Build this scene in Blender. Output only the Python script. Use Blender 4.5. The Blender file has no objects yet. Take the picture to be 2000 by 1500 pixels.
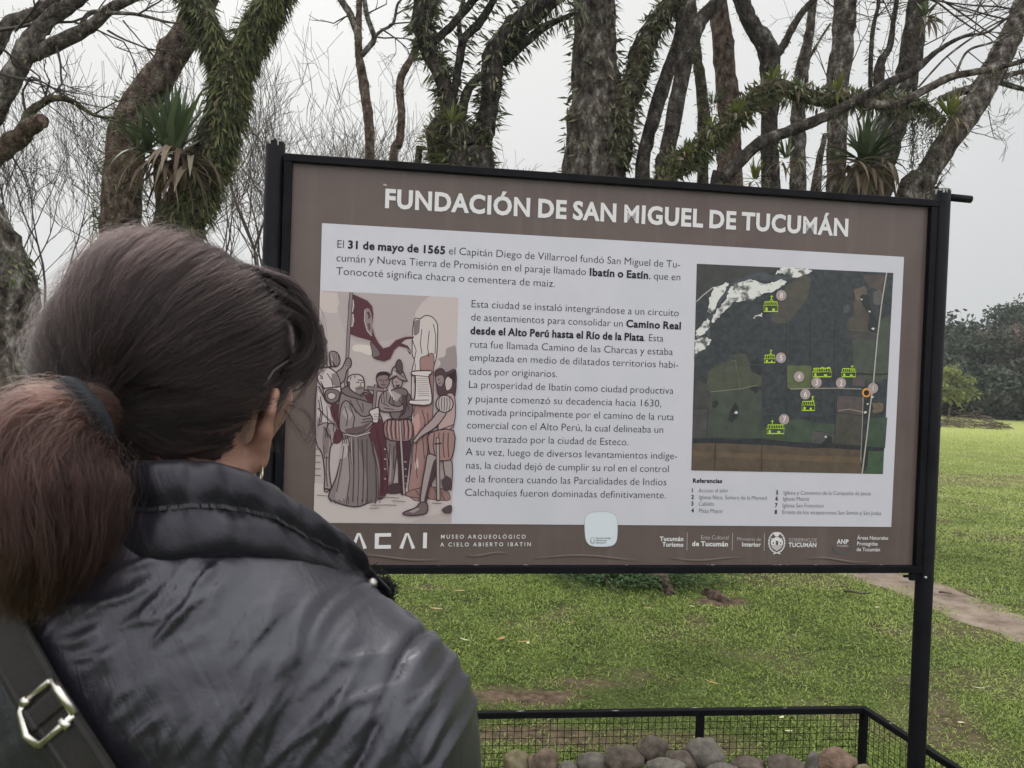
import bpy, math, random, struct
import numpy as np
from mathutils import Vector, Matrix, noise as mnoise
from mathutils.geometry import tessellate_polygon
from mathutils.bvhtree import BVHTree

SC = bpy.context.scene
COL = SC.collection
R = math.radians

# ------------------------------------------------------------------ camera
FPX, CX, CY = 1480.0, 1000.0, 750.0          # focal length and centre in photo pixels (2000 x 1500)
PITCH, ROLL = 0.0179, 0.0351
CAM = Vector((0.0, 0.0, 1.52))
FW = Vector((0, math.cos(PITCH), -math.sin(PITCH)))
_up = Vector((0, math.sin(PITCH), math.cos(PITCH)))
_rt = Vector((1, 0, 0))
RT = _rt * math.cos(ROLL) + _up * math.sin(ROLL)
UP = _up * math.cos(ROLL) - _rt * math.sin(ROLL)
cam = bpy.data.cameras.new('camera')
cam.sensor_width = 36.0
cam.lens = 36.0 * FPX / 2000.0
cam.clip_start = 0.02
cam.clip_end = 2000.0
cam.dof.use_dof = True
cam.dof.focus_distance = 2.25
cam.dof.aperture_fstop = 20.0
camo = bpy.data.objects.new('camera', cam)
COL.objects.link(camo)
camo.matrix_world = Matrix(((RT.x, UP.x, -FW.x, CAM.x), (RT.y, UP.y, -FW.y, CAM.y), (RT.z, UP.z, -FW.z, CAM.z), (0, 0, 0, 1)))
SC.camera = camo

# ------------------------------------------------------------------ overcast sky, soft sun, exposure
SUN_EL, SUN_AZ = R(48), R(-28)               # azimuth from +Y towards +X
SUND = Vector((math.sin(SUN_AZ) * math.cos(SUN_EL), math.cos(SUN_AZ) * math.cos(SUN_EL), math.sin(SUN_EL)))
W = bpy.data.worlds.new('World')
SC.world = W
W.use_nodes = True
nt = W.node_tree
nt.nodes.clear()
def wn(t, **k):
    n = nt.nodes.new(t)
    for a, b in k.items(): setattr(n, a, b)
    return n
out = wn('ShaderNodeOutputWorld'); bg = wn('ShaderNodeBackground')
sky = wn('ShaderNodeTexSky', sky_type='NISHITA', sun_disc=False)
sky.sun_elevation = SUN_EL
sky.sun_rotation = SUN_AZ
sky.air_density = 1.0; sky.dust_density = 4.0
hsv = wn('ShaderNodeHueSaturation'); hsv.inputs['Saturation'].default_value = 0.25; hsv.inputs['Value'].default_value = 0.27
tc = wn('ShaderNodeTexCoord')
sep = wn('ShaderNodeSeparateXYZ')
dot = wn('ShaderNodeVectorMath', operation='DOT_PRODUCT'); dot.inputs[1].default_value = SUND
rz = wn('ShaderNodeValToRGB')                # cloud deck: darker to the horizon, brighter overhead
rz.color_ramp.elements[0].position = 0.0; rz.color_ramp.elements[0].color = (.60, .61, .62, 1)
rz.color_ramp.elements[1].position = 1.0; rz.color_ramp.elements[1].color = (2.5, 2.5, 2.53, 1)
_e = rz.color_ramp.elements.new(.46); _e.color = (.72, .725, .73, 1)
rs = wn('ShaderNodeValToRGB')                # brighter cloud around the hidden sun; sky behind the camera raised as added fill
rs.color_ramp.elements[0].position = 0.0; rs.color_ramp.elements[0].color = (1.9, 1.9, 1.92, 1)
rs.color_ramp.elements[1].position = 1.0; rs.color_ramp.elements[1].color = (1.14, 1.13, 1.09, 1)
_e = rs.color_ramp.elements.new(.22); _e.color = (.79, .805, .82, 1)
nz = wn('ShaderNodeTexNoise'); nz.inputs['Scale'].default_value = 2.2; nz.inputs['Detail'].default_value = 5
rn = wn('ShaderNodeMapRange'); rn.inputs[3].default_value = 0.88; rn.inputs[4].default_value = 1.10
mul = wn('ShaderNodeMixRGB', blend_type='MULTIPLY'); mul.inputs[0].default_value = 1
mul2 = wn('ShaderNodeVectorMath', operation='SCALE')
mix = wn('ShaderNodeMixRGB'); mix.inputs[0].default_value = 0.82
scl = wn('ShaderNodeVectorMath', operation='SCALE'); scl.inputs['Scale'].default_value = 7.8
L = nt.links.new
L(sky.outputs[0], hsv.inputs['Color']); L(tc.outputs['Generated'], sep.inputs[0]); L(tc.outputs['Generated'], dot.inputs[0])
L(sep.outputs[2], rz.inputs[0]); L(dot.outputs['Value'], rs.inputs[0]); L(tc.outputs['Generated'], nz.inputs['Vector'])
L(nz.outputs[0], rn.inputs[0]); L(rz.outputs[0], mul.inputs[1]); L(rs.outputs[0], mul.inputs[2])
L(mul.outputs[0], mul2.inputs[0]); L(rn.outputs[0], mul2.inputs['Scale']); L(mul2.outputs[0], scl.inputs[0])
L(hsv.outputs[0], mix.inputs[1]); L(scl.outputs[0], mix.inputs[2]); L(mix.outputs[0], bg.inputs[0])
bg.inputs[1].default_value = 0.12
L(bg.outputs[0], out.inputs[0])
sl = bpy.data.lights.new('sun', 'SUN'); sl.energy = 0.9; sl.angle = R(25); sl.color = (1, .97, .92)
so = bpy.data.objects.new('sun', sl); COL.objects.link(so)
so.rotation_euler = (-SUND).to_track_quat('-Z', 'Y').to_euler()
VS = SC.view_settings
VS.view_transform = 'Standard'; VS.look = 'None'; VS.exposure = 0.5; VS.gamma = 1.0
SC.cycles.max_bounces = 6; SC.cycles.diffuse_bounces = 3; SC.cycles.transparent_max_bounces = 8
SC.cycles.use_denoising = True

# ------------------------------------------------------------------ helpers
def ray(px, py): return FW + RT * ((px - CX) / FPX) + UP * ((CY - py) / FPX)
def P(px, py, d): return CAM + ray(px, py) * d                     # photo pixel at a depth -> the place it shows
def G(px, py, z=0.0):                                              # photo pixel on a horizontal plane
    r = ray(px, py); return CAM + r * ((z - CAM.z) / r.z)
def base_px(px, d): return P(px, CY, d)

def lin(c): return tuple(((v / 255) / 12.92 if v / 255 <= .04045 else ((v / 255 + .055) / 1.055) ** 2.4) for v in c)

def mat(name, cols, rough=.7, scale=6.0, detail=6.0, bump=0.0, bscale=None, spec=.3, metal=0.0, stretch=None, ramp=None, sheen=0, coat=0, bdist=.01, rough2=None):
    """principled material; cols: one linear colour or several blended by object-space noise"""
    m = bpy.data.materials.new(name); m.use_nodes = True
    t = m.node_tree; b = t.nodes['Principled BSDF']
    b.inputs['Roughness'].default_value = rough
    b.inputs['Specular IOR Level'].default_value = spec
    b.inputs['Metallic'].default_value = metal
    if sheen: b.inputs['Sheen Weight'].default_value = sheen
    if coat: b.inputs['Coat Weight'].default_value = coat; b.inputs['Coat Roughness'].default_value = .15
    tcn = t.nodes.new('ShaderNodeTexCoord'); vec = tcn.outputs['Object']
    if stretch:
        mp = t.nodes.new('ShaderNodeMapping'); mp.inputs['Scale'].default_value = stretch
        t.links.new(vec, mp.inputs[0]); vec = mp.outputs[0]
    if not isinstance(cols[0], (tuple, list)): cols = [cols]
    if len(cols) == 1: b.inputs['Base Color'].default_value = (*cols[0], 1)
    else:
        n = t.nodes.new('ShaderNodeTexNoise'); n.inputs['Scale'].default_value = scale; n.inputs['Detail'].default_value = detail
        n.inputs['Roughness'].default_value = .65
        cr = t.nodes.new('ShaderNodeValToRGB'); e = cr.color_ramp.elements
        pos = ramp or [.32 + .36 * i / (len(cols) - 1) for i in range(len(cols))]
        while len(e) < len(cols): e.new(.5)
        for i, c in enumerate(cols): e[i].position = pos[i]; e[i].color = (*c, 1)
        t.links.new(vec, n.inputs['Vector']); t.links.new(n.outputs[0], cr.inputs[0]); t.links.new(cr.outputs[0], b.inputs['Base Color'])
        if rough2 is not None:
            mr = t.nodes.new('ShaderNodeMapRange'); mr.inputs[3].default_value = rough; mr.inputs[4].default_value = rough2
            t.links.new(n.outputs[0], mr.inputs[0]); t.links.new(mr.outputs[0], b.inputs['Roughness'])
    if bump:
        n2 = t.nodes.new('ShaderNodeTexNoise'); n2.inputs['Scale'].default_value = bscale or scale * 4; n2.inputs['Detail'].default_value = 6
        bp = t.nodes.new('ShaderNodeBump'); bp.inputs['Strength'].default_value = bump; bp.inputs['Distance'].default_value = bdist
        t.links.new(vec, n2.inputs['Vector']); t.links.new(n2.outputs[0], bp.inputs['Height']); t.links.new(bp.outputs[0], b.inputs['Normal'])
    return m

def tag(o, label=None, cat=None, group=None, kind=None):
    if label: o['label'] = label
    if cat: o['category'] = cat
    if group: o['group'] = group
    if kind: o['kind'] = kind
    return o
def empty(name, loc=(0, 0, 0), label=None, cat=None, group=None):
    o = bpy.data.objects.new(name, None); COL.objects.link(o); o.location = loc
    o.empty_display_size = .1
    return tag(o, label, cat, group)

class MB:
    """collects shapes into one mesh"""
    def __init__(s): s.v = []; s.f = []; s.m = []; s.sm = []
    def add(s, v, f, mi=0, smooth=True):
        k = len(s.v); s.v += [tuple(p) for p in v]; s.f += [tuple(i + k for i in q) for q in f]
        s.m += [mi] * len(f); s.sm += [smooth] * len(f)
    def box(s, c, sx, sy, sz, ax=None, mi=0):
        ax = ax or (Vector((1, 0, 0)), Vector((0, 1, 0)), Vector((0, 0, 1))); c = Vector(c)
        v = [c + ax[0] * (a * sx / 2) + ax[1] * (b * sy / 2) + ax[2] * (d * sz / 2) for a in (-1, 1) for b in (-1, 1) for d in (-1, 1)]
        s.add(v, [(0, 1, 3, 2), (4, 6, 7, 5), (0, 4, 5, 1), (2, 3, 7, 6), (0, 2, 6, 4), (1, 5, 7, 3)], mi, False)
    def bar(s, a, b, w, h, up=Vector((0, 0, 1)), mi=0):
        a, b = Vector(a), Vector(b); d = (b - a); l = d.length; d.normalize()
        x = d.cross(up).normalized(); u = x.cross(d).normalized()
        s.box((a + b) / 2, l, w, h, (d, x, u), mi)
    def tube(s, pts, rad, n=8, mi=0, cap=True, jit=0.0, seed=0.0):
        pts = [Vector(p) for p in pts]
        if not isinstance(rad, (list, tuple)): rad = [rad] * len(pts)
        v = []; prev = None
        for i, p in enumerate(pts):
            d = (pts[min(i + 1, len(pts) - 1)] - pts[max(i - 1, 0)]).normalized()
            if prev is None:
                x = d.cross(Vector((0, 1, 0)))
                if x.length < .1: x = d.cross(Vector((1, 0, 0)))
            else: x = prev - d * prev.dot(d)
            x.normalize(); prev = x; y = d.cross(x)
            for k in range(n):
                a = 2 * math.pi * k / n
                o = x * math.cos(a) + y * math.sin(a); r = rad[i]
                if jit:
                    q = p + o * r
                    r *= 1 + jit * (mnoise.noise(q * (1.1 / max(r, .02)) * .35 + Vector((seed, 0, 0))) + .6 * mnoise.noise(q * (3.0 / max(r, .02)) * .35))
                v.append(p + o * r)
        f = [(i * n + k, i * n + (k + 1) % n, (i + 1) * n + (k + 1) % n, (i + 1) * n + k) for i in range(len(pts) - 1) for k in range(n)]
        if cap: f += [tuple(range(n - 1, -1, -1)), tuple((len(pts) - 1) * n + k for k in range(n))]
        s.add(v, f, mi)
    def build(s, name, mats, parent=None, loc=None):
        me = bpy.data.meshes.new(name); me.from_pydata(s.v, [], s.f)
        for m in (mats if isinstance(mats, (list, tuple)) else [mats]): me.materials.append(m)
        me.polygons.foreach_set('material_index', s.m); me.polygons.foreach_set('use_smooth', s.sm); me.update()
        o = bpy.data.objects.new(name, me); COL.objects.link(o)
        if parent is not None: adopt(o, parent)
        return o
def adopt(o, parent):
    o.parent = parent
    o.matrix_parent_inverse = Matrix.Translation(parent.location).inverted() if parent.type == 'EMPTY' else Matrix()
    return o
def np_mesh(name, V, F, mats, parent=None, mi=None, smooth=True, attr=None):
    """V (n,3), F (m,k) arrays -> mesh object"""
    me = bpy.data.meshes.new(name); k = F.shape[1]
    me.vertices.add(len(V)); me.vertices.foreach_set('co', np.asarray(V, np.float32).ravel())
    me.loops.add(F.size); me.loops.foreach_set('vertex_index', np.asarray(F, np.int32).ravel())
    me.polygons.add(len(F)); me.polygons.foreach_set('loop_start', np.arange(0, F.size, k, dtype=np.int32))
    me.polygons.foreach_set('use_smooth', np.full(len(F), smooth))
    for m in (mats if isinstance(mats, (list, tuple)) else [mats]): me.materials.append(m)
    if mi is not None: me.polygons.foreach_set('material_index', np.asarray(mi, np.int32))
    for nm, a in (attr or {}).items():
        at = me.attributes.new(nm, 'FLOAT', 'POINT'); at.data.foreach_set('value', np.asarray(a, np.float32))
    me.update(calc_edges=True); me.validate()
    o = bpy.data.objects.new(name, me); COL.objects.link(o)
    if parent is not None: adopt(o, parent)
    return o
def crom(pts, n):
    """Catmull-Rom through rows of an array, n samples per span"""
    p = np.asarray(pts, float); p = np.vstack([2 * p[0] - p[1], p, 2 * p[-1] - p[-2]]); out = []
    for i in range(1, len(p) - 2):
        for k in range(n):
            t = k / n; a, b, c, d = p[i - 1:i + 3]
            out.append(.5 * (2 * b + (c - a) * t + (2 * a - 5 * b + 4 * c - d) * t * t + (3 * b - a - 3 * c + d) * t ** 3))
    out.append(p[-2]); return np.array(out)
def unit(a): return a / (np.linalg.norm(a, axis=-1, keepdims=True) + 1e-9)
# ------------------------------------------------------------------ the information board
PSI = 0.1369
SO = Vector((-.5312, 2.0715, 1.52 + .3838))                        # top left corner of the white print
SU = Vector((math.cos(PSI), math.sin(PSI), 0)); SN = Vector((math.sin(PSI), -math.cos(PSI), 0)); SV = Vector((0, 0, 1))
def S(u, v, w=0.0): return SO + SU * u + SV * v + SN * w
def uv(px, py):                                                    # photo pixel -> place on the board
    r = ray(px, py); t = (SO - CAM).dot(SN) / r.dot(SN); q = CAM + r * t - SO
    return q.dot(SU), q.z
PK = .74
def pc(*c): return tuple(min(.85, v / PK) for v in lin(c))         # ink colours
def ink(name, c, rough=.42):
    m = mat(name, [c], rough=rough, spec=.18); return m
BU0, BU1, BV0, BV1 = -.0837, 1.7958, -.9378, .1569
black_steel = mat('black_painted_steel', [(.003, .003, .004), (.007, .007, .009), (.004, .004, .005)], rough=.42, scale=9, bump=.25, bscale=160, bdist=.002, spec=.09, rough2=.6)
chipped = mat('chipped_primer', [(.30, .29, .27), (.42, .41, .38), (.08, .05, .035)], rough=.8, scale=60)
brown_print = mat('brown_print', [pc(74, 63, 60), pc(83, 72, 68), pc(79, 68, 64)], rough=.36, scale=2.2, spec=.28, bump=.06, bscale=7, bdist=.01)
t = brown_print.node_tree                                           # faint rain streaks down the print
_b = t.nodes['Principled BSDF']; _src = _b.inputs['Base Color'].links[0].from_socket
_tc = t.nodes.new('ShaderNodeTexCoord'); _mp = t.nodes.new('ShaderNodeMapping'); _mp.inputs['Scale'].default_value = (22, 22, .8)
_n = t.nodes.new('ShaderNodeTexNoise'); _n.inputs['Scale'].default_value = 1.6; _n.inputs['Detail'].default_value = 4
_r = t.nodes.new('ShaderNodeMapRange'); _r.inputs[1].default_value = .52; _r.inputs[2].default_value = .8; _r.inputs[3].default_value = 0; _r.inputs[4].default_value = .22
_m = t.nodes.new('ShaderNodeMixRGB'); _m.inputs[2].default_value = (*pc(112, 99, 94), 1)
t.links.new(_tc.outputs['Object'], _mp.inputs[0]); t.links.new(_mp.outputs[0], _n.inputs['Vector']); t.links.new(_n.outputs[0], _r.inputs[0])
t.links.new(_r.outputs[0], _m.inputs[0]); t.links.new(_src, _m.inputs[1]); t.links.new(_m.outputs[0], _b.inputs['Base Color'])
white_print = mat('white_print', [pc(166, 163, 169), pc(170, 168, 174), pc(165, 165, 170)], rough=.36, scale=3, spec=.28)
ink_black = ink('ink_black', pc(24, 24, 27)); ink_grey = ink('ink_grey', pc(70, 74, 78))
ink_white = ink('ink_white', pc(186, 184, 184)); ink_pale = ink('ink_pale', pc(158, 153, 152))

board = empty('information_board', S(.86, 0) * 1.0, 'brown and white information board with a black steel frame standing over the mesh planter', 'sign')
board.location = (S(.86, 0).x, S(.86, 0).y, 0)
AX = (SU, SN, SV)
b = MB()                                                            # the panel, slightly wavy along its bottom edge
N = 60
vs = []; fs = []
for j in range(13):
    for i in range(N + 1):
        u = BU0 + (BU1 - BU0) * i / N; v = BV0 + (BV1 - BV0) * j / 12
        vs.append(S(u, v, 0))
fs = [(j * (N + 1) + i, j * (N + 1) + i + 1, (j + 1) * (N + 1) + i + 1, (j + 1) * (N + 1) + i) for j in range(12) for i in range(N)]
b.add(vs, fs); b.box(S((BU0 + BU1) / 2, (BV0 + BV1) / 2, -.008), BU1 - BU0, .012, BV1 - BV0, AX)
b.build('panel', brown_print, board)
b = MB()
for u, v, w in [(.10, -.915, .25), (.42, -.905, .12), (.62, -.914, .30), (1.02, -.917, .22), (1.45, -.921, .2)]:    # creased film lifting at the lower edge
    pts = [(u + w * k / 10, v + .006 * math.sin(k * .5 + u * 9) - .004 * k / 10) for k in range(11)]
    V = []; 
    for k, (a, c) in enumerate(pts):
        h = .003 * math.sin(math.pi * k / 10)
        V += [S(a, c + .004, .0012), S(a, c, .0012 + h), S(a, c - .0035, .0012)]
    b.add(V, [(3 * k + q, 3 * k + q + 1, 3 * k + q + 4, 3 * k + q + 3) for k in range(10) for q in (0, 1)])
b.build('film_crease', brown_print, board)
b = MB()
rnd = random.Random(5)
for k in range(16):
    u = rnd.uniform(.1, BU1 - .02); l = rnd.uniform(.004, .02)
    b.add([S(u, BV0 + .0005, .0022), S(u + l, BV0 + .0005, .0022), S(u + l * .8, BV0 + rnd.uniform(.001, .0025), .0022), S(u + l * .3, BV0 + rnd.uniform(.0012, .003), .0022)], [(0, 1, 2, 3)], 0, False)
uu, vv_ = uv(751, 362)
b.add([S(uu - .004, vv_, .002), S(uu + .006, vv_ - .003, .002), S(uu + .007, vv_ + .001, .004), S(uu - .002, vv_ + .004, .002)], [(0, 1, 2, 3)], 0, False)
b.build('paint_chip', ink_pale, board)
FT = .021
b = MB()                                                            # frame of flat bars, mitred by butting
b.box(S((BU0 + BU1) / 2, BV1 + FT / 2 - .001, .001), BU1 - BU0 + 2 * FT, .036, FT, AX)
b.box(S((BU0 + BU1) / 2, BV0 - FT / 2 + .001, .001), BU1 - BU0 + 2 * FT, .036, FT, AX)
b.box(S(BU0 - FT / 2 + .001, (BV0 + BV1) / 2, .0005), FT, .033, BV1 - BV0 - .001, AX)
b.box(S(BU1 + FT / 2 - .001, (BV0 + BV1) / 2, .0005), FT, .033, BV1 - BV0 - .001, AX)
fr = b.build('frame', black_steel, board)
bv = fr.modifiers.new('bevel', 'BEVEL'); bv.width = .002; bv.segments = 2
PR = .0255
def post(u, chips):
    c = S(u, 0, -.004); top = SO.z + BV1 + FT + .036
    b = MB(); n = 28; prof = [(PR, 0), (PR, top - .004), (PR - .003, top), (PR - .006, top), (PR - .006, top - .02)]
    V = [(c.x + r * math.cos(2 * math.pi * k / n), c.y + r * math.sin(2 * math.pi * k / n), z) for r, z in prof for k in range(n)]
    F = [(i * n + k, i * n + (k + 1) % n, (i + 1) * n + (k + 1) % n, (i + 1) * n + k) for i in range(len(prof) - 1) for k in range(n)]
    F.append(tuple(range(4 * n, 5 * n))); b.add(V, F)
    o = b.build('post', black_steel, board)
    b = MB(); r_ = random.Random(chips)
    for k in range(26):                                             # flakes of paint gone round the rim
        a = r_.uniform(-2.9, .2); l = r_.uniform(.05, .28); h = r_.uniform(.002, .009) * (2.2 if r_.random() < .2 else 1); rr = PR + .0006
        b.add([(c.x + rr * math.cos(a + l * q / 3), c.y + rr * math.sin(a + l * q / 3), top - .002 - (0 if e == 0 else h * r_.uniform(.5, 1))) for q in range(4) for e in (0, 1)],
              [(2 * q, 2 * q + 1, 2 * q + 3, 2 * q + 2) for q in range(3)], 0, False)
        b.add([(c.x + rr_ * math.cos(a + l * q / 3), c.y + rr_ * math.sin(a + l * q / 3), top + .0008) for q in range(4) for rr_ in (PR - .003, PR - .0065)],
              [(2 * q, 2 * q + 1, 2 * q + 3, 2 * q + 2) for q in range(3)], 0, False)
    ch = b.build('bare_rim', chipped, o)
    return c, top
post(BU0 - FT - .026, 3)
pcn, ptop = post(BU1 + FT + .024, 9)
b = MB()                                                            # stub of pipe sticking out of the right post
e0 = pcn + SU * .02; e1 = pcn + SU * .098; zz = ptop - .021
b.tube([(e0.x, e0.y, zz), (e1.x, e1.y, zz - .002), (e1.x + .001, e1.y, zz - .002)], [.0115, .0115, .009], 16)
b.build('pipe_stub', black_steel, board)
b = MB()                                                            # hinge tab and bolt under the lower corner
q = S(BU1 + FT * .3, BV0 - FT - .012, .002); b.box(q, .03, .012, .026, AX); b.bar(S(BU1 - .03, BV0 - FT - .012, .004), S(BU1 + .02, BV0 - FT - .012, .004), .007, .007)
b.build('bracket', black_steel, board)
b = MB(); q = S(BU1 + FT + .006, BV0 - FT - .010, .022); b.tube([q, q + SN * .006], .004, 8); b.build('bolt', mat('zinc_bolt', [(.5, .5, .5)], rough=.35, metal=.9), board)
for sx in (0,):
    b = MB(); q = S(BU0 - FT * .3, BV0 - FT - .012, .002); b.box(q, .03, .012, .026, AX); b.build('bracket', black_steel, board)

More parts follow.
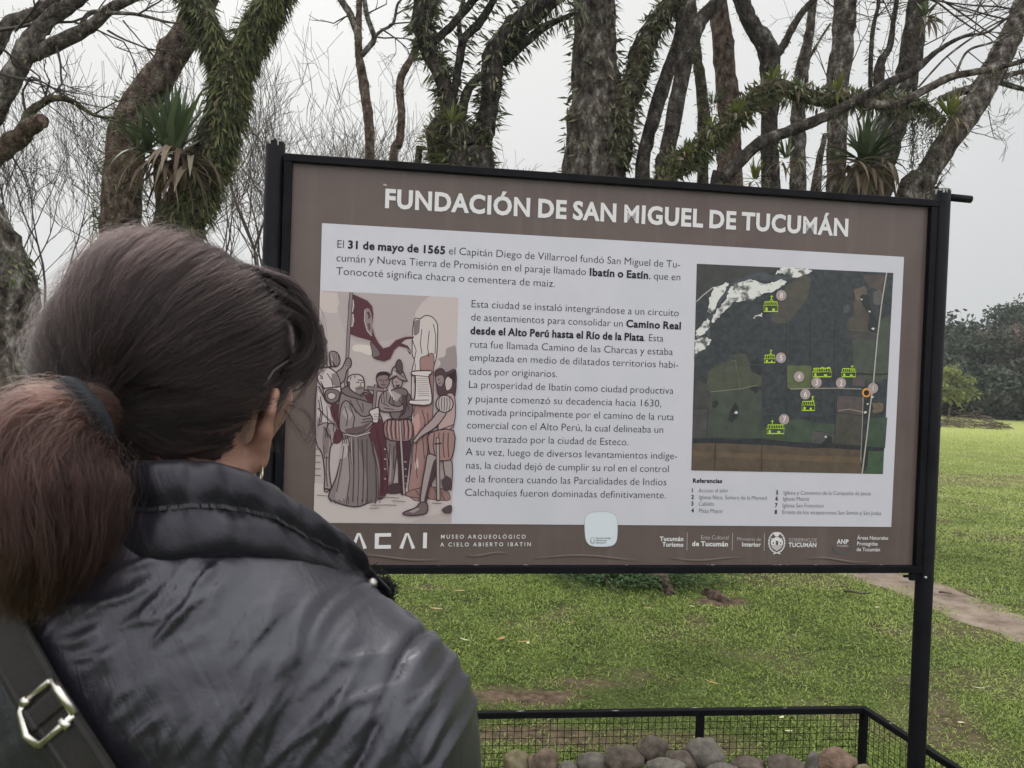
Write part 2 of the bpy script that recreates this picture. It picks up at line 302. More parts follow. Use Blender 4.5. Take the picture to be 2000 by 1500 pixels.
# --- lettering -----------------------------------------------------
GLY = [
65,0,54,5,2,8,93,187,78,187,13,50,35,50,54,90,118,90,138,50,160,50,3,85,157,109,108,62,108,66,0,102,4,3,16,30,50,81,50,111,56,128,69,133,86,128,103,116,
115,97,122,97,122,109,129,117,139,119,152,115,168,100,181,73,186,30,186,9,51,169,71,169,87,166,95,159,97,150,94,138,83,130,66,128,51,128,9,51,110,77,110,96,108,107,100,110,
89,108,79,98,71,78,68,51,68,67,0,136,5,1,26,158,177,139,183,122,187,106,188,63,179,34,153,24,116,32,86,59,59,105,48,126,50,144,54,159,60,159,82,142,73,124,68,107,
66,75,73,54,91,46,118,54,145,75,163,106,170,123,169,140,164,158,156,68,0,220,5,2,9,30,50,88,50,131,60,158,85,168,118,160,150,134,176,88,186,30,186,9,51,169,85,169,
119,162,139,143,146,118,141,98,123,77,86,68,51,68,69,0,232,3,1,12,115,186,30,186,30,50,117,50,117,68,51,68,51,110,113,110,113,128,51,128,51,169,115,169,70,0,170,3,
1,10,110,186,30,186,30,50,51,50,51,113,110,113,110,131,51,131,51,169,110,169,71,0,200,5,1,30,161,117,111,117,111,100,140,100,140,72,129,69,118,67,107,66,76,73,54,91,
46,118,54,145,75,163,104,170,122,169,140,164,158,157,158,177,138,184,121,187,105,188,64,179,35,154,24,117,35,82,63,57,104,48,124,49,142,53,161,59,72,0,178,5,1,12,157,186,
135,186,135,127,51,127,51,186,30,186,30,50,51,50,51,109,135,109,135,50,157,50,73,0,243,1,1,4,51,186,30,186,30,50,51,50,74,0,243,1,1,12,51,186,30,186,30,54,
29,37,22,26,5,23,0,23,4,4,10,4,34,10,47,26,51,48,76,0,212,3,1,6,51,186,29,186,29,50,119,50,119,68,51,68,77,0,26,6,1,15,169,186,149,186,99,130,
50,186,29,186,29,50,51,50,51,156,51,156,97,103,101,103,147,156,148,156,148,50,169,50,78,0,26,6,1,10,169,186,148,186,148,81,47,186,29,186,29,50,50,50,50,155,150,50,
169,50,79,0,110,6,2,12,23,118,33,84,61,58,103,48,147,58,175,84,184,118,174,153,147,178,104,188,61,178,33,153,12,45,118,53,145,74,163,104,170,134,163,154,145,162,118,154,
91,134,73,104,66,74,73,53,91,80,0,252,3,2,11,29,186,29,50,50,50,50,109,73,109,101,114,118,128,123,147,118,167,102,181,75,186,9,50,169,75,169,91,166,99,158,101,148,
98,136,89,129,75,127,50,127,81,0,110,6,2,21,122,50,155,63,177,87,185,118,174,154,146,179,106,188,63,179,34,155,23,118,31,87,53,63,86,50,108,37,132,27,160,22,179,40,
178,40,163,39,145,42,122,50,12,105,170,135,163,155,144,163,118,155,92,135,73,105,66,72,73,52,92,45,118,51,141,70,161,82,0,184,4,2,22,30,186,30,50,52,50,52,109,61,
109,72,107,84,99,101,78,120,50,146,50,138,61,131,69,126,77,115,93,104,105,92,115,106,123,114,134,117,148,111,169,94,182,68,186,9,52,170,66,170,82,167,92,160,95,149,93,138,
84,130,66,127,52,127,83,0,148,3,1,32,101,179,90,184,79,187,68,188,44,184,28,171,22,152,39,124,70,105,87,83,84,75,76,69,62,66,48,68,35,75,23,86,23,61,36,54,
50,50,65,48,87,53,101,66,107,85,90,117,59,134,42,154,45,163,53,169,66,171,77,169,88,165,101,156,84,0,184,4,1,8,142,186,17,186,17,169,69,169,69,50,90,50,90,169,
142,169,85,0,136,5,1,24,156,186,134,186,134,107,133,95,131,85,125,77,116,72,104,68,90,66,77,67,67,71,57,78,52,84,49,93,48,106,48,186,27,186,27,102,36,71,59,54,
89,48,126,55,148,74,156,104,86,0,184,4,1,7,146,186,125,186,80,91,35,186,13,186,78,49,82,49,90,0,12,5,1,8,112,169,17,50,152,50,152,68,57,68,152,186,23,186,
23,169,97,0,86,3,2,35,104,66,98,62,93,61,91,62,90,66,90,112,85,129,72,138,54,142,41,140,30,136,21,129,21,110,31,118,41,123,52,125,62,123,68,118,70,109,70,104,
53,99,37,93,24,84,19,70,22,59,30,51,43,48,52,49,61,52,70,57,75,50,85,48,90,49,96,51,104,55,8,70,68,62,63,53,61,43,64,39,73,43,82,54,89,70,94,98,
0,232,3,2,15,46,186,26,186,26,55,37,51,50,49,63,48,91,54,109,71,116,97,110,120,95,136,73,142,63,141,54,138,46,133,13,46,116,53,122,61,125,68,126,83,122,92,111,
96,94,92,79,81,69,66,65,59,65,52,66,46,68,99,0,108,3,1,26,100,135,91,139,81,141,71,142,45,136,28,119,22,93,29,70,46,54,72,48,83,49,94,51,102,53,102,71,
93,68,84,66,76,65,58,69,46,79,42,95,46,111,57,121,72,125,81,124,90,122,100,116,100,0,252,3,2,13,112,186,93,186,93,138,85,140,79,141,72,142,47,136,29,120,23,97,
29,72,45,56,71,50,112,50,10,93,65,73,65,55,69,46,79,43,94,47,111,58,122,75,126,84,125,93,122,101,0,190,3,2,20,110,76,98,70,87,66,75,65,59,68,48,77,42,
92,111,92,106,120,91,136,68,142,44,136,28,120,22,96,28,73,44,55,70,48,85,49,98,53,110,59,7,42,104,47,116,56,124,69,126,81,123,89,116,92,104,102,0,243,1,1,23,
78,186,63,188,51,186,42,180,35,172,31,161,29,146,29,140,15,140,15,124,29,124,29,50,49,50,49,124,66,124,66,140,49,140,49,148,51,160,57,168,70,171,74,170,78,169,103,0,
86,3,3,41,106,140,65,140,42,136,27,125,22,109,23,100,27,92,32,88,37,84,44,81,44,80,36,77,30,73,28,67,31,62,38,56,24,51,16,43,13,31,19,17,35,8,59,4,
84,7,100,17,105,33,103,43,94,52,77,58,60,61,50,65,47,69,54,75,70,78,87,86,91,92,95,99,96,106,95,113,92,119,86,126,106,126,12,78,109,76,100,69,94,59,92,49,
94,42,100,40,108,42,116,49,122,59,124,69,122,76,117,12,86,31,83,24,74,20,59,18,44,20,35,24,32,32,35,39,42,44,54,46,68,44,81,40,104,0,232,3,1,21,46,186,
27,186,27,50,46,50,46,114,55,122,63,126,71,127,81,125,88,117,90,106,90,50,110,50,110,105,105,125,93,138,76,142,65,140,55,135,47,128,46,128,105,0,182,1,2,4,47,140,
27,140,27,50,47,50,8,49,167,46,174,37,178,29,174,26,167,29,160,37,156,46,160,106,0,182,1,2,10,46,140,27,140,27,37,25,28,20,21,12,17,27,4,37,11,44,22,46,
38,8,48,167,45,174,37,178,28,174,25,167,28,160,37,156,45,160,108,0,182,1,1,4,47,186,27,186,27,50,47,50,109,0,6,6,1,35,26,140,26,50,46,50,46,115,54,122,
61,126,70,127,79,124,86,118,88,106,88,50,108,50,108,115,115,121,123,125,130,127,140,124,147,117,150,106,150,50,170,50,170,106,166,125,154,137,137,142,124,139,113,134,104,125,96,134,
86,140,75,142,65,140,56,136,46,128,46,140,110,0,232,3,1,21,46,140,27,140,27,50,46,50,46,114,55,122,63,126,71,127,81,125,88,117,90,106,90,50,110,50,110,105,105,126,
93,138,76,142,65,140,55,135,47,128,46,128,111,0,80,4,2,12,73,142,47,135,28,119,21,96,28,71,46,54,73,48,101,54,120,71,127,96,120,119,101,136,12,73,126,90,122,102,
111,107,96,103,79,91,68,73,64,56,68,45,79,41,96,45,111,57,122,112,0,232,3,2,13,45,52,52,50,59,49,65,48,91,54,109,70,115,94,109,119,90,135,60,140,26,140,26,
4,45,4,10,45,124,63,124,81,120,92,110,95,94,91,79,80,68,64,64,54,65,45,68,113,0,232,3,2,13,91,4,111,4,111,140,75,140,40,131,25,112,21,94,28,70,45,54,
71,48,77,49,84,50,91,51,10,91,124,91,67,82,64,73,63,56,67,45,79,41,94,46,111,58,121,73,124,114,0,24,3,1,19,28,140,28,50,48,50,48,97,51,111,60,121,72,
125,77,123,84,120,90,116,101,131,93,137,85,140,77,142,68,139,58,132,48,119,48,119,48,140,115,0,2,3,1,33,84,134,74,138,65,141,55,142,38,139,27,130,23,117,35,98,57,
85,69,74,65,67,55,64,45,65,35,69,22,76,22,56,34,52,45,49,57,48,73,52,85,61,89,75,87,83,80,91,67,100,53,108,45,113,43,118,46,124,56,126,64,125,74,122,84,
117,116,0,154,2,1,22,50,158,13,126,13,124,30,124,30,76,34,62,45,52,62,48,70,49,78,51,86,54,86,71,79,67,71,65,64,64,58,65,52,70,50,78,50,124,81,124,81,
140,50,140,117,0,232,3,1,20,109,50,109,140,90,140,90,76,83,69,75,64,66,63,55,65,48,72,46,83,46,140,26,140,26,84,31,65,43,52,60,48,71,50,81,54,90,61,90,
50,118,0,108,3,1,7,59,48,65,48,109,140,88,140,62,85,35,140,14,140,120,0,232,3,1,12,120,140,95,140,67,109,38,140,13,140,55,96,13,50,38,50,67,82,98,50,123,
50,80,96,121,0,108,3,1,8,110,140,88,140,62,89,35,140,13,140,51,69,18,4,40,4,122,0,66,3,1,8,102,140,18,140,18,124,68,124,16,50,102,50,102,66,50,66,48,
0,232,3,2,12,117,118,111,155,94,179,68,188,43,179,26,155,20,118,26,81,43,57,68,48,94,57,111,81,12,95,118,92,91,83,73,68,67,54,73,45,91,41,118,45,146,54,163,
68,170,83,163,92,146,49,0,232,3,1,4,79,186,58,186,58,50,79,50,50,0,232,3,1,26,116,69,58,69,85,100,100,124,105,146,99,168,83,183,59,188,47,187,36,182,24,175,
24,151,36,162,47,167,58,169,71,166,80,157,83,143,82,133,79,124,73,114,57,93,39,71,21,51,21,50,116,50,51,0,232,3,1,39,31,164,40,167,49,169,57,170,70,167,79,160,
82,149,79,139,69,132,53,129,53,111,71,109,81,101,85,89,82,77,74,70,61,67,50,68,39,71,27,77,27,56,38,52,49,49,59,48,84,54,100,68,106,90,104,103,97,115,85,122,
96,130,102,139,104,153,99,171,83,184,60,188,49,188,40,186,31,182,52,0,232,3,2,11,101,188,92,188,16,104,16,95,79,95,79,50,101,50,101,95,117,95,117,112,101,112,4,79,
151,79,151,79,112,44,112,53,0,232,3,1,24,102,186,35,186,35,115,64,116,82,107,88,91,84,79,73,70,57,67,46,68,35,71,24,77,24,57,36,52,48,49,60,48,86,54,103,
69,110,92,103,114,84,130,55,135,55,169,102,169,54,0,232,3,2,19,83,188,50,162,30,130,23,97,29,71,46,54,71,48,93,54,109,69,115,89,110,109,95,124,73,129,64,128,56,
126,50,123,60,142,76,159,96,173,12,45,103,54,107,61,110,69,110,82,107,91,100,94,89,91,77,83,70,70,67,55,71,46,84,55,0,232,3,1,6,121,186,24,186,24,168,89,168,
34,56,53,48,56,0,232,3,3,24,116,87,114,100,107,111,95,120,106,128,112,138,114,149,108,169,92,183,70,188,46,183,30,169,24,149,26,138,32,128,42,120,30,111,23,100,20,87,
27,67,44,53,69,48,93,53,110,67,12,92,149,89,139,81,131,69,129,57,132,49,139,45,149,48,160,57,167,69,170,81,167,89,160,12,95,88,92,78,83,70,68,67,55,70,45,77,
42,88,45,100,54,107,69,110,82,107,91,100,57,0,232,3,2,19,54,48,86,73,107,105,115,138,108,164,92,182,67,188,43,182,27,167,21,148,27,128,42,113,64,108,72,109,80,111,
87,114,79,96,63,79,41,63,14,43,148,46,159,55,167,67,170,80,166,89,157,92,145,92,140,91,134,83,130,75,127,68,127,55,130,46,137,46,0,182,1,1,8,37,72,28,69,24,
60,28,52,37,48,47,52,50,60,47,69,44,0,182,1,1,14,26,26,41,33,49,44,52,55,50,65,45,72,36,75,27,71,23,63,26,55,34,52,35,44,32,36,26,30,45,0,134,
2,1,4,75,103,22,103,22,85,75,85,19,32,232,3,1,4,125,107,11,107,11,94,125,94,225,0,86,3,3,35,104,66,98,62,93,61,91,62,90,66,90,112,85,129,72,138,54,
142,41,140,30,136,21,129,21,110,31,118,41,123,52,125,62,123,68,118,70,109,70,104,53,99,37,93,24,84,19,70,22,59,30,51,43,48,52,49,61,52,70,57,75,50,85,48,90,
49,96,51,104,55,8,70,68,62,63,53,61,43,64,39,73,43,82,54,89,70,94,4,63,181,48,151,60,151,85,181,233,0,190,3,3,20,110,76,98,70,87,66,75,65,59,68,48,
77,42,92,111,92,106,120,91,136,68,142,44,136,28,120,22,96,28,73,44,55,70,48,85,49,98,53,110,59,7,42,104,47,116,56,124,69,126,81,123,89,116,92,104,4,68,181,54,
151,66,151,90,181,237,0,182,1,2,4,47,140,27,140,27,50,47,50,4,40,181,25,151,37,151,62,181,243,0,80,4,3,12,73,142,47,135,28,119,21,96,28,71,46,54,73,48,
101,54,120,71,127,96,120,119,101,136,12,73,126,90,122,102,111,107,96,103,79,91,68,73,64,56,68,45,79,41,96,45,111,57,122,4,77,181,62,151,74,151,99,181,250,0,232,3,
2,20,109,50,109,140,90,140,90,76,83,69,75,64,66,63,55,65,48,72,46,83,46,140,26,140,26,84,31,65,43,52,60,48,71,50,81,54,90,61,90,50,4,71,181,56,151,68,
151,93,181,241,0,232,3,2,21,46,140,27,140,27,50,46,50,46,114,55,122,63,126,71,127,81,125,88,117,90,106,90,50,110,50,110,105,105,126,93,138,76,142,65,140,55,135,47,
128,46,128,18,92,179,90,173,84,171,76,173,65,176,53,178,45,175,39,167,36,155,45,155,47,160,53,162,62,160,72,157,83,155,92,158,98,166,101,179,193,0,54,5,3,8,93,187,
78,187,13,50,35,50,54,90,118,90,138,50,160,50,3,85,157,109,108,62,108,4,89,225,74,195,86,195,111,225,211,0,110,6,3,12,23,118,33,84,61,58,103,48,147,58,175,84,
184,118,174,153,147,178,104,188,61,178,33,153,12,45,118,53,145,74,163,104,170,134,163,154,145,162,118,154,91,134,73,104,66,74,73,53,91,4,106,225,92,195,104,195,128,225,
]
def load_glyphs():
    raw = bytes(GLY); i = 0; g = {}
    while i < len(raw):
        ch = raw[i:i + 2].decode('utf-16-le'); adv, n = struct.unpack_from('<HB', raw, i + 2); i += 5; polys = []
        for _ in range(n):
            k = raw[i]; i += 1
            polys.append([(raw[i + 2 * j] / 220 - .06, raw[i + 2 * j + 1] / 200 - .25) for j in range(k)]); i += 2 * k
        g[ch] = (adv / 2000, polys)
    return g
GL = load_glyphs(); CAPH = .682; _tess = {}
def fatten(poly, d):
    n = len(poly); o = []
    for i in range(n):
        a, p, c = poly[i - 1], poly[i], poly[(i + 1) % n]
        e1 = Vector((p[0] - a[0], p[1] - a[1])).normalized(); e2 = Vector((c[0] - p[0], c[1] - p[1])).normalized()
        n1 = Vector((e1.y, -e1.x)); n2 = Vector((e2.y, -e2.x)); m = n1 + n2
        if m.length < .3: m = n1
        else: m = m / m.length * min(1.6, 1 / max(.45, m.length / 2))
        o.append((p[0] + m.x * d, p[1] + m.y * d))
    return o
def glyph(ch, d):
    k = (ch, round(d, 4))
    if k not in _tess:
        adv, polys = GL[ch]; q = [fatten(p, d) for p in polys]
        ar = [sum(a[k - 1][0] * a[k][1] - a[k][0] * a[k - 1][1] for k in range(len(a))) for a in q]
        off = [sum(len(a) for a in q[:k]) for k in range(len(q))]; tri = []
        for k, a in enumerate(q):                                   # every outer contour with the holes inside it
            if ar[k] <= 0: continue
            xs = [z[0] for z in a]; ys = [z[1] for z in a]
            own = [k] + [h for h in range(len(q)) if ar[h] < 0 and min(xs) < q[h][0][0] < max(xs) and min(ys) < q[h][0][1] < max(ys)]
            idx = [off[h] + z for h in own for z in range(len(q[h]))]
            tri += [tuple(idx[z] for z in tt) for tt in tessellate_polygon([[Vector((x, y, 0)) for x, y in q[h]] for h in own])]
        _tess[k] = (adv, [p for r in q for p in r], tri)
    return _tess[k]
WT = {'l': -.011, 'r': -.005, 'm': .012, 'b': .034, 'x': .037}
def line(b, runs, pl, pr, cap, w, mi=0, track=False):
    """one line of text between two photo points on the board; runs = [(text, weight)], cap = capital height in photo px"""
    (u0, v0), (u1, v1) = uv(*pl), uv(*pr); uc = uv(pl[0], pl[1] - cap); sy = (uc[1] - v0) / CAPH
    total = sum((GL[c][0] if c != ' ' else .24) + 2 * max(0, WT[wt]) * .6 for s, wt in runs for c in s); nch = sum(len(s) for s, _ in runs)
    sx = (u1 - u0) / total if not track else sy * .98
    tr = 0 if not track else ((u1 - u0) - total * sx) / max(1, nch - 1)
    x = 0.0; slope = (v1 - v0) / (u1 - u0)
    for s, wt in runs:
        for c in s:
            d = WT[wt] * (.55 if c == 'M' and WT[wt] > .03 else 1)
            if c == ' ': x += .24 * sx + tr; continue
            adv, pts, tri = glyph(c, d); e = max(0, d) * .6
            V = [S(u0 + x + (px_ + e) * sx, v0 + x * slope + py_ * sy, w) for px_, py_ in pts]
            b.add(V, tri, mi, False); x += (adv + 2 * e) * sx + tr
def pquad(b, pts, w, mi=0): b.add([S(*uv(*p), w) for p in pts], [tuple(range(len(pts)))], mi, False)
def ppoly(b, pts, w, mi=0):
    q = [uv(*p) for p in pts]; b.add([S(u, v, w) for u, v in q], tessellate_polygon([[Vector((u, v, 0)) for u, v in q]]), mi, False)
def pline(b, pts, wd, w, mi=0, close=False):
    """polyline of given width (m) on the board"""
    q = [Vector(uv(*p)) for p in pts]
    if close: q = q + [q[0]]
    V = []
    for i, p in enumerate(q):
        a = q[i - 1] if i else (q[-2] if close else q[0]); c = q[i + 1] if i < len(q) - 1 else (q[1] if close else q[-1])
        d = (c - a); d = d.normalized() if d.length else Vector((1, 0)); n = Vector((-d.y, d.x)) * wd / 2
        V += [S(p.x + n.x, p.y + n.y, w), S(p.x - n.x, p.y - n.y, w)]
    b.add(V, [(2 * i, 2 * i + 1, 2 * i + 3, 2 * i + 2) for i in range(len(q) - 1)], mi, False)
def circ(cx, cy, rx, ry=None, n=28, a0=0, a1=2 * math.pi):
    ry = ry or rx; return [(cx + rx * math.cos(a0 + (a1 - a0) * k / n), cy + ry * math.sin(a0 + (a1 - a0) * k / n)) for k in range(n if a1 - a0 > 6.28 else n + 1)]

b = MB(); pquad(b, [(629, 436), (1765, 502), (1740, 1029), (613, 1021)], .0016); b.build('print_sheet', white_print, board)
b = MB()
line(b, [('FUNDACIÓN DE SAN MIGUEL DE TUCUMÁN', 'x')], (749, 404.5), (1668, 461.5), 34.5, .0016)
b.build('title_lettering', ink_white, board)
b = MB(); T = [
 ([('El ', 'l'), ('31 de mayo de 1565', 'b'), (' el Capitán Diego de Villarroel fundó San Miguel de Tu-', 'l')], (657, 483.7), (1332, 523.6)),
 ([('cumán y Nueva Tierra de Promisión en el paraje llamado ', 'l'), ('Ibatín o Eatín', 'b'), (', que en', 'l')], (656, 510.3), (1331, 548.3)),
 ([('Tonocoté significa chacra o cementera de maiz.', 'l')], (656, 536.3), (1085, 561)),
 ([('Esta ciudad se instaló intengrándose a un circuito', 'l')], (919, 600), (1326, 618)),
 ([('de asentamientos para consolidar un ', 'l'), ('Camino Real', 'b')], (919, 625.8), (1331, 643.3)),
 ([('desde el Alto Perú hasta el Río de la Plata', 'b'), ('. Esta', 'l')], (918, 652.2), (1302, 667.6)),
 ([('ruta fue llamada Camino de las Charcas y estaba', 'l')], (917, 678.6), (1314, 693.7)),
 ([('emplazada en medio de dilatados territorios habi-', 'l')], (916, 704.5), (1325, 719)),
 ([('tados por originarios.', 'l')], (915, 731.5), (1089, 736.7)),
 ([('La prosperidad de Ibatín como ciudad productiva', 'l')], (914, 757.4), (1315, 769.6)),
 ([('y pujante comenzó su decadencia hacia 1630,', 'l')], (913, 785), (1292, 794.3)),
 ([('motivada principalmente por el camino de la ruta', 'l')], (912, 810.6), (1316, 820.8)),
 ([('comercial con el Alto Perú, la cual delineaba un', 'l')], (911, 836.5), (1296, 845.5)),
 ([('nuevo trazado por la ciudad de Esteco.', 'l')], (910, 862.7), (1228, 869.7)),
 ([('A su vez, luego de diversos levantamientos indíge-', 'l')], (909, 888.8), (1323, 896.8)),
 ([('nas, la ciudad dejó de cumplir su rol en el control', 'l')], (909, 914.9), (1307, 922.3)),
 ([('de la frontera cuando las Parcialidades de Indios', 'l')], (908, 941.6), (1302, 947.8)),
 ([('Calchaquíes fueron dominadas definitivamente.', 'l')], (907, 968.1), (1301, 973.1))]
for k, (r_, a, c) in enumerate(T): line(b, r_, a, c, 14.8 if k < 3 else 14.2, .0024)
b.build('body_lettering', ink_black, board)
b = MB()
line(b, [('Referencias', 'b')], (1352, 942.4), (1410, 943), 8, .0024)
for n_, t_, a, c in [('1', 'Acceso al sitio', (1363.4, 961.4), (1421, 961.4)), ('2', 'Iglesia Ntra. Señora de la Merced', (1364, 974.4), (1497.4, 976)),
                     ('3', 'Cabildo', (1363.6, 987.4), (1394.4, 987.6)), ('4', 'Plaza Mayor', (1364, 1000.8), (1411.6, 1001.6)),
                     ('5', 'Iglesia y Convento de la Compañia de Jesús', (1529, 965.6), (1700, 967.2)), ('6', 'Iglesia Matriz', (1528, 977.4), (1579.6, 978)),
                     ('7', 'Iglesia San Francisco', (1527, 990.6), (1608, 991)), ('8', 'Ermita de los vicepatronos San Simón y San Judas', (1526.4, 1003.6), (1720.6, 1005.6))]:
    line(b, [(t_, 'l')], a, c, 7.8, .0024, 1); line(b, [(n_, 'b')], (a[0] - 14.4, a[1] - .3), (a[0] - 9.4, a[1] - .3), 7.6, .0024)
b.build('legend_lettering', [ink_black, ink_grey], board)
b = MB()
line(b, [('MUSEO ARQUEOLÓGICO', 'm')], (860.4, 1051.6), (1027, 1051.6), 7.4, .0016, 0, True)
line(b, [('A CIELO ABIERTO IBATIN', 'm')], (859.9, 1067), (1037.5, 1066.3), 7.4, .0016, 0, True)
line(b, [('Tucumán', 'b')], (1288, 1056), (1334.6, 1056.3), 8, .0016); line(b, [('Turismo', 'b')], (1293, 1066.9), (1334.4, 1067.7), 8, .0016)
line(b, [('Ente Cultural', 'r')], (1368, 1053.3), (1423, 1053.4), 8, .0016, 1); line(b, [('de Tucumán', 'b')], (1350.7, 1066), (1422.4, 1066.8), 9, .0016)
line(b, [('Ministerio de', 'r')], (1438.4, 1055.4), (1485.6, 1056.4), 6.6, .0016, 1); line(b, [('Interior', 'b')], (1448, 1066.8), (1485, 1067.4), 8, .0016)
line(b, [('GOBIERNO DE', 'r')], (1539.4, 1057.2), (1594.8, 1057.6), 6.6, .0016, 1); line(b, [('TUCUMÁN', 'b')], (1539.4, 1067.8), (1594.6, 1068.2), 8, .0016)
line(b, [('ANP', 'b')], (1633.8, 1061.4), (1656.4, 1062), 8.2, .0016); line(b, [('TUCUMÁN', 'm')], (1633.6, 1067.6), (1656, 1068), 3.8, .0016, 1)
for s_, a, c in [('Áreas Naturales', (1673.2, 1053.4), (1734.4, 1054)), ('Protegidas', (1672.6, 1064.8), (1713.8, 1065.2)), ('de Tucumán', (1672, 1076.2), (1718.6, 1076.6))]: line(b, [(s_, 'm')], a, c, 7, .0016)
for x0, y0, x1, y1 in [(1342, 1040, 1341.2, 1074.5), (1430.5, 1041, 1429.6, 1074.5), (1492.8, 1042, 1491.8, 1075)]: pline(b, [(x0, y0), (x1, y1)], .0014, .0016, 1)
def lg(pts): return [(600 + x / 4.348, 1010 + y / 4.348) for x, y in pts]
for A in (0, 410):                                                  # the two pointed letters
    ppoly(b, lg([(372 + A, 262), (430 + A - 6, 134), (460 + A - 8, 134), (510 + A - 3, 262), (478 + A, 270), (440 + A, 150), (402 + A, 270)]), .0016)
ppoly(b, lg([(575, 136), (713, 134), (713, 164), (610, 166), (607, 236), (711, 235), (711, 267), (573, 268)]), .0016)
ppoly(b, lg([(985, 131), (1018, 131), (1015, 263), (982, 263)]), .0016)
ppoly(b, lg([(160, 138), (200, 138), (228, 210), (256, 138), (296, 138), (290, 268), (262, 268), (266, 190), (238, 262), (216, 262), (190, 190), (186, 268), (156, 268)]), .0016)
b.build('footer_lettering', [ink_white, ink_pale], board)
b = MB(); cx, cy = 1516.6, 1059                                     # the crest
for sg in (-1, 1):
    for k in range(9):
        a0 = math.pi / 2 - sg * (0.18 + k * .29); a1 = a0 - sg * .24
        p0 = (cx + 15.5 * math.cos(a0), cy + 20 * math.sin(a0)); p1 = (cx + 15.5 * math.cos(a1), cy + 20 * math.sin(a1)); pline(b, [p0, p1], .0042, .0016)
    pline(b, [(cx - sg * 7, cy + 22.5), (cx, cy + 20.5), (cx + sg * 4, cy + 19)], .003, .0016)
ppoly(b, [(cx - 11, cy - 8), (cx + 11, cy - 8), (cx + 12, cy + 2), (cx + 9, cy + 11), (cx, cy + 17), (cx - 9, cy + 11), (cx - 12, cy + 2)], .0016, 1)
ppoly(b, [(cx - 11.5, cy + 5), (cx - 11.5, cy - 4), (cx - 8.5, cy - 4), (cx - 8.5, cy - 8), (cx - 4, cy - 8), (cx - 4, cy - 10), (cx + 5, cy - 10), (cx + 5, cy - 8), (cx + 9.5, cy - 7), (cx + 9.5, cy - 4), (cx + 12, cy - 3), (cx + 12, cy + 5)], .0020, 0)
for x0 in (-8, 6.3): ppoly(b, [(cx + x0, cy - .5), (cx + x0 + 2.2, cy - .5), (cx + x0 + 2.2, cy + 3), (cx + x0, cy + 3)], .0024, 2)
ppoly(b, [(cx - 2, cy - 3), (cx + 2.6, cy - 3), (cx + 2.6, cy + 4.8), (cx - 2, cy + 4.8)], .0024, 2)
ppoly(b, [(cx - 5, cy - 20), (cx + 5.5, cy - 20), (cx + 6, cy - 16), (cx + 3, cy - 12), (cx + .5, cy - 10.6), (cx - 3, cy - 12), (cx - 6, cy - 16)], .0016)
pline(b, circ(cx, cy + 1, 14.5, 19, 40), .0008, .0014, 1, True)
b.build('crest_print', [ink_white, ink_pale, ink('ink_brown', pc(80, 70, 68))], board)
b = MB(); pline(b, circ(1644.4, 1064.5, 18, 17, 24, .12, math.pi - .12), .0042, .0016); pline(b, circ(1644.4, 1062, 17, 17, 24, math.pi + .5, 2 * math.pi - .5), .0012, .0016, 1)
b.build('ring_print', [ink('ink_teal', pc(66, 78, 78)), ink('ink_olive', pc(80, 80, 66))], board)
b = MB()                                                            # white badge, its code left out
bp = [(1156, 1000), (1173, 999), (1190, 1000), (1201, 1006), (1205.5, 1018), (1205, 1050), (1200, 1062), (1190, 1066.5), (1172, 1067.5), (1156, 1066), (1147, 1060), (1142.5, 1047), (1141.5, 1018), (1146, 1006)]
bq = [tuple(p) for p in crom(np.array(bp + [bp[0]]), 4)[:-1]]
ppoly(b, bq, .0020); pline(b, bq, .0012, .0023, 1, True)
for k, s_ in enumerate(['Escaneá el código', 'QR para más', 'información']): line(b, [(s_, 'm')], (1163, 1051.8 + k * 4.6), (1163 + (30, 22, 20)[k], 1051.9 + k * 4.6), 2.9, .0024, 2)
pline(b, [(1154, 1049), (1159.6, 1049), (1159.6, 1058), (1157, 1061), (1154, 1058)], .0009, .0024, 2, True); pline(b, [(1153, 1053), (1152.6, 1059), (1156, 1062), (1161, 1060), (1161, 1055)], .0009, .0024, 2)
b.build('badge', [ink('badge_white', pc(178, 184, 188)), ink('badge_edge', pc(140, 142, 146)), ink_grey], board)

# --- the drawn scene on the left of the print ------------------------
def IL(pts): return [(600 + x / 3.125, 550 + y / 3.125) for x, y in pts]
il_m = []; il_i = {}
def ic(c):
    if c not in il_i: il_i[c] = len(il_m); il_m.append(ink('ink_tint', pc(*c)))
    return il_i[c]
LN = (52, 38, 42)
b = MB(); lay = [.0020]
def ip(c, pts, ol=0, rough_=True):
    lay[0] += .00002; q = pts
    if ol or (6 < len(pts) < 20 and not any(p[0] > 915 or p[1] < 70 for p in pts)):
        e = np.array(pts, float); e = np.vstack([e[-1:], e, e[:2]]); q = [tuple(z) for z in crom(e, 3)[3:-4]]
    ppoly(b, IL(q), lay[0], ic(c))
    if ol: lay[0] += .00002; pline(b, IL(q), ol * .00066, lay[0], ic(LN), True)
def il(c, pts, w): lay[0] += .00002; pline(b, IL(pts), w * .00050, lay[0], ic(c))
MA = (72, 42, 48)
ip((152, 141, 139), [(88, 55), (922, 98), (880, 1473), (38, 1470)])
ip((146, 135, 133), [(186, 62), (745, 90), (700, 130), (660, 180), (640, 330), (560, 340), (480, 360), (400, 380), (300, 372), (240, 330), (190, 190)])
ip((163, 151, 148), [(745, 90), (922, 98), (908, 560), (800, 545), (795, 300), (760, 225), (700, 215), (655, 235), (665, 180), (700, 130)])
ip((166, 153, 149), [(86, 60), (183, 72), (195, 128), (184, 160), (187, 190), (130, 192), (110, 182), (82, 180)])
ip((174, 165, 157), [(275, 405), (300, 385), (400, 395), (396, 440), (372, 448), (330, 430), (290, 425)])
ip((126, 115, 114), [(795, 545), (815, 500), (800, 470), (840, 455), (850, 410), (880, 397), (908, 402), (905, 560)])
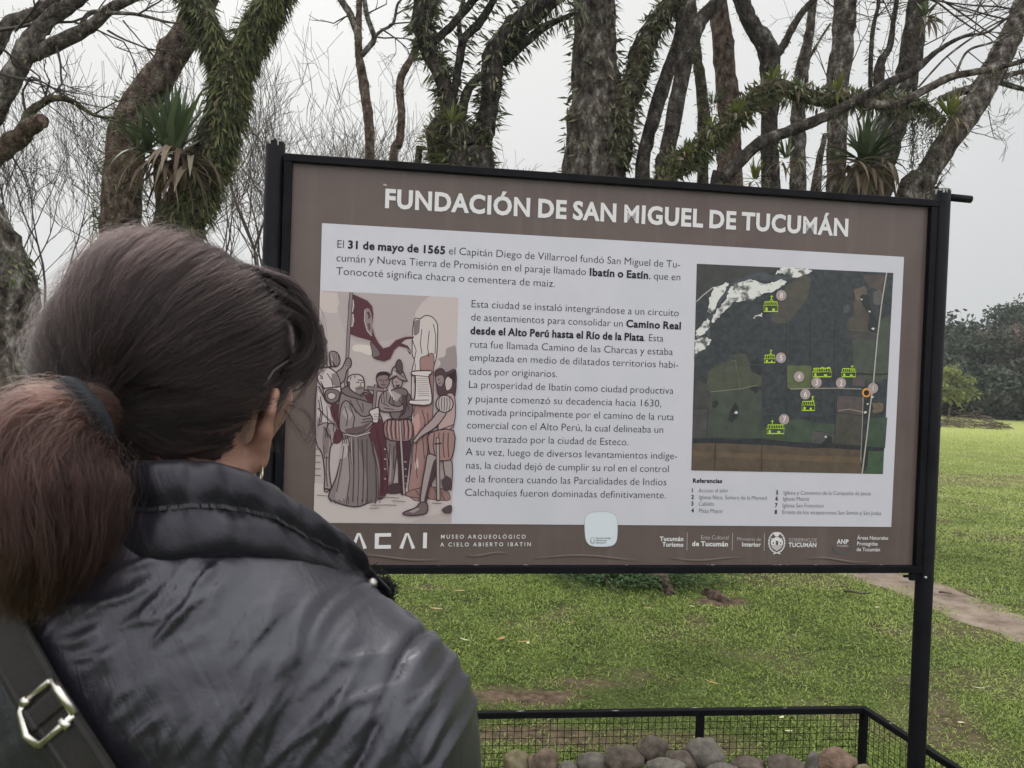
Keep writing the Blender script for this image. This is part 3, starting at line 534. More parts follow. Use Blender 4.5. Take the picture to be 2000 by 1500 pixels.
ip((162, 152, 149), [(45, 1230), (880, 1280), (878, 1400), (700, 1440), (630, 1470), (40, 1468)])
ip((168, 158, 155), [(650, 240), (690, 228), (720, 208), (760, 215), (790, 250), (797, 300), (790, 450), (770, 540), (768, 760), (760, 1000), (748, 1300), (628, 1300), (640, 1000), (635, 700), (640, 540), (655, 480), (640, 430)], 4)
ip((130, 101, 97), [(690, 470), (720, 455), (770, 440), (772, 540), (768, 760), (760, 1010), (748, 1310), (620, 1310), (640, 1100), (650, 900), (655, 760), (700, 720), (690, 540)], 3)
ip((158, 122, 118), [(650, 830), (680, 800), (690, 880), (664, 960), (650, 900)]); ip((168, 150, 146), [(655, 1110), (675, 1075), (680, 1130), (660, 1150)])
ip((104, 94, 94), [(650, 240), (690, 230), (684, 310), (664, 330), (650, 325)])
for q in ([(745, 300), (735, 400), (742, 460)], [(700, 290), (690, 380), (700, 440)], [(770, 260), (785, 330), (780, 440)], [(660, 500), (655, 620)], [(700, 780), (720, 850), (705, 960), (715, 1080)], [(670, 980), (660, 1080), (672, 1200)], [(735, 800), (742, 960), (730, 1110)], [(640, 350), (665, 420), (655, 470)]): il(LN, q, 4)
ip((122, 95, 91), [(600, 1290), (660, 1265), (760, 1250), (850, 1275), (872, 1310), (860, 1335), (760, 1328), (620, 1312)], 3)
for q in ([(660, 1270), (680, 1300), (720, 1300)], [(770, 1255), (790, 1290), (830, 1290)], [(730, 1300), (745, 1325)], [(820, 1300), (840, 1330)]): il(LN, q, 4)
ip(MA, [(258, 80), (290, 78), (370, 115), (400, 150), (408, 200), (400, 270), (415, 330), (440, 375), (465, 405), (500, 395), (540, 355), (600, 335), (650, 332), (650, 346), (600, 354), (575, 375), (615, 392), (642, 440), (625, 442), (605, 412), (560, 400), (535, 420), (510, 475), (470, 492), (420, 480), (400, 465), (445, 445), (405, 385), (380, 362), (300, 340), (248, 318)])
il((134, 122, 121), [(290, 78), (370, 115), (400, 150), (408, 200), (400, 270), (415, 330), (440, 375), (465, 405), (500, 395), (540, 355), (600, 335), (650, 332)], 6)
il((134, 122, 121), [(642, 440), (605, 408), (560, 398), (535, 420), (510, 475), (470, 492), (420, 480), (400, 465), (445, 445), (405, 385), (380, 362), (300, 340), (248, 318)], 6)
ip((94, 83, 83), [(385, 372), (412, 388), (446, 444), (402, 462), (396, 420)], 3)
ip((118, 104, 104), [(352, 172), (376, 165), (392, 200), (398, 270), (394, 330), (366, 300), (350, 240)]); il((150, 138, 136), [(352, 172), (350, 240), (366, 300), (394, 332)], 5)
ip(MA, [(362, 190), (378, 182), (388, 215), (372, 232), (374, 206)]); ip((84, 66, 69), [(366, 258), (384, 252), (388, 292), (376, 300)])
for y0 in (108, 196):
    ip((122, 110, 109), [(258, y0), (280, y0 + 4), (284, y0 + 40), (276, y0 + 76), (254, y0 + 78)], 3); il((160, 150, 147), [(260, y0), (280, y0 + 5), (284, y0 + 40), (276, y0 + 76), (254, y0 + 80)], 6)
il(LN, [(270, 66), (252, 330), (236, 640)], 20); il((116, 104, 104), [(270, 66), (252, 330), (236, 640)], 13)
# rider and horse
ip((80, 64, 67), [(88, 258), (104, 330), (124, 372), (104, 384), (96, 420), (78, 430), (76, 340)], 4)
ip((126, 114, 113), [(140, 430), (178, 430), (200, 470), (192, 510), (160, 520), (140, 480)], 5)
for k in range(4): il(LN, [(150 + k * 12, 432), (162 + k * 10, 470), (160 + k * 9, 512)], 3)
ip((120, 108, 107), [(176, 560), (215, 525), (240, 470), (266, 474), (268, 515), (244, 540), (228, 600), (198, 622)], 5)
for k in range(4): il(LN, [(232, 476 + k * 13), (266, 480 + k * 11)], 3)
ip((128, 117, 116), [(58, 640), (110, 720), (150, 750), (190, 752), (196, 850), (176, 960), (142, 1010), (134, 1120), (140, 1200), (146, 1262), (106, 1280), (108, 1180), (92, 1050), (52, 960)], 5)
ip((158, 148, 146), [(66, 660), (100, 720), (140, 780), (150, 860), (100, 860), (60, 820)]); ip((104, 92, 92), [(100, 880), (140, 900), (130, 1040), (110, 1060), (92, 980)])
ip(MA, [(142, 760), (190, 752), (200, 850), (214, 960), (176, 990), (156, 960), (180, 880), (150, 820)])
ip((162, 152, 150), [(66, 530), (120, 522), (180, 560), (206, 640), (196, 715), (158, 748), (112, 725), (96, 650), (66, 604)], 5)
ip((112, 100, 100), [(150, 560), (180, 562), (204, 640), (180, 650), (150, 620)])
ip((98, 86, 86), [(112, 668), (150, 655), (196, 672), (190, 722), (150, 742), (116, 720)], 4); ip((160, 150, 147), [(126, 690), (150, 676), (176, 694), (160, 716), (134, 714)], 3)
for k in range(9): il(LN if k % 2 else (150, 140, 138), [(70 + k * 10, 450 + (k % 3) * 8), (76 + k * 9, 490), (68 + k * 11, 526)], 5)
il(LN, [(66, 530), (178, 516)], 8); il((92, 78, 80), [(66, 770), (110, 820), (190, 900)], 9); il(LN, [(60, 880), (110, 860), (180, 870)], 5); il(LN, [(120, 760), (126, 860), (110, 950)], 4)
il(LN, [(108, 1075), (134, 1075)], 4); il(LN, [(106, 1262), (150, 1270)], 9)
for k in range(5): il((90, 76, 78), [(46, 1020 + k * 40), (84, 1022 + k * 40)], 4)
il(LN, [(78, 572), (92, 580), (96, 592), (84, 590)], 6); il(LN, [(150, 520), (140, 470), (160, 500), (176, 520)], 6); il(LN, [(104, 525), (98, 480), (118, 508)], 6); il(LN, [(122, 560), (150, 600), (160, 650)], 4); il(LN, [(84, 610), (108, 660)], 5); il(LN, [(96, 652), (204, 640)], 6); il(LN, [(150, 750), (170, 820), (160, 900), (176, 960)], 4); il(LN, [(80, 700), (96, 790), (84, 860)], 5); il(LN, [(70, 720), (84, 800), (70, 880)], 5); il(LN, [(120, 1060), (116, 1160), (124, 1250)], 4); il(LN, [(100, 1000), (106, 1080)], 4); il(LN, [(140, 930), (150, 1000)], 4); il(LN, [(134, 860), (120, 900), (126, 950)], 4)
for k in range(7): il(LN, [(100 + k * 6, 890 + k * 9), (118 + k * 4, 896 + k * 10)], 3)
# men at the back
ip((140, 128, 127), [(398, 700), (440, 640), (484, 650), (506, 700), (440, 790), (404, 780)], 4)
ip((112, 95, 94), [(425, 575), (445, 555), (490, 558), (505, 580), (500, 620), (480, 648), (444, 644), (426, 612)], 4)
ip((45, 32, 36), [(420, 596), (426, 562), (460, 548), (500, 556), (506, 590), (484, 572), (440, 576)]); il(LN, [(440, 600), (456, 602)], 5); il(LN, [(474, 602), (492, 600)], 5); il(LN, [(452, 630), (480, 630)], 5); il(LN, [(466, 600), (462, 618), (472, 620)], 3)
# monk
ip((108, 98, 98), [(205, 690), (260, 668), (330, 690), (352, 660), (395, 690), (402, 770), (440, 800), (470, 900), (480, 1100), (488, 1280), (430, 1330), (370, 1350), (310, 1372), (240, 1365), (170, 1342), (130, 1310), (175, 1200), (205, 1080), (220, 960), (200, 900), (188, 830)], 5)
ip((150, 140, 138), [(222, 965), (262, 955), (244, 1060), (226, 1090), (200, 1080)]); ip((126, 115, 114), [(205, 1090), (250, 1060), (262, 1180), (230, 1340), (170, 1330), (180, 1210)])
ip((92, 82, 83), [(305, 955), (378, 940), (412, 1100), (436, 1325), (372, 1345), (352, 1335), (365, 1200), (330, 1060)])
ip(MA, [(372, 930), (420, 850), (450, 840), (475, 900), (485, 1100), (488, 1280), (440, 1322), (444, 1150), (408, 1000)])
for q in ([(250, 1000), (262, 1200), (240, 1360)], [(310, 960), (316, 1180), (308, 1366)], [(365, 960), (366, 1180), (370, 1346)], [(400, 990), (432, 1150), (436, 1326)]): il(LN, q, 4)
ip((118, 107, 107), [(198, 830), (212, 750), (250, 730), (330, 820), (400, 812), (414, 850), (340, 920), (232, 926), (200, 900)], 5)
ip((140, 129, 128), [(212, 800), (232, 760), (280, 810), (250, 850)]); ip((84, 68, 70), [(230, 900), (330, 880), (400, 850), (340, 920), (236, 926)])
ip((96, 84, 85), [(208, 662), (256, 640), (330, 700), (352, 676), (388, 690), (396, 740), (340, 724), (240, 694)], 5); ip(MA, [(346, 690), (392, 684), (396, 742), (366, 726)])
for q in ([(262, 720), (300, 800)], [(300, 720), (340, 800)], [(338, 740), (344, 790)]): il(LN, q, 4)
ip((156, 144, 141), [(244, 604), (262, 574), (305, 565), (340, 582), (350, 622), (346, 660), (322, 688), (282, 672), (256, 644)], 5)
ip((112, 100, 100), [(292, 648), (318, 636), (347, 644), (346, 670), (322, 690), (296, 676)]); ip((70, 54, 57), [(246, 606), (262, 610), (264, 640), (252, 640)])
il(LN, [(300, 616), (318, 614)], 5); il(LN, [(330, 614), (344, 616)], 5); il(LN, [(324, 618), (330, 634), (320, 638)], 4); il(LN, [(306, 654), (332, 652)], 4)
il(LN, [(420, 628), (406, 782)], 22); il(LN, [(366, 648), (468, 662)], 22); il((108, 96, 96), [(420, 630), (406, 780)], 14); il((108, 96, 96), [(368, 649), (466, 661)], 14)
ip((166, 156, 153), [(378, 792), (410, 774), (436, 768), (440, 800), (432, 858), (400, 856), (398, 830)], 5)
for k in range(3): il(LN, [(404, 812 + k * 14), (434, 806 + k * 15)], 3)
il(LN, [(232, 930), (300, 944), (384, 920)], 13); il((152, 141, 139), [(232, 930), (300, 944), (384, 920)], 7); il(LN, [(268, 944), (276, 1112)], 12); il((140, 129, 128), [(268, 944), (276, 1110)], 6)
il(LN, [(252, 948), (262, 1040)], 4)
for k in range(12): il(LN, [(140 + k * 28, 1318 + 10 * math.sin(k)), (146 + k * 27, 1348 + 8 * math.sin(k * 2))], 3)
# man in helmet
ip((100, 88, 88), [(482, 960), (548, 970), (540, 1100), (522, 1230), (492, 1250), (496, 1100)], 4); ip((60, 40, 45), [(545, 975), (628, 965), (622, 1100), (592, 1290), (562, 1260), (556, 1100)], 4)
ip((62, 46, 49), [(490, 1250), (536, 1230), (572, 1240), (564, 1286), (492, 1288)], 3); il((130, 118, 117), [(500, 1000), (512, 1120), (505, 1220)], 8)
for k in range(4): il((150, 140, 137), [(470, 1020 + k * 60), (482, 1024 + k * 60)], 6); il((150, 140, 137), [(584, 1100 + k * 44), (606, 1098 + k * 44)], 5)
ip((118, 93, 90), [(474, 856), (520, 836), (600, 836), (640, 862), (636, 960), (562, 974), (490, 960), (468, 915)], 5)
for k in range(6): il(LN, [(492 + k * 24, 842), (484 + k * 27, 900), (496 + k * 24, 962)], 6); il((152, 120, 117), [(502 + k * 24, 845), (496 + k * 27, 900), (506 + k * 24, 955)], 5)
ip((96, 85, 86), [(498, 684), (540, 652), (592, 652), (618, 690), (612, 780), (592, 832), (520, 834), (500, 760)], 5)
ip((138, 127, 126), [(520, 664), (574, 692), (546, 732), (514, 704)]); ip((70, 54, 57), [(575, 690), (612, 690), (604, 790), (585, 826), (560, 826), (580, 760)])
ip((120, 107, 106), [(444, 704), (490, 660), (512, 690), (500, 742), (560, 762), (582, 744), (586, 782), (540, 794), (446, 786)], 5); ip((86, 73, 75), [(612, 684), (640, 722), (640, 812), (592, 836), (560, 830), (600, 790)], 5)
il((160, 150, 148), [(500, 656), (530, 720)], 12)
for k in range(3): il(LN, [(450 + k * 16, 690 - k * 10), (456 + k * 16, 740)], 4)
ip((130, 115, 113), [(520, 604), (545, 582), (578, 600), (576, 636), (552, 652), (530, 640)], 4); il(LN, [(538, 612), (552, 614)], 4); il(LN, [(546, 636), (562, 634)], 4); ip((60, 44, 48), [(540, 630), (566, 628), (560, 650), (546, 648)])
ip((120, 109, 108), [(494, 592), (514, 560), (522, 530), (546, 514), (580, 540), (602, 590), (610, 608), (564, 596), (542, 576), (512, 592)], 5); ip((76, 58, 61), [(540, 524), (548, 488), (564, 476), (578, 500), (580, 552), (562, 560)], 5); ip((150, 140, 138), [(524, 548), (540, 530), (545, 566), (522, 572)])
il(LN, [(490, 842), (640, 838)], 9); il(LN, [(566, 846), (594, 1300)], 16); il((136, 125, 124), [(566, 850), (592, 1296)], 9)
for q in ([(270, 580), (262, 600)], [(296, 572), (288, 588)], [(258, 640), (266, 660)], [(330, 640), (340, 650)], [(310, 600), (346, 602)], [(230, 760), (250, 820), (240, 880)], [(260, 750), (290, 830), (280, 890)], [(340, 840), (390, 834)], [(330, 860), (396, 848)], [(225, 1000), (210, 1120), (180, 1280)], [(285, 960), (286, 1150), (280, 1340)], [(335, 960), (345, 1150), (340, 1340)], [(425, 900), (455, 1060), (462, 1280)], [(388, 960), (420, 1120), (424, 1320)], [(236, 940), (226, 985)], [(246, 942), (240, 990)], [(520, 700), (530, 760)], [(560, 720), (590, 760), (580, 820)], [(600, 700), (620, 780)], [(460, 740), (500, 760)], [(470, 770), (530, 780)], [(560, 1000), (575, 1120), (570, 1240)], [(505, 990), (500, 1120)], [(530, 1000), (528, 1140)], [(530, 540), (560, 560), (590, 585)]): il(LN, q, 4)
# scroll
ip((172, 163, 160), [(642, 548), (750, 544), (758, 560), (742, 582), (760, 690), (746, 750), (630, 746), (628, 722), (656, 712), (660, 582), (644, 572)], 5)
for k in range(9): il((100, 88, 88), [(668 + k, 592 + k * 13), (700 + (k * 7) % 22, 590 + k * 13), (738 + k, 592 + k * 13)], 3)
il(LN, [(648, 572), (742, 580)], 4); il(LN, [(632, 724), (744, 722)], 4)
# men on the right
ip((66, 50, 53), [(780, 548), (820, 530), (850, 556), (906, 540), (900, 700), (850, 690), (800, 690), (786, 600)], 4)
ip((118, 103, 102), [(785, 580), (822, 570), (836, 600), (818, 642), (790, 624)], 3); ip((160, 148, 146), [(840, 610), (858, 578), (884, 590), (880, 646), (850, 664)], 3); ip((45, 32, 36), [(850, 570), (905, 545), (902, 620), (884, 600), (860, 580)])
il(LN, [(796, 596), (810, 598)], 4); il(LN, [(800, 622), (816, 618)], 4)
ip((130, 118, 116), [(832, 1080), (882, 1100), (880, 1250), (866, 1262), (840, 1180)], 4); ip((66, 52, 55), [(818, 1210), (850, 1180), (879, 1200), (878, 1272), (830, 1268)]); ip((70, 57, 60), [(824, 1386), (876, 1362), (877, 1406), (842, 1408)], 3)
ip((148, 126, 123), [(850, 690), (899, 700), (892, 880), (800, 912), (824, 800), (880, 780)], 4)
ip((128, 101, 97), [(750, 922), (892, 908), (886, 1062), (840, 1092), (762, 1072), (740, 1000)], 5)
for k in range(4): il(LN, [(776 + k * 28, 920), (768 + k * 30, 1000), (782 + k * 27, 1072)], 5)
ip((132, 120, 118), [(738, 1050), (802, 1084), (782, 1180), (742, 1260), (726, 1342), (690, 1346), (702, 1230), (720, 1130)], 5); ip((62, 45, 49), [(772, 1092), (801, 1092), (775, 1190), (742, 1260), (726, 1340), (712, 1340), (735, 1240)])
ip((92, 79, 80), [(690, 1346), (731, 1350), (727, 1410), (640, 1424), (585, 1416), (600, 1400), (664, 1376)], 5); ip((130, 118, 117), [(620, 1402), (670, 1378), (690, 1384), (650, 1408)])
ip((136, 121, 119), [(800, 790), (852, 792), (790, 882), (700, 942), (660, 982), (648, 968), (700, 900), (760, 840)], 5)
ip((150, 139, 137), circ(838, 745, 52, 52, 18), 5)
for k in range(5): il(LN, [(806 + k * 15, 706), (800 + k * 18, 745), (808 + k * 14, 786)], 4)
il(LN, [(796, 950), (800, 1335)], 22); il((136, 125, 123), [(796, 955), (800, 1328)], 13); il(LN, [(775, 990), (820, 985)], 8); il(LN, [(790, 910), (896, 870)], 5)
for q in ([(390, 1362), (480, 1360), (545, 1362)], [(440, 1310), (560, 1318)], [(520, 1335), (600, 1340)], [(60, 1300), (120, 1305)], [(760, 1350), (820, 1352)], [(380, 1380), (440, 1378)]): il((96, 82, 83), q, 4)
b.build('drawn_scene', il_m, board)

# --- the aerial map ---------------------------------------------------
def ML(pts): return [(1340 + x / 3.41, 500 + y / 3.41) for x, y in pts]
mp_m = []; mp_i = {}
def mc(c, var=1):
    k = (c, var)
    if k not in mp_i:
        mp_i[k] = len(mp_m); c_ = pc(*[v * .72 + w_ * .28 for v, w_ in zip(c, (40, 44, 43))]) if var == 1 else pc(*c)
        if var == 1: m = mat('map_tint', [tuple(x * .72 for x in c_), c_, tuple(x * 1.25 for x in c_)], rough=.36, scale=34, detail=8, spec=.4)
        elif var == 2: m = mat('map_gravel', [tuple(x * .16 for x in c_), c_, tuple(x * .9 for x in c_)], rough=.36, scale=26, detail=9, spec=.4, ramp=[.41, .5, .8], stretch=(1, 1, 1.3))
        elif var == 3: m = mat('map_wood', [tuple(x * .45 for x in c_), c_, tuple(x * 1.5 for x in c_)], rough=.36, scale=60, detail=8, spec=.4)
        else: m = ink('map_ink', c_, .36)
        mp_m.append(m)
    return mp_i[k]
b = MB(); lay = [.0020]
def mpoly(c, pts, var=1): lay[0] += .00002; ppoly(b, ML(pts), lay[0], mc(c, var))
def mline(c, pts, w, var=0): lay[0] += .00002; pline(b, ML(pts), w * .00042, lay[0], mc(c, var))
def wob(pts, a=5, n=4):
    q = crom(np.array(list(pts) + [pts[0]], float), n)[:-1]; r_ = random.Random(len(pts) * 7 + int(pts[0][0]))
    return [(x + r_.uniform(-a, a), y + r_.uniform(-a, a)) for x, y in q]
mpoly((38, 42, 44), [(70, 52), (1378, 113), (1308, 1452), (33, 1427)], 3)
mpoly((46, 46, 42), [(70, 52), (640, 78), (560, 110), (330, 160), (200, 200), (66, 300)])
mpoly((68, 62, 50), wob([(665, 195), (760, 140), (825, 150), (800, 290), (750, 360), (690, 430), (620, 450), (560, 420), (620, 300)]))
mpoly((72, 60, 52), [(1170, 125), (1322, 128), (1300, 240), (1215, 200)]); mpoly((70, 60, 50), wob([(1115, 300), (1180, 310), (1215, 400), (1210, 500), (1080, 490), (1075, 420), (1110, 400)], 3, 2)); mpoly((98, 80, 66), wob([(1120, 220), (1190, 200), (1200, 250), (1150, 300), (1120, 270)], 6, 3))
mpoly((84, 80, 74), wob([(1250, 240), (1300, 230), (1290, 320), (1240, 300)], 8, 3)); mpoly((66, 66, 66), wob([(1045, 340), (1075, 320), (1085, 370), (1050, 380)], 4, 3))
mpoly((58, 64, 52), [(1105, 560), (1275, 515), (1232, 850), (1110, 770)]); mpoly((60, 68, 52), [(1290, 425), (1362, 395), (1342, 810), (1242, 850)]); mpoly((56, 52, 50), [(1075, 430), (1090, 495), (1275, 520), (1268, 560), (1050, 545)])
mpoly((62, 66, 48), wob([(150, 770), (230, 710), (330, 690), (300, 660), (395, 655), (430, 770), (500, 790), (495, 870), (360, 885), (150, 900)], 4, 2)); mpoly((54, 62, 48), [(155, 905), (360, 885), (502, 890), (502, 1215), (140, 1205)])
mpoly((52, 50, 46), [(62, 820), (150, 860), (152, 1010), (50, 1010)]); mpoly((64, 58, 58), [(50, 1020), (142, 1020), (132, 1210), (40, 1210)])
mpoly((82, 92, 50), wob([(668, 728), (745, 730), (825, 732), (822, 810), (820, 882), (745, 882), (672, 880), (670, 800)], 3, 3))
mpoly((54, 68, 48), wob([(515, 1140), (660, 1110), (700, 1090), (830, 1100), (835, 1240), (515, 1215)], 3, 2)); mpoly((52, 66, 46), [(840, 1110), (990, 1120), (985, 1180), (845, 1160)]); mpoly((72, 64, 66), [(840, 1165), (990, 1185), (980, 1255), (835, 1245)])
mpoly((74, 62, 60), [(1005, 930), (1180, 940), (1172, 1060), (1000, 1040)]); mpoly((62, 58, 48), [(1000, 1050), (1167, 1065), (1162, 1260), (990, 1250)]); mpoly((72, 58, 58), [(1110, 790), (1190, 810), (1182, 870), (1100, 860)])
mpoly((48, 66, 46), [(1215, 1080), (1337, 1075), (1322, 1280), (1200, 1270)]); mpoly((54, 76, 50), [(1200, 1300), (1315, 1298), (1308, 1450), (1178, 1446)]); mpoly((104, 86, 66), wob([(1240, 985), (1300, 970), (1310, 1030), (1250, 1050)], 8, 3))
mpoly((82, 65, 50), [(42, 1245), (500, 1250), (840, 1275), (1180, 1290), (1170, 1448), (33, 1427)]); mpoly((96, 76, 54), [(42, 1300), (1170, 1340), (1172, 1380), (40, 1330)])
mpoly((28, 30, 34), [(43, 1218), (180, 1212), (330, 1222), (500, 1214), (660, 1234), (840, 1248), (1000, 1256), (1200, 1268), (1317, 1275), (1315, 1300), (1100, 1290), (960, 1276), (840, 1282), (600, 1262), (420, 1254), (240, 1246), (42, 1244)], 3)
for q in ([(420, 880), (450, 860), (480, 890), (450, 915)], [(175, 970), (205, 960), (205, 1005), (178, 1010)], [(290, 1040), (330, 970), (350, 1060), (300, 1110), (280, 1090)], [(1150, 270), (1200, 260), (1230, 360), (1260, 440), (1240, 510), (1205, 480), (1210, 400)], [(900, 1240), (950, 1200), (980, 1250), (930, 1265)], [(1190, 960), (1230, 950), (1220, 1090), (1170, 1060)], [(430, 700), (480, 690), (520, 790), (440, 770)], [(1170, 1290), (1210, 1290), (1195, 1420), (1165, 1400)]): mpoly((26, 30, 30), wob(q, 7, 4), 3)
mpoly((58, 62, 68), wob([(330, 165), (480, 112), (590, 128), (740, 140), (640, 165), (400, 168), (300, 240), (220, 320), (160, 440), (150, 560), (60, 680), (62, 640), (130, 560), (130, 440), (200, 320), (270, 200)], 4, 3))
GR = (182, 182, 176)
for q in ([(590, 120), (640, 80), (755, 86), (830, 90), (820, 115), (720, 140), (640, 118)], [(330, 180), (420, 160), (520, 182), (600, 165), (660, 160), (640, 200), (560, 240), (490, 262), (440, 292), (380, 300), (310, 312), (250, 372), (200, 424), (170, 452), (180, 400), (230, 330), (272, 270), (284, 220)],
          [(180, 210), (272, 178), (250, 240), (210, 300), (170, 372), (140, 370), (152, 300)], [(62, 500), (140, 420), (150, 480), (112, 520), (70, 545)], [(60, 560), (112, 540), (166, 560), (130, 612), (80, 640), (57, 640)], [(440, 408), (500, 384), (500, 400), (450, 415)]): mpoly(GR, wob(q, 7, 5), 2)
mline((150, 148, 140), [(66, 305), (110, 262), (180, 208)], 7)
for x in (505, 670, 830, 990): mline((62, 66, 66), [(x, 420), (x - 3, 720), (x, 890), (x - 2, 1230)], 4)
for y in (395, 550, 722, 1050): mline((60, 63, 64), [(200 if y > 500 else 520, y), (670, y + 4), (1000, y + 6)], 4)
for x in (210, 352, 500, 670, 830, 980): mline((90, 74, 56), [(x, 1265), (x - 4, 1430)], 3)
mline((40, 32, 28), [(192, 1250), (188, 1430)], 4); mline((40, 32, 28), [(502, 1255), (500, 1435)], 4)
mline((124, 118, 110), [(690, 886), (830, 882), (1000, 880), (1165, 886)], 7); mline((110, 104, 92), [(160, 905), (355, 885), (470, 860)], 5); mline((96, 98, 78), [(355, 885), (345, 820), (325, 695), (300, 695)], 4); mline((84, 88, 70), [(850, 890), (830, 840), (825, 735)], 10)
mline((88, 86, 74), [(1080, 490), (1200, 500), (1270, 525)], 4); mline((40, 42, 40), [(1130, 780), (1240, 790), (1340, 785)], 9); mline((120, 108, 98), [(1010, 1030), (1080, 1020), (1180, 1040)], 7); mline((64, 68, 60), [(690, 1140), (985, 1145)], 3)
mline((146, 142, 134), [(1331, 112), (1300, 300), (1270, 540), (1242, 850), (1222, 1000), (1197, 1220), (1168, 1449)], 10); mline((140, 136, 128), [(1175, 935), (1170, 1100), (1158, 1360)], 5)
for x, y, r_ in [(1240, 485, 9), (1165, 290, 8), (1218, 370, 8), (330, 1042, 11), (1190, 1040, 11), (925, 1205, 9), (1205, 985, 8), (1236, 938, 9)]: mpoly((170, 170, 168), wob(circ(x, y, r_, r_ * .8, 7), 3, 1), 0)
b.build('aerial_map', mp_m, board)
b = MB(); w0 = .0034
for ch, x, y in [('8', 630, 263), ('5', 628, 678), ('4', 748, 803), ('3', 865, 842), ('2', 1027, 845), ('1', 1240, 880), ('6', 790, 920), ('7', 649, 1087)]:
    ppoly(b, ML(circ(x, y, 34, 35, 32)), w0, 0); (px0, py0), = ML([(x, y)])
    line(b, [(ch, 'r')], (px0 - (3.2 if ch != '1' else 2.2), py0 + 5.2), (px0 + (3.4 if ch != '1' else 2.2), py0 + 5.2), 10.6, w0 + .0004, 1)
ppoly(b, ML(circ(1197, 910, 29, 30, 28)), w0 - .0004, 2); ppoly(b, ML(circ(1197, 911, 18, 19, 24)), w0 - .0002, 3)
b.build('map_markers', [ink('marker_tan', pc(140, 127, 124)), ink('marker_digit', pc(206, 201, 197)), ink('marker_orange', pc(186, 130, 56)), ink('marker_dark', pc(40, 26, 22))], board)
b = MB(); w0 = .0036
def il2(pts, w=5, close=False): pline(b, ML(pts), w * .00042, w0, 0, close)
def church(x, y, w, h, tx, th, hatch=7):
    il2([(x, y), (x + w, y), (x + w, y - h), (x, y - h)], 7, True); il2([(x - 4, y - h), (x + 6, y - h - 24), (x + w - 6, y - h - 24), (x + w + 4, y - h)], 6, True)
    for k in range(hatch): il2([(x + 6 + k * w / hatch, y - h - 22), (x + 2 + (k + .5) * w / hatch, y - h)], 4)
    ppoly(b, ML([(x + 10, y), (x + 10, y - h * .6), (x + 16, y - h * .75), (x + 24, y - h * .6), (x + 24, y)]), w0, 0); ppoly(b, ML([(x + w * .6, y), (x + w * .6, y - h * .5), (x + w * .78, y - h * .5), (x + w * .78, y)]), w0, 0)
    il2([(tx - 12, y - h - 24), (tx - 10, y - h - th + 22), (tx, y - h - th + 8), (tx + 10, y - h - th + 22), (tx + 12, y - h - 24)], 7, True); il2([(tx, y - h - th + 8), (tx + 2, y - h - th - 16)], 6); il2([(tx - 8, y - h - th - 6), (tx + 11, y - h - th - 8)], 5); il2([(tx, y - h - 26), (tx, y - h - th + 20)], 6)
church(515, 370, 92, 40, 565, 52); church(517, 710, 72, 26, 560, 46, 5); church(768, 1028, 84, 36, 838, 46, 6); church(536, 1182, 112, 34, 570, 40); church(1032, 804, 92, 30, 1100, 32)
church(840, 804, 122, 32, 866, 14, 8)
for x in (945, 905): il2([(x - 10, 745), (x - 8, 742), (x + 8, 742), (x + 10, 760)], 6); 
b.build('church_icons', ink('icon_lime', pc(152, 178, 52)), board)
# ------------------------------------------------------------------ ground, path, grass
def fbm(x, y, s, o=4, seed=0.0):
    """cheap value noise on arrays"""
    x = np.asarray(x, float) * s + seed * 17.3; y = np.asarray(y, float) * s + seed * 9.1; t = np.zeros_like(x); a = .5
    def h(i, j): v = np.sin(i * 127.1 + j * 311.7) * 43758.5453; return v - np.floor(v)
    for _ in range(o):
        i, j = np.floor(x), np.floor(y); f, g = x - i, y - j; f = f * f * (3 - 2 * f); g = g * g * (3 - 2 * g)
        t += a * ((h(i, j) * (1 - f) + h(i + 1, j) * f) * (1 - g) + (h(i, j + 1) * (1 - f) + h(i + 1, j + 1) * f) * g)
        x, y, a = x * 2.03 + 5, y * 2.03 + 3, a * .5
    return t / .9375
PATH = np.array([[*G(px, py).xy] for px, py in [(1500, 1062), (1640, 1098), (1740, 1128), (1830, 1156), (1920, 1196), (2010, 1226), (2200, 1290), (2600, 1400)]])
PATHW = np.array([.28, .30, .30, .30, .31, .32, .34, .36]); PATHC = crom(np.column_stack([PATH, PATHW]), 8)
def path_dist(x, y):
    d = np.full(np.shape(x), 1e9)
    for a, c in zip(PATHC[:-1], PATHC[1:]):
        e = c[:2] - a[:2]; t = np.clip(((x - a[0]) * e[0] + (y - a[1]) * e[1]) / (e @ e), 0, 1)
        d = np.minimum(d, np.hypot(x - a[0] - t * e[0], y - a[1] - t * e[1]) - (a[2] + t * (c[2] - a[2])))
    return d
SPOTS = [(1010, 1352, .34, .10, 1.0), (1130, 1330, .26, .07, .8), (1250, 1440, .5, .12, .75), (1050, 1430, .28, .10, .9), (1405, 1172, .20, .12, 1.0), (1270, 1130, .45, .16, .8), (1900, 935, 2.6, .9, .55), (2010, 938, 2.2, .8, .5),
         (1560, 1130, .5, .25, .55), (1850, 1440, .25, .12, .7), (1650, 1390, .3, .08, .5), (1480, 1270, .3, .08, .45), (1950, 1330, .5, .2, .5), (1320, 1240, .35, .1, .4), (1880, 1230, .4, .2, .6)]
SPOTG = [(*G(px, py).xy, a, c, s) for px, py, a, c, s in SPOTS]
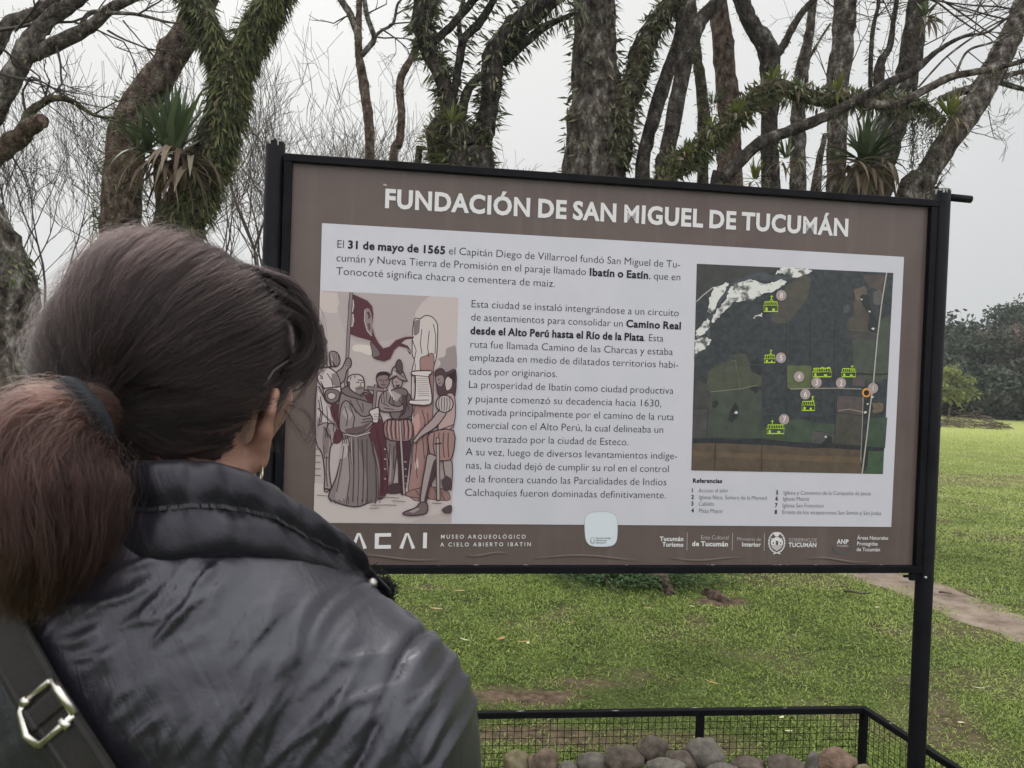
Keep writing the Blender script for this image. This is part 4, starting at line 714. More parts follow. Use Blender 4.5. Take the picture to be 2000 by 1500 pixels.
def soil(x, y):
    n = fbm(x, y, 2.3, 4, 1); n2 = fbm(x, y, 7.0, 3, 2); s = np.clip((n * .7 + n2 * .3 - .56) * 4.5, 0, .75)
    for cx, cy, a, c, k in SPOTG:
        r = np.hypot((x - cx) / a, (y - cy) / c) + (n2 - .5) * 1.2
        s = np.maximum(s, k * np.clip((1.15 - r) * 2.2, 0, 1))
    return np.maximum(s, np.clip((.06 - path_dist(x, y) + (n2 - .5) * .55 + (n - .5) * .3) * 4, 0, 1))
n_ = 420; t_ = np.linspace(-1, 1, n_); gx = np.sinh(t_ * 5.6) / np.sinh(5.6) * 420
t_ = np.linspace(-.28, 1, n_); gy = 3 + np.sinh(t_ * 5.6) / np.sinh(5.6) * 700
X, Y = np.meshgrid(gx, gy); far = np.hypot(X, Y)
Z = (fbm(X, Y, 1.1, 3, 4) - .5) * .045 * np.clip(far / 3, 0, 1) * (far < 40) - .012
sl_ = soil(X, Y); sl_ = np.where(far > 25, np.clip(fbm(X, Y, .12, 3, 7) * 2 - 1.0, 0, .5), sl_)
V = np.column_stack([X.ravel(), Y.ravel(), Z.ravel()]); i = np.arange(n_ * n_).reshape(n_, n_)
F = np.column_stack([i[:-1, :-1].ravel(), i[:-1, 1:].ravel(), i[1:, 1:].ravel(), i[1:, :-1].ravel()])
gm = mat('lawn_ground', [(.034, .038, .014), (.060, .076, .023), (.10, .12, .038)], rough=.95, scale=3.5, detail=10, bump=.6, bscale=38, spec=.1, bdist=.02)
t = gm.node_tree; pb = t.nodes['Principled BSDF']; src = pb.inputs['Base Color'].links[0].from_socket
at = t.nodes.new('ShaderNodeAttribute'); at.attribute_name = 'soil'; n1 = t.nodes.new('ShaderNodeTexNoise'); n1.inputs['Scale'].default_value = 26; n1.inputs['Detail'].default_value = 8
t1 = t.nodes.new('ShaderNodeTexCoord'); t.links.new(t1.outputs['Object'], n1.inputs['Vector'])
cr = t.nodes.new('ShaderNodeValToRGB'); cr.color_ramp.elements[0].color = (.045, .030, .020, 1); cr.color_ramp.elements[0].position = .3; cr.color_ramp.elements[1].color = (.16, .115, .08, 1); cr.color_ramp.elements[1].position = .72
t.links.new(n1.outputs[0], cr.inputs[0])
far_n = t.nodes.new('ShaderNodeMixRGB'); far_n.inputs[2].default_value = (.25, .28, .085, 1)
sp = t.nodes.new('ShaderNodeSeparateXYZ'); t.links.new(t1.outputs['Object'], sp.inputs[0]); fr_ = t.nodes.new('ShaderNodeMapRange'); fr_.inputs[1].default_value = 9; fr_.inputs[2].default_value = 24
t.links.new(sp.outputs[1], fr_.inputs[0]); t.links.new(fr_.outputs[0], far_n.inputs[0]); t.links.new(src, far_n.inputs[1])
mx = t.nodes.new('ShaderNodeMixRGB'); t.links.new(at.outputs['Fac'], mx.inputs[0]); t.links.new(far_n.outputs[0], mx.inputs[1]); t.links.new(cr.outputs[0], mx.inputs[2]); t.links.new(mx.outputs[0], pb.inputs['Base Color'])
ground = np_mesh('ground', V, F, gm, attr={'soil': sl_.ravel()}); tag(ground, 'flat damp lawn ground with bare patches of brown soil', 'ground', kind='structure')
# trodden path
pv = []; rr = random.Random(2); m_ = 9
for k, (x, y, w) in enumerate(PATHC):
    e = PATHC[min(k + 1, len(PATHC) - 1)][:2] - PATHC[max(k - 1, 0)][:2]; nn = np.array([-e[1], e[0]]) / np.hypot(*e)
    for q in range(m_):
        f = (q / (m_ - 1) * 2 - 1); ww = w * (1 + (.5 * mnoise.noise(Vector((x * 5, y * 5, q // 5))) if abs(f) == 1 else 0))
        xx, yy = x + nn[0] * f * ww, y + nn[1] * f * ww
        pv.append((xx, yy, float((fbm(xx, yy, 1.1, 3, 4) - .5) * .045) - .004 - .012 * (abs(f) == 1)))
pf = [(a * m_ + q, a * m_ + q + 1, (a + 1) * m_ + q + 1, (a + 1) * m_ + q) for a in range(len(PATHC) - 1) for q in range(m_ - 1)]
b = MB(); b.add(pv, pf)
tag(b.build('path', mat('trodden_earth', [(.10, .075, .055), (.21, .165, .13), (.28, .225, .18)], rough=.9, scale=5, detail=10, bump=.4, bscale=60, spec=.15)), 'pale trodden earth path crossing the lawn behind the right post', 'path', kind='structure')

def leafset(base, d, side, L_, W_, droop=0.0, fold=.15):
    """lanceolate leaves: base, direction, side vector, length, width -> V, F (4 verts, 2 tris each with a middle bend)"""
    n = len(base); d = unit(d); side = unit(side - d * np.sum(side * d, 1, keepdims=True)); nrm = np.cross(d, side)
    L_ = np.broadcast_to(np.asarray(L_, float), (n,))[:, None]; W_ = np.broadcast_to(np.asarray(W_, float), (n,))[:, None]
    dn = np.array([0, 0, -1.0]); m1 = base + d * L_ * .45 + dn * L_ * droop * .2
    V = np.stack([base, m1 + side * W_ * .5 + nrm * W_ * fold, m1 - side * W_ * .5 + nrm * W_ * fold, base + d * L_ + dn * L_ * droop], 1)
    F = np.arange(n)[:, None, None] * 4 + np.array([[0, 2, 1], [1, 2, 3]])[None]
    return V.reshape(-1, 3), F.reshape(-1, 3)
def tint_mat(name, cols, rough=.6, spec=.25, trans=.25, attr='tint'):
    m = bpy.data.materials.new(name); m.use_nodes = True; t = m.node_tree; b = t.nodes['Principled BSDF']; b.inputs['Roughness'].default_value = rough; b.inputs['Specular IOR Level'].default_value = spec
    a = t.nodes.new('ShaderNodeAttribute'); a.attribute_name = attr; cr = t.nodes.new('ShaderNodeValToRGB'); e = cr.color_ramp.elements
    while len(e) < len(cols): e.new(.5)
    for k, c in enumerate(cols): e[k].position = k / (len(cols) - 1); e[k].color = (*c, 1)
    t.links.new(a.outputs['Fac'], cr.inputs[0]); t.links.new(cr.outputs[0], b.inputs['Base Color'])
    if trans:
        tr = t.nodes.new('ShaderNodeBsdfTranslucent'); t.links.new(cr.outputs[0], tr.inputs[0]); mx = t.nodes.new('ShaderNodeMixShader'); mx.inputs[0].default_value = trans
        t.links.new(b.outputs[0], mx.inputs[1]); t.links.new(tr.outputs[0], mx.inputs[2]); t.links.new(mx.outputs[0], t.nodes['Material Output'].inputs[0])
    return m
rng = np.random.default_rng(11)
grass_m = tint_mat('grass_blades', [(.09, .13, .028), (.20, .275, .055), (.29, .37, .09), (.37, .42, .13), (.47, .45, .20)], rough=.55, spec=.3, trans=.3)
bs = []; 
for d0 in np.arange(1.9, 27, .25):
    area = .25 * (1.4 * d0 + 1.0); dens = 22000 * min(1, (2.8 / d0)) ** 1.55; n = int(area * dens)
    x = rng.uniform(-.66 * d0 - .4, .74 * d0 + .6, n); y = rng.uniform(d0, d0 + .25, n); bs.append(np.column_stack([x, y, np.full(n, d0)]))
bs = np.vstack(bs); so_ = soil(bs[:, 0], bs[:, 1]); keep = (rng.random(len(bs)) > so_ * 1.02) & (rng.random(len(bs)) < np.clip((27 - bs[:, 2]) / 16, 0, 1))
hole = .55 * fbm(bs[:, 0], bs[:, 1], 19, 3, 9) + .45 * fbm(bs[:, 0] * .8 + bs[:, 1] * .6, bs[:, 1] * .8 - bs[:, 0] * .6, 7, 3, 12); keep &= rng.random(len(bs)) < np.clip((hole - .14) * 2.5, .12, 1)
bs = bs[keep]; so_ = so_[keep]; n = len(bs); sc = np.clip(bs[:, 2] / 3.0, 1, 9) ** .62
lush = fbm(bs[:, 0], bs[:, 1], 1.6, 3, 3)
gz = (fbm(bs[:, 0], bs[:, 1], 1.1, 3, 4) - .5) * .045 - .014 + .03 * np.clip(fbm(bs[:, 0], bs[:, 1], 16, 2, 9) - .45, 0, 1)
az = rng.uniform(0, 2 * np.pi, n); tilt = rng.uniform(.45, 1.45, n)
d = np.column_stack([np.cos(az) * np.sin(tilt), np.sin(az) * np.sin(tilt), np.cos(tilt)]); side = np.column_stack([-np.sin(az), np.cos(az), rng.uniform(-.4, .4, n)])
Ln = rng.uniform(.012, .036, n) * sc ** .6 * (.65 + .7 * lush); Wn = rng.uniform(.0026, .0064, n) * sc ** 1.12
V, F = leafset(np.column_stack([bs[:, 0], bs[:, 1], gz]), d, side, Ln, Wn, .15, .3)
tint = np.clip(.08 + .5 * lush + rng.normal(0, .12, n) + .3 * so_ + .05 * np.clip(bs[:, 2] - 4, 0, 5) - .12 * (bs[:, 2] < 6) * (bs[:, 0] < 1.3) + (rng.random(n) < .03) * .5, 0, 1)
print('grass blades', n)
gr = np_mesh('grass', V, F, grass_m, attr={'tint': np.repeat(tint, 4)}, smooth=False); tag(gr, 'short patchy green grass covering the lawn', 'grass', kind='stuff')

# darker creeping plants round the tree foot behind the board
n = 2600; c0 = G(1255, 1150); x = rng.normal(c0.x, .30, n); y = rng.normal(c0.y + .25, .16, n); az = rng.uniform(0, 6.28, n)
V, F = leafset(np.column_stack([x, y, rng.uniform(.0, .07, n)]), np.column_stack([np.cos(az), np.sin(az), rng.uniform(.1, .8, n)]), np.column_stack([-np.sin(az), np.cos(az), np.zeros(n)]), rng.uniform(.03, .06, n), rng.uniform(.016, .03, n), .2)
cp = np_mesh('creeping_plants', V, F, tint_mat('creeper_leaf', [(.018, .04, .010), (.035, .075, .02), (.07, .12, .04)], trans=.15), attr={'tint': np.repeat(rng.random(n), 4)}, smooth=False); tag(cp, 'dark green creeping ground cover round the root below the board', 'ground cover', kind='stuff')

# ------------------------------------------------------------------ planter of welded mesh with its river stones
RH = .36; rc = G(1688, 1380, RH); rl = G(920, 1390, RH); rf = G(1872, 1497, RH)
ex = (rc - rl).normalized(); ey = (rf - rc).normalized()
cR = rc; cL = rc - ex * 2.05; fR = rc + ey * .80; fL = cL + ey * .80
def gz_(p, z): return Vector((p.x, p.y, z))
fence = empty('mesh_planter', gz_((cR + fL) / 2, 0), 'low black steel planter of welded wire mesh below the information board', 'planter')
RW = .022
for a, c, nm in ((cL, cR, 'top_rail'), (cR, fR, 'top_rail'), (fR, fL, 'top_rail'), (fL, cL, 'top_rail')):
    dd = (c - a).normalized(); b = MB(); b.bar(gz_(a - dd * RW / 2, RH - RW / 2), gz_(c - dd * (RW / 2 + .001), RH - RW / 2), RW, RW, mi=0)
    o = b.build(nm, black_steel, fence); md = o.modifiers.new('bevel', 'BEVEL'); md.width = .002
pm = G(1365, 1380, RH); mid = cL + ex * ((pm - cL).dot(ex))
for q in (cR, cL, fR, fL, mid):
    b = MB(); b.bar(gz_(q, -.05), gz_(q, RH - RW - .001), RW, RW, up=ey); b.build('corner_post' if q is not mid else 'middle_post', black_steel, fence)
chip_m = chipped
for a, c in ((cL, cR), (cR, fR), (fR, fL), (fL, cL)):
    dd = (c - a); L0 = dd.length; dd.normalize(); nn = Vector((-dd.y, dd.x, 0)); b = MB(); rr = random.Random(4)
    k = int(L0 / .0245); w = .0011
    for i in range(1, k):
        s0 = i * L0 / k; p = a + dd * s0 + nn * .004; j = rr.uniform(-.0012, .0012)
        b.tube([gz_(p, -.02), gz_(p + dd * j, RH * .5), gz_(p + dd * j * .3, RH - RW)], w, 4, cap=False)
    for i in range(1, 14):
        z = RH - RW - i * .0245
        pts = [gz_(a + dd * (L0 * q / 12) + nn * (.0025 + rr.uniform(-.001, .001)), z + rr.uniform(-.0015, .0015)) for q in range(13)]
        b.tube(pts, w, 4, cap=False)
    b.build('wire_mesh', black_steel, fence)
b = MB(); rr = random.Random(8)                                     # paint worn off the rail tops
for a, c, cnt in ((cL, cR, 10), (cR, fR, 5)):
    dd = (c - a).normalized(); nn = Vector((-dd.y, dd.x, 0))
    for _ in range(cnt):
        s0 = rr.uniform(.1, 1.0) * ((c - a).length - .1); l = rr.uniform(.008, .05); o_ = rr.uniform(-.4, .4) * RW
        b.add([gz_(a + dd * (s0 + l * t2) + nn * (o_ + h * rr.uniform(.001, .004)), RH + .0006) for t2, h in ((0, 0), (.4, -1), (1, 0), (.5, 1))], [(0, 1, 2, 3)], 0, False)
b.build('worn_paint', chip_m, fence)

st_cols = {'grey': [(.05, .044, .036), (.11, .098, .082), (.17, .155, .13)], 'brown': [(.036, .028, .021), (.083, .067, .052), (.14, .115, .092)], 'yellow': [(.08, .068, .035), (.16, .135, .075), (.20, .17, .12)], 'rust': [(.045, .033, .026), (.13, .095, .068), (.19, .145, .105)], 'coir': [(.06, .038, .028), (.15, .098, .07), (.22, .155, .11)]}
st_m = {k: mat('stone_' + k, c, rough=.85, scale=19, detail=12, bump=.7 if k != 'coir' else .9, bscale=70 if k != 'coir' else 120, spec=.3, bdist=.006) for k, c in st_cols.items()}
def stone(c, r, kind, seed, label, sq=(1, .8, .72), rot=0.0, pointed=0.0, group='river stones in the planter'):
    rr = random.Random(seed); bm_ = MB(); n1_, n2_ = 20, 28; V = []; off = Vector((seed * 3.1, seed * 1.7, 0))
    for i in range(n1_ + 1):
        th = math.pi * i / n1_
        for j in range(n2_):
            ph = 2 * math.pi * j / n2_; q = Vector((math.sin(th) * math.cos(ph), math.sin(th) * math.sin(ph), math.cos(th)))
            h = 1 + .22 * mnoise.noise(q * 1.1 + off) + .12 * mnoise.noise(q * 2.2 + off) + .04 * mnoise.noise(q * 5 + off) + .02 * mnoise.noise(q * 11 + off) + pointed * max(0, q.z) ** 3
            if kind == 'coir': h += .05 * mnoise.noise(q * 16 + off)
            V.append(Vector((q.x * sq[0], q.y * sq[1], q.z * sq[2])) * (h * r))
    bm_.add(V, [(i * n2_ + j, i * n2_ + (j + 1) % n2_, (i + 1) * n2_ + (j + 1) % n2_, (i + 1) * n2_ + j) for i in range(n1_) for j in range(n2_)])
    o = bm_.build('river_stone', st_m[kind]); o.location = c; o.rotation_euler = (rr.uniform(-.25, .25), rr.uniform(-.25, .25), rot)
    return tag(o, label, 'stone', group)
for k, (px, py, d, rpx, kind, lb, sq, rot, pt) in enumerate([
    (1010, 1492, 2.50, 29, 'yellow', 'yellowish rounded stone at the left end of the visible stone row', (1, .8, .78), 0, .1), (1062, 1492, 2.48, 30, 'rust', 'orange-brown pitted stone second from the left of the row', (1, .8, .8), .5, .18),
    (1109, 1502, 2.46, 20, 'grey', 'small smooth grey stone low between the pitted and the broad stone', (1, .8, .7), 0, 0), (1158, 1494, 2.50, 31, 'grey', 'broad grey stone sloping up to the right, left of the big brown stone', (1.1, .8, .75), -.3, .05),
    (1221, 1484, 2.46, 36, 'brown', 'big smooth brown stone just left of the topmost dark stone', (1.05, .85, .72), 0, 0), (1274, 1466, 2.52, 34, 'brown', 'dark brown stone with pale patches, topmost of the pile', (1, .85, .78), .4, .05),
    (1300, 1498, 2.36, 28, 'grey', 'long grey stone lying in front of the topmost dark stone', (1.35, .7, .55), -.3, 0), (1330, 1492, 2.44, 30, 'brown', 'half hidden brown stone between the topmost and the egg-shaped stone', (1, .8, .8), 0, 0),
    (1377, 1476, 2.48, 38, 'grey', 'big egg-shaped grey-brown stone below the middle fence post', (1.0, .85, .80), -.2, .08), (1412, 1506, 2.38, 24, 'grey', 'pale flat stone low beside the egg-shaped stone', (1.2, .8, .5), 0, 0),
    (1463, 1498, 2.46, 32, 'brown', 'low flat brown stone right of the egg-shaped stone', (1.1, .8, .58), .1, 0), (1536, 1500, 2.44, 34, 'brown', 'wide dark stone with a pale edge left of the pointed grey stone', (1.15, .8, .66), -.1, 0),
    (1590, 1496, 2.46, 20, 'grey', 'narrow pointed grey stone leaning beside the rough reddish lump', (.85, .8, 1.1), 0, .25), (1636, 1492, 2.44, 36, 'coir', 'rough reddish fibrous lump near the right corner post', (1, .85, .72), .2, .1), (1684, 1506, 2.40, 16, 'yellow', 'small ochre stone in the right corner of the planter', (1, .8, .8), 0, 0)]):
    stone(P(px, py, d), rpx / FPX * d, kind, k + 1, lb, sq, rot, pt)
rr = random.Random(31); k = 40                                     # the layers that carry them
for row, (yy, zz) in enumerate([(.12, .045), (.24, .045), (.36, .045), (.48, .045), (.60, .05), (.70, .05), (.20, .125), (.34, .14), (.48, .12), (.62, .12)]):
    for i in range(13):
        q = cL + ex * (.12 + i * .148 + rr.uniform(-.03, .03)) + ey * (yy + rr.uniform(-.02, .02))
        if row >= 6 and rr.random() < .15: continue
        k += 1; o = stone(gz_(q, zz), rr.uniform(.055, .072), rr.choice(['grey', 'brown', 'brown', 'grey', 'rust']), k, 'one of the rounded grey and brown stones packed low in the mesh planter', (1, .85, .72), rr.uniform(0, 3), group='stones packed low in the planter')

# ------------------------------------------------------------------ fallen leaves and sticks on the lawn
lf_m = {'tan': mat('dry_leaf_tan', [(.36, .24, .10), (.45, .32, .15)], rough=.6, scale=40), 'pale': mat('dry_leaf_pale', [(.55, .50, .32), (.62, .58, .42)], rough=.6, scale=40), 'orange': mat('dry_leaf_orange', [(.38, .19, .06), (.48, .28, .09)], rough=.6, scale=40)}
def fallen(px, py, lpx, ang, kind, label, w=.26):
    p = G(px, py); l = lpx / FPX * p.y; b = MB(); V = []; c, s = math.cos(ang), math.sin(ang); n = 7
    for i in range(n):
        t2 = i / (n - 1); ww = l * w * math.sin(math.pi * min(1, t2 * .96 + .04)) ** .8 + .0006; x = (t2 - .5) * l; h = .022 + .35 * l * (t2 - .5) ** 2 + .006
        for e in (-1, 0, 1): V.append((x * c - e * ww * .5 * s, x * s + e * ww * .5 * c, h + abs(e) * ww * .3))
    b.add(V, [(3 * i + q, 3 * i + q + 1, 3 * i + q + 4, 3 * i + q + 3) for i in range(n - 1) for q in (0, 1)])
    o = b.build('fallen_leaf', lf_m[kind]); o.location = (p.x, p.y, 0.0); tag(o, label, 'leaf', 'dry leaves fallen on the lawn')
fallen(898, 1163, 24, .2, 'tan', 'tan leaf lying flat on the grass nearest below the board\'s left part'); fallen(852, 1199, 26, -.1, 'tan', 'tan leaf on the grass right beside the jacket shoulder'); fallen(908, 1260, 24, -.5, 'pale', 'pale narrow leaf left of the orange curled leaf', .16)
fallen(979, 1258, 24, .9, 'orange', 'orange curled leaf, middle of three in a row on the lawn', .34); fallen(1022, 1264, 26, .3, 'tan', 'tan leaf right of the orange curled leaf', .2); fallen(1031, 1266, 12, 1.4, 'pale', 'tiny pale leaf touching the tan leaf right of the orange one', .5)
fallen(1112, 1226, 22, -.5, 'tan', 'thin brownish leaf in the grass below the badge', .14); fallen(1268, 1197, 18, -.4, 'tan', 'thin tan leaf in the grass below the creeping plants', .2); fallen(1352, 1193, 12, -.6, 'pale', 'small pale curled leaf right below the root', .3)
fallen(1714, 1195, 11, .2, 'pale', 'small white leaf on the grass left of the right post', .45); fallen(1528, 1139, 10, .2, 'tan', 'tiny tan leaf near the board\'s lower edge', .3); fallen(1392, 1345, 32, -.6, 'tan', 'long tan leaf on the grass behind the middle fence post', .12)
fallen(1912, 1355, 24, -.2, 'pale', 'long pale blade-like leaf right of the right post', .12); fallen(1876, 1424, 14, .1, 'pale', 'pale leaf nearest the right end of the planter', .35); fallen(1527, 1414, 16, .5, 'pale', 'curled pale leaf seen through the mesh, upper of two', .35); fallen(1540, 1441, 17, .1, 'pale', 'flat pale leaf seen through the mesh, lower of two', .25); fallen(1899, 1208, 10, .3, 'tan', 'small tan leaf beside the far edge of the path', .3)
stick_m = mat('stick_bark', [(.05, .038, .03), (.12, .095, .075)], rough=.9, scale=30, bump=.5)
def stick(pts, r, label):
    q = [G(*p) + Vector((0, 0, .022 + .012 * (i % 2))) for i, p in enumerate(pts)]; b = MB(); c = crom([list(z) for z in q], 4); b.tube(c, [r * (1 - .6 * i / len(c)) for i in range(len(c))], 7, jit=.3); tag(b.build('stick', stick_m), label, 'stick', 'sticks on the lawn')
stick([(1650, 1160), (1668, 1165), (1682, 1165), (1698, 1168)], .011, 'dark crooked stick on the grass below the footer logos'); stick([(1178, 1128), (1188, 1146), (1204, 1160)], .008, 'pale bent twig poking from the grass left of the root'); stick([(1834, 1162), (1845, 1166), (1858, 1165)], .008, 'short dark stick lying on the path')
# ------------------------------------------------------------------ trees
bark = mat('bark_lichen', [(0.020, 0.016, 0.014), (0.076, 0.062, 0.053), (0.135, 0.117, 0.099), (0.288, 0.279, 0.242)], rough=.95, scale=15, detail=15, bump=1.0, bscale=42, spec=.1, ramp=[.36, .47, .56, .64], bdist=.05, stretch=(1, 1, .6))
bark_dark = mat('bark_darker', [(0.011, 0.009, 0.008), (0.040, 0.033, 0.028), (0.072, 0.062, 0.053), (0.192, 0.184, 0.160)], rough=.9, scale=15, detail=15, bump=1.0, bscale=42, spec=.15, ramp=[.36, .48, .58, .68], bdist=.05, stretch=(1, 1, .6))  # the same bark in darker tones
bark_brown = mat('bark_brown', [(0.025, 0.017, 0.014), (0.094, 0.065, 0.050), (0.144, 0.108, 0.085), (0.230, 0.202, 0.173)], rough=.95, scale=17, detail=15, bump=1.0, bscale=46, spec=.1, ramp=[.36, .48, .57, .66], bdist=.05, stretch=(1, 1, .6))
bark_moss = mat('bark_mossy', [(0.017, 0.013, 0.010), (0.056, 0.046, 0.033), (0.079, 0.079, 0.041), (0.180, 0.173, 0.128)]
, rough=.95, scale=15, detail=15, bump=1.0, bscale=42, spec=.1, ramp=[.36, .47, .56, .66], bdist=.05)
twig_m = mat('twig_bark', [(0.034, 0.027, 0.024), (0.075, 0.064, 0.056)], rough=.95, scale=5, spec=.1)
mid_twig = mat('twig_bark_brown', [(0.049, 0.038, 0.032), (0.105, 0.084, 0.066)], rough=.95, scale=2, spec=.1)
pale_twig = mat('pale_twig_bark', [(0.088, 0.068, 0.052), (0.176, 0.144, 0.112)], rough=.95, scale=5, spec=.1)
fern_m = tint_mat('fern_leaf', [(0.024, 0.034, 0.015), (0.064, 0.081, 0.038), (0.119, 0.132, 0.068), (0.204, 0.187, 0.111), (0.306, 0.238, 0.153)], rough=.5, spec=.35, trans=.2)
moss_fern_m = tint_mat('mossy_fern_leaf', [(0.022, 0.030, 0.011), (0.064, 0.080, 0.029), (0.120, 0.140, 0.048), (0.216, 0.216, 0.088), (0.240, 0.152, 0.096)], rough=.6, spec=.3, trans=.25)
brom_m = tint_mat('bromeliad_leaf', [(0.030, 0.051, 0.022), (0.060, 0.089, 0.041), (0.102, 0.136, 0.060), (0.170, 0.187, 0.085)], rough=.42, spec=.45, trans=.15)
brom_y = tint_mat('bromeliad_leaf_yellow', [(0.048, 0.068, 0.016), (0.104, 0.128, 0.028), (0.176, 0.192, 0.048), (0.240, 0.216, 0.080)], rough=.42, spec=.45, trans=.25)
dry_m = tint_mat('dry_hanging_leaf', [(0.068, 0.045, 0.030), (0.150, 0.105, 0.075), (0.247, 0.195, 0.143), (0.225, 0.225, 0.165)], rough=.7, spec=.2, trans=.2)

def ground_py(px, d): return CY + FPX * (-CAM.z / d - FW.z - RT.z * (px - CX) / FPX) / -UP.z * 1.0 if False else CY - FPX * (-CAM.z / d - FW.z - RT.z * (px - CX) / FPX) / UP.z
def limb(pts, d, d1=None, n=6, foot=None):
    """photo polyline [(px, py, width px)] at depth d (to d1) -> centres, radii; foot = (px shift, flare) carries it down to the ground"""
    q = [list(p) for p in pts]
    if q[-1][1] < -3 and len(q) > 2:                                # limbs that leave the picture go on up and thin out
        ex_, ey_ = q[-1][0] - q[-2][0], q[-1][1] - q[-2][1]; l_ = math.hypot(ex_, ey_); ex_, ey_, w_ = ex_ / l_, ey_ / l_, q[-1][2]; gg_ = random.Random(int(q[0][0] * 7 + q[-1][0]))
        for s_, f_ in ((130, .8), (300, .6), (480, .38), (640, .16)): q.append([q[-1][0] + (ex_ * .7 + gg_.uniform(-.35, .35)) * 150, q[len(pts) - 1][1] - s_ * max(.5, -ey_), w_ * f_])
    k = len(q); ds = [d + ((d1 if d1 is not None else d) - d) * i / max(1, k - 1) for i in range(k)]
    if foot is not None:
        px = q[0][0] + foot[0]; gy = ground_py(px, d); w = q[0][2]
        add = [[px, gy + 14, w * foot[1] * 1.25], [px, gy - 40, w * foot[1]], [(px + q[0][0]) / 2, (gy + q[0][1]) / 2, w * (1 + foot[1]) / 2.1]]
        q = add + q; ds = [d, d, d] + ds
    a = crom(np.column_stack([np.array(q, float), ds]), n)
    C = np.array([list(P(x, y, dd)) for x, y, w, dd in a]); r = np.array([w / 2 / FPX * dd for x, y, w, dd in a])
    return C, np.maximum(r, .004)
def wood(name, C, r, m, parent, sides=14, jit=.16, seed=0.0):
    b = MB(); b.tube([Vector(c) for c in C], list(r), sides, jit=jit, seed=seed); o = b.build(name, m, parent)
    if C[-1][2] > 3.2 and r[-1] < .035 and len(C) > 20 and CY - FPX * (Vector(C[-1]) - CAM).dot(UP) / (Vector(C[-1]) - CAM).dot(FW) < -250:
        b = MB(); gg_ = random.Random(int(C[0][0] * 1000)); n_ = len(C)
        for k in range(7):
            i = n_ - 1 - k * 2; d_ = Vector(C[i] - C[i - 3]).normalized(); e_ = Vector((gg_.uniform(-1, 1), gg_.uniform(-1, 1), gg_.uniform(.1, .9))); twigs(b, C[i], d_ * (1.2 if k == 0 else .4) + e_, .55, max(.006, r[i] * .5), 3, gg_, sp=.7, up=.08)
        b.build('twigs', twig_m, parent)
    return o
def resample(C, r, step):
    s = np.concatenate([[0], np.cumsum(np.linalg.norm(np.diff(C, axis=0), axis=1))]); k = max(2, int(s[-1] / step)); t = np.linspace(0, s[-1], k)
    return np.column_stack([np.interp(t, s, C[:, i]) for i in range(3)]), np.interp(t, s, r), s[-1]
def ferns(parent, limbs, per_m, L_, W_, m=None, hang=.35, out=1.0, upb=.0, seed=1, name='climbing_fern', tint0=.4, spread=.25, zmin=1.7):
    """leaves standing on the bark of the given limbs"""
    g = np.random.default_rng(seed); B, D, S_ = [], [], []
    for C, r in limbs:
        c, rad, ln = resample(C, r, .03); T = unit(np.gradient(c, axis=0)); n = int(ln * per_m)
        if n < 1: continue
        k = g.integers(0, len(c), n); a = g.uniform(0, 2 * np.pi, n); t = T[k]; ref = np.tile([0., 1., 0.], (n, 1)); x = unit(np.cross(t, ref)); y = np.cross(t, x)
        o = x * np.cos(a)[:, None] + y * np.sin(a)[:, None]; clump = fbm(c[k, 0] * 1 + a * .3, c[k, 2] + a * .2, 3.4, 3, seed) * 1.25 - .12
        kp = (g.random(n) < np.clip(clump * 2.0 - .35, .08, 1)) & (c[k, 2] > zmin); k, o, t = k[kp], o[kp], t[kp]; n = len(k)
        B.append(c[k] + o * rad[k][:, None] * g.uniform(.9, 1.05, (n, 1))); D.append(o * out + np.array([0, 0, -hang]) + t * upb + g.normal(0, spread, (n, 3))); S_.append(np.cross(o, t) + g.normal(0, .5, (n, 3)))
    B, D, S_ = np.vstack(B), np.vstack(D), np.vstack(S_); n = len(B)
    V, F = leafset(B, D, S_, g.uniform(.3, 1.25, n) * L_, g.uniform(.6, 1.25, n) * W_, .2, .12)
    tint = np.clip(tint0 + g.normal(0, .16, n) + (g.random(n) < .06) * .4, 0, 1)
    return np_mesh(name, V, F, m or fern_m, parent, attr={'tint': np.repeat(tint, 4)}, smooth=False)
def twigs(b, p, d, ln, r, lev, g, split=(2, 3), sp=.55, up=.12, shrink=.72, seg=4, rmin=.0016, bend=.14, sides=None):
    """recursive bare twigs added to a mesh builder"""
    p = Vector(p); d = Vector(d).normalized(); pts = [p.copy()]
    for i in range(seg):
        d = (d + Vector((g.uniform(-1, 1), g.uniform(-1, 1), g.uniform(-1, 1))) * bend + Vector((0, 0, up * .5))).normalized(); p = p + d * ln / seg; pts.append(p.copy())
    r1 = max(rmin, r * .62); b.tube(pts, [r + (r1 - r) * i / seg for i in range(seg + 1)], sides or (5 if r > .02 else 3), cap=False)
    if lev <= 0: return
    for k in range(g.randint(*split)):
        i = seg if k == 0 else g.randint(max(1, seg - 3), seg)
        e = Vector((g.uniform(-1, 1), g.uniform(-1, 1), g.uniform(-.6, 1))); e = (e - d * e.dot(d)).normalized()
        nd = (d + e * g.uniform(.35, 1) * sp * 1.3 + Vector((0, 0, up))).normalized()
        twigs(b, pts[i], nd, ln * g.uniform(.8, 1.1) * shrink, max(rmin, r * g.uniform(.5, .68)), lev - 1, g, split, sp, up, shrink, max(2, seg - (lev < 3)), rmin, bend)
def tree(name, label, px, d, group=None):
    o = empty(name, (0, 0, 0), label, 'tree', group); q = P(px, ground_py(px, d), d); o.location = (q.x, q.y, 0); bpy.context.view_layer.update(); return o

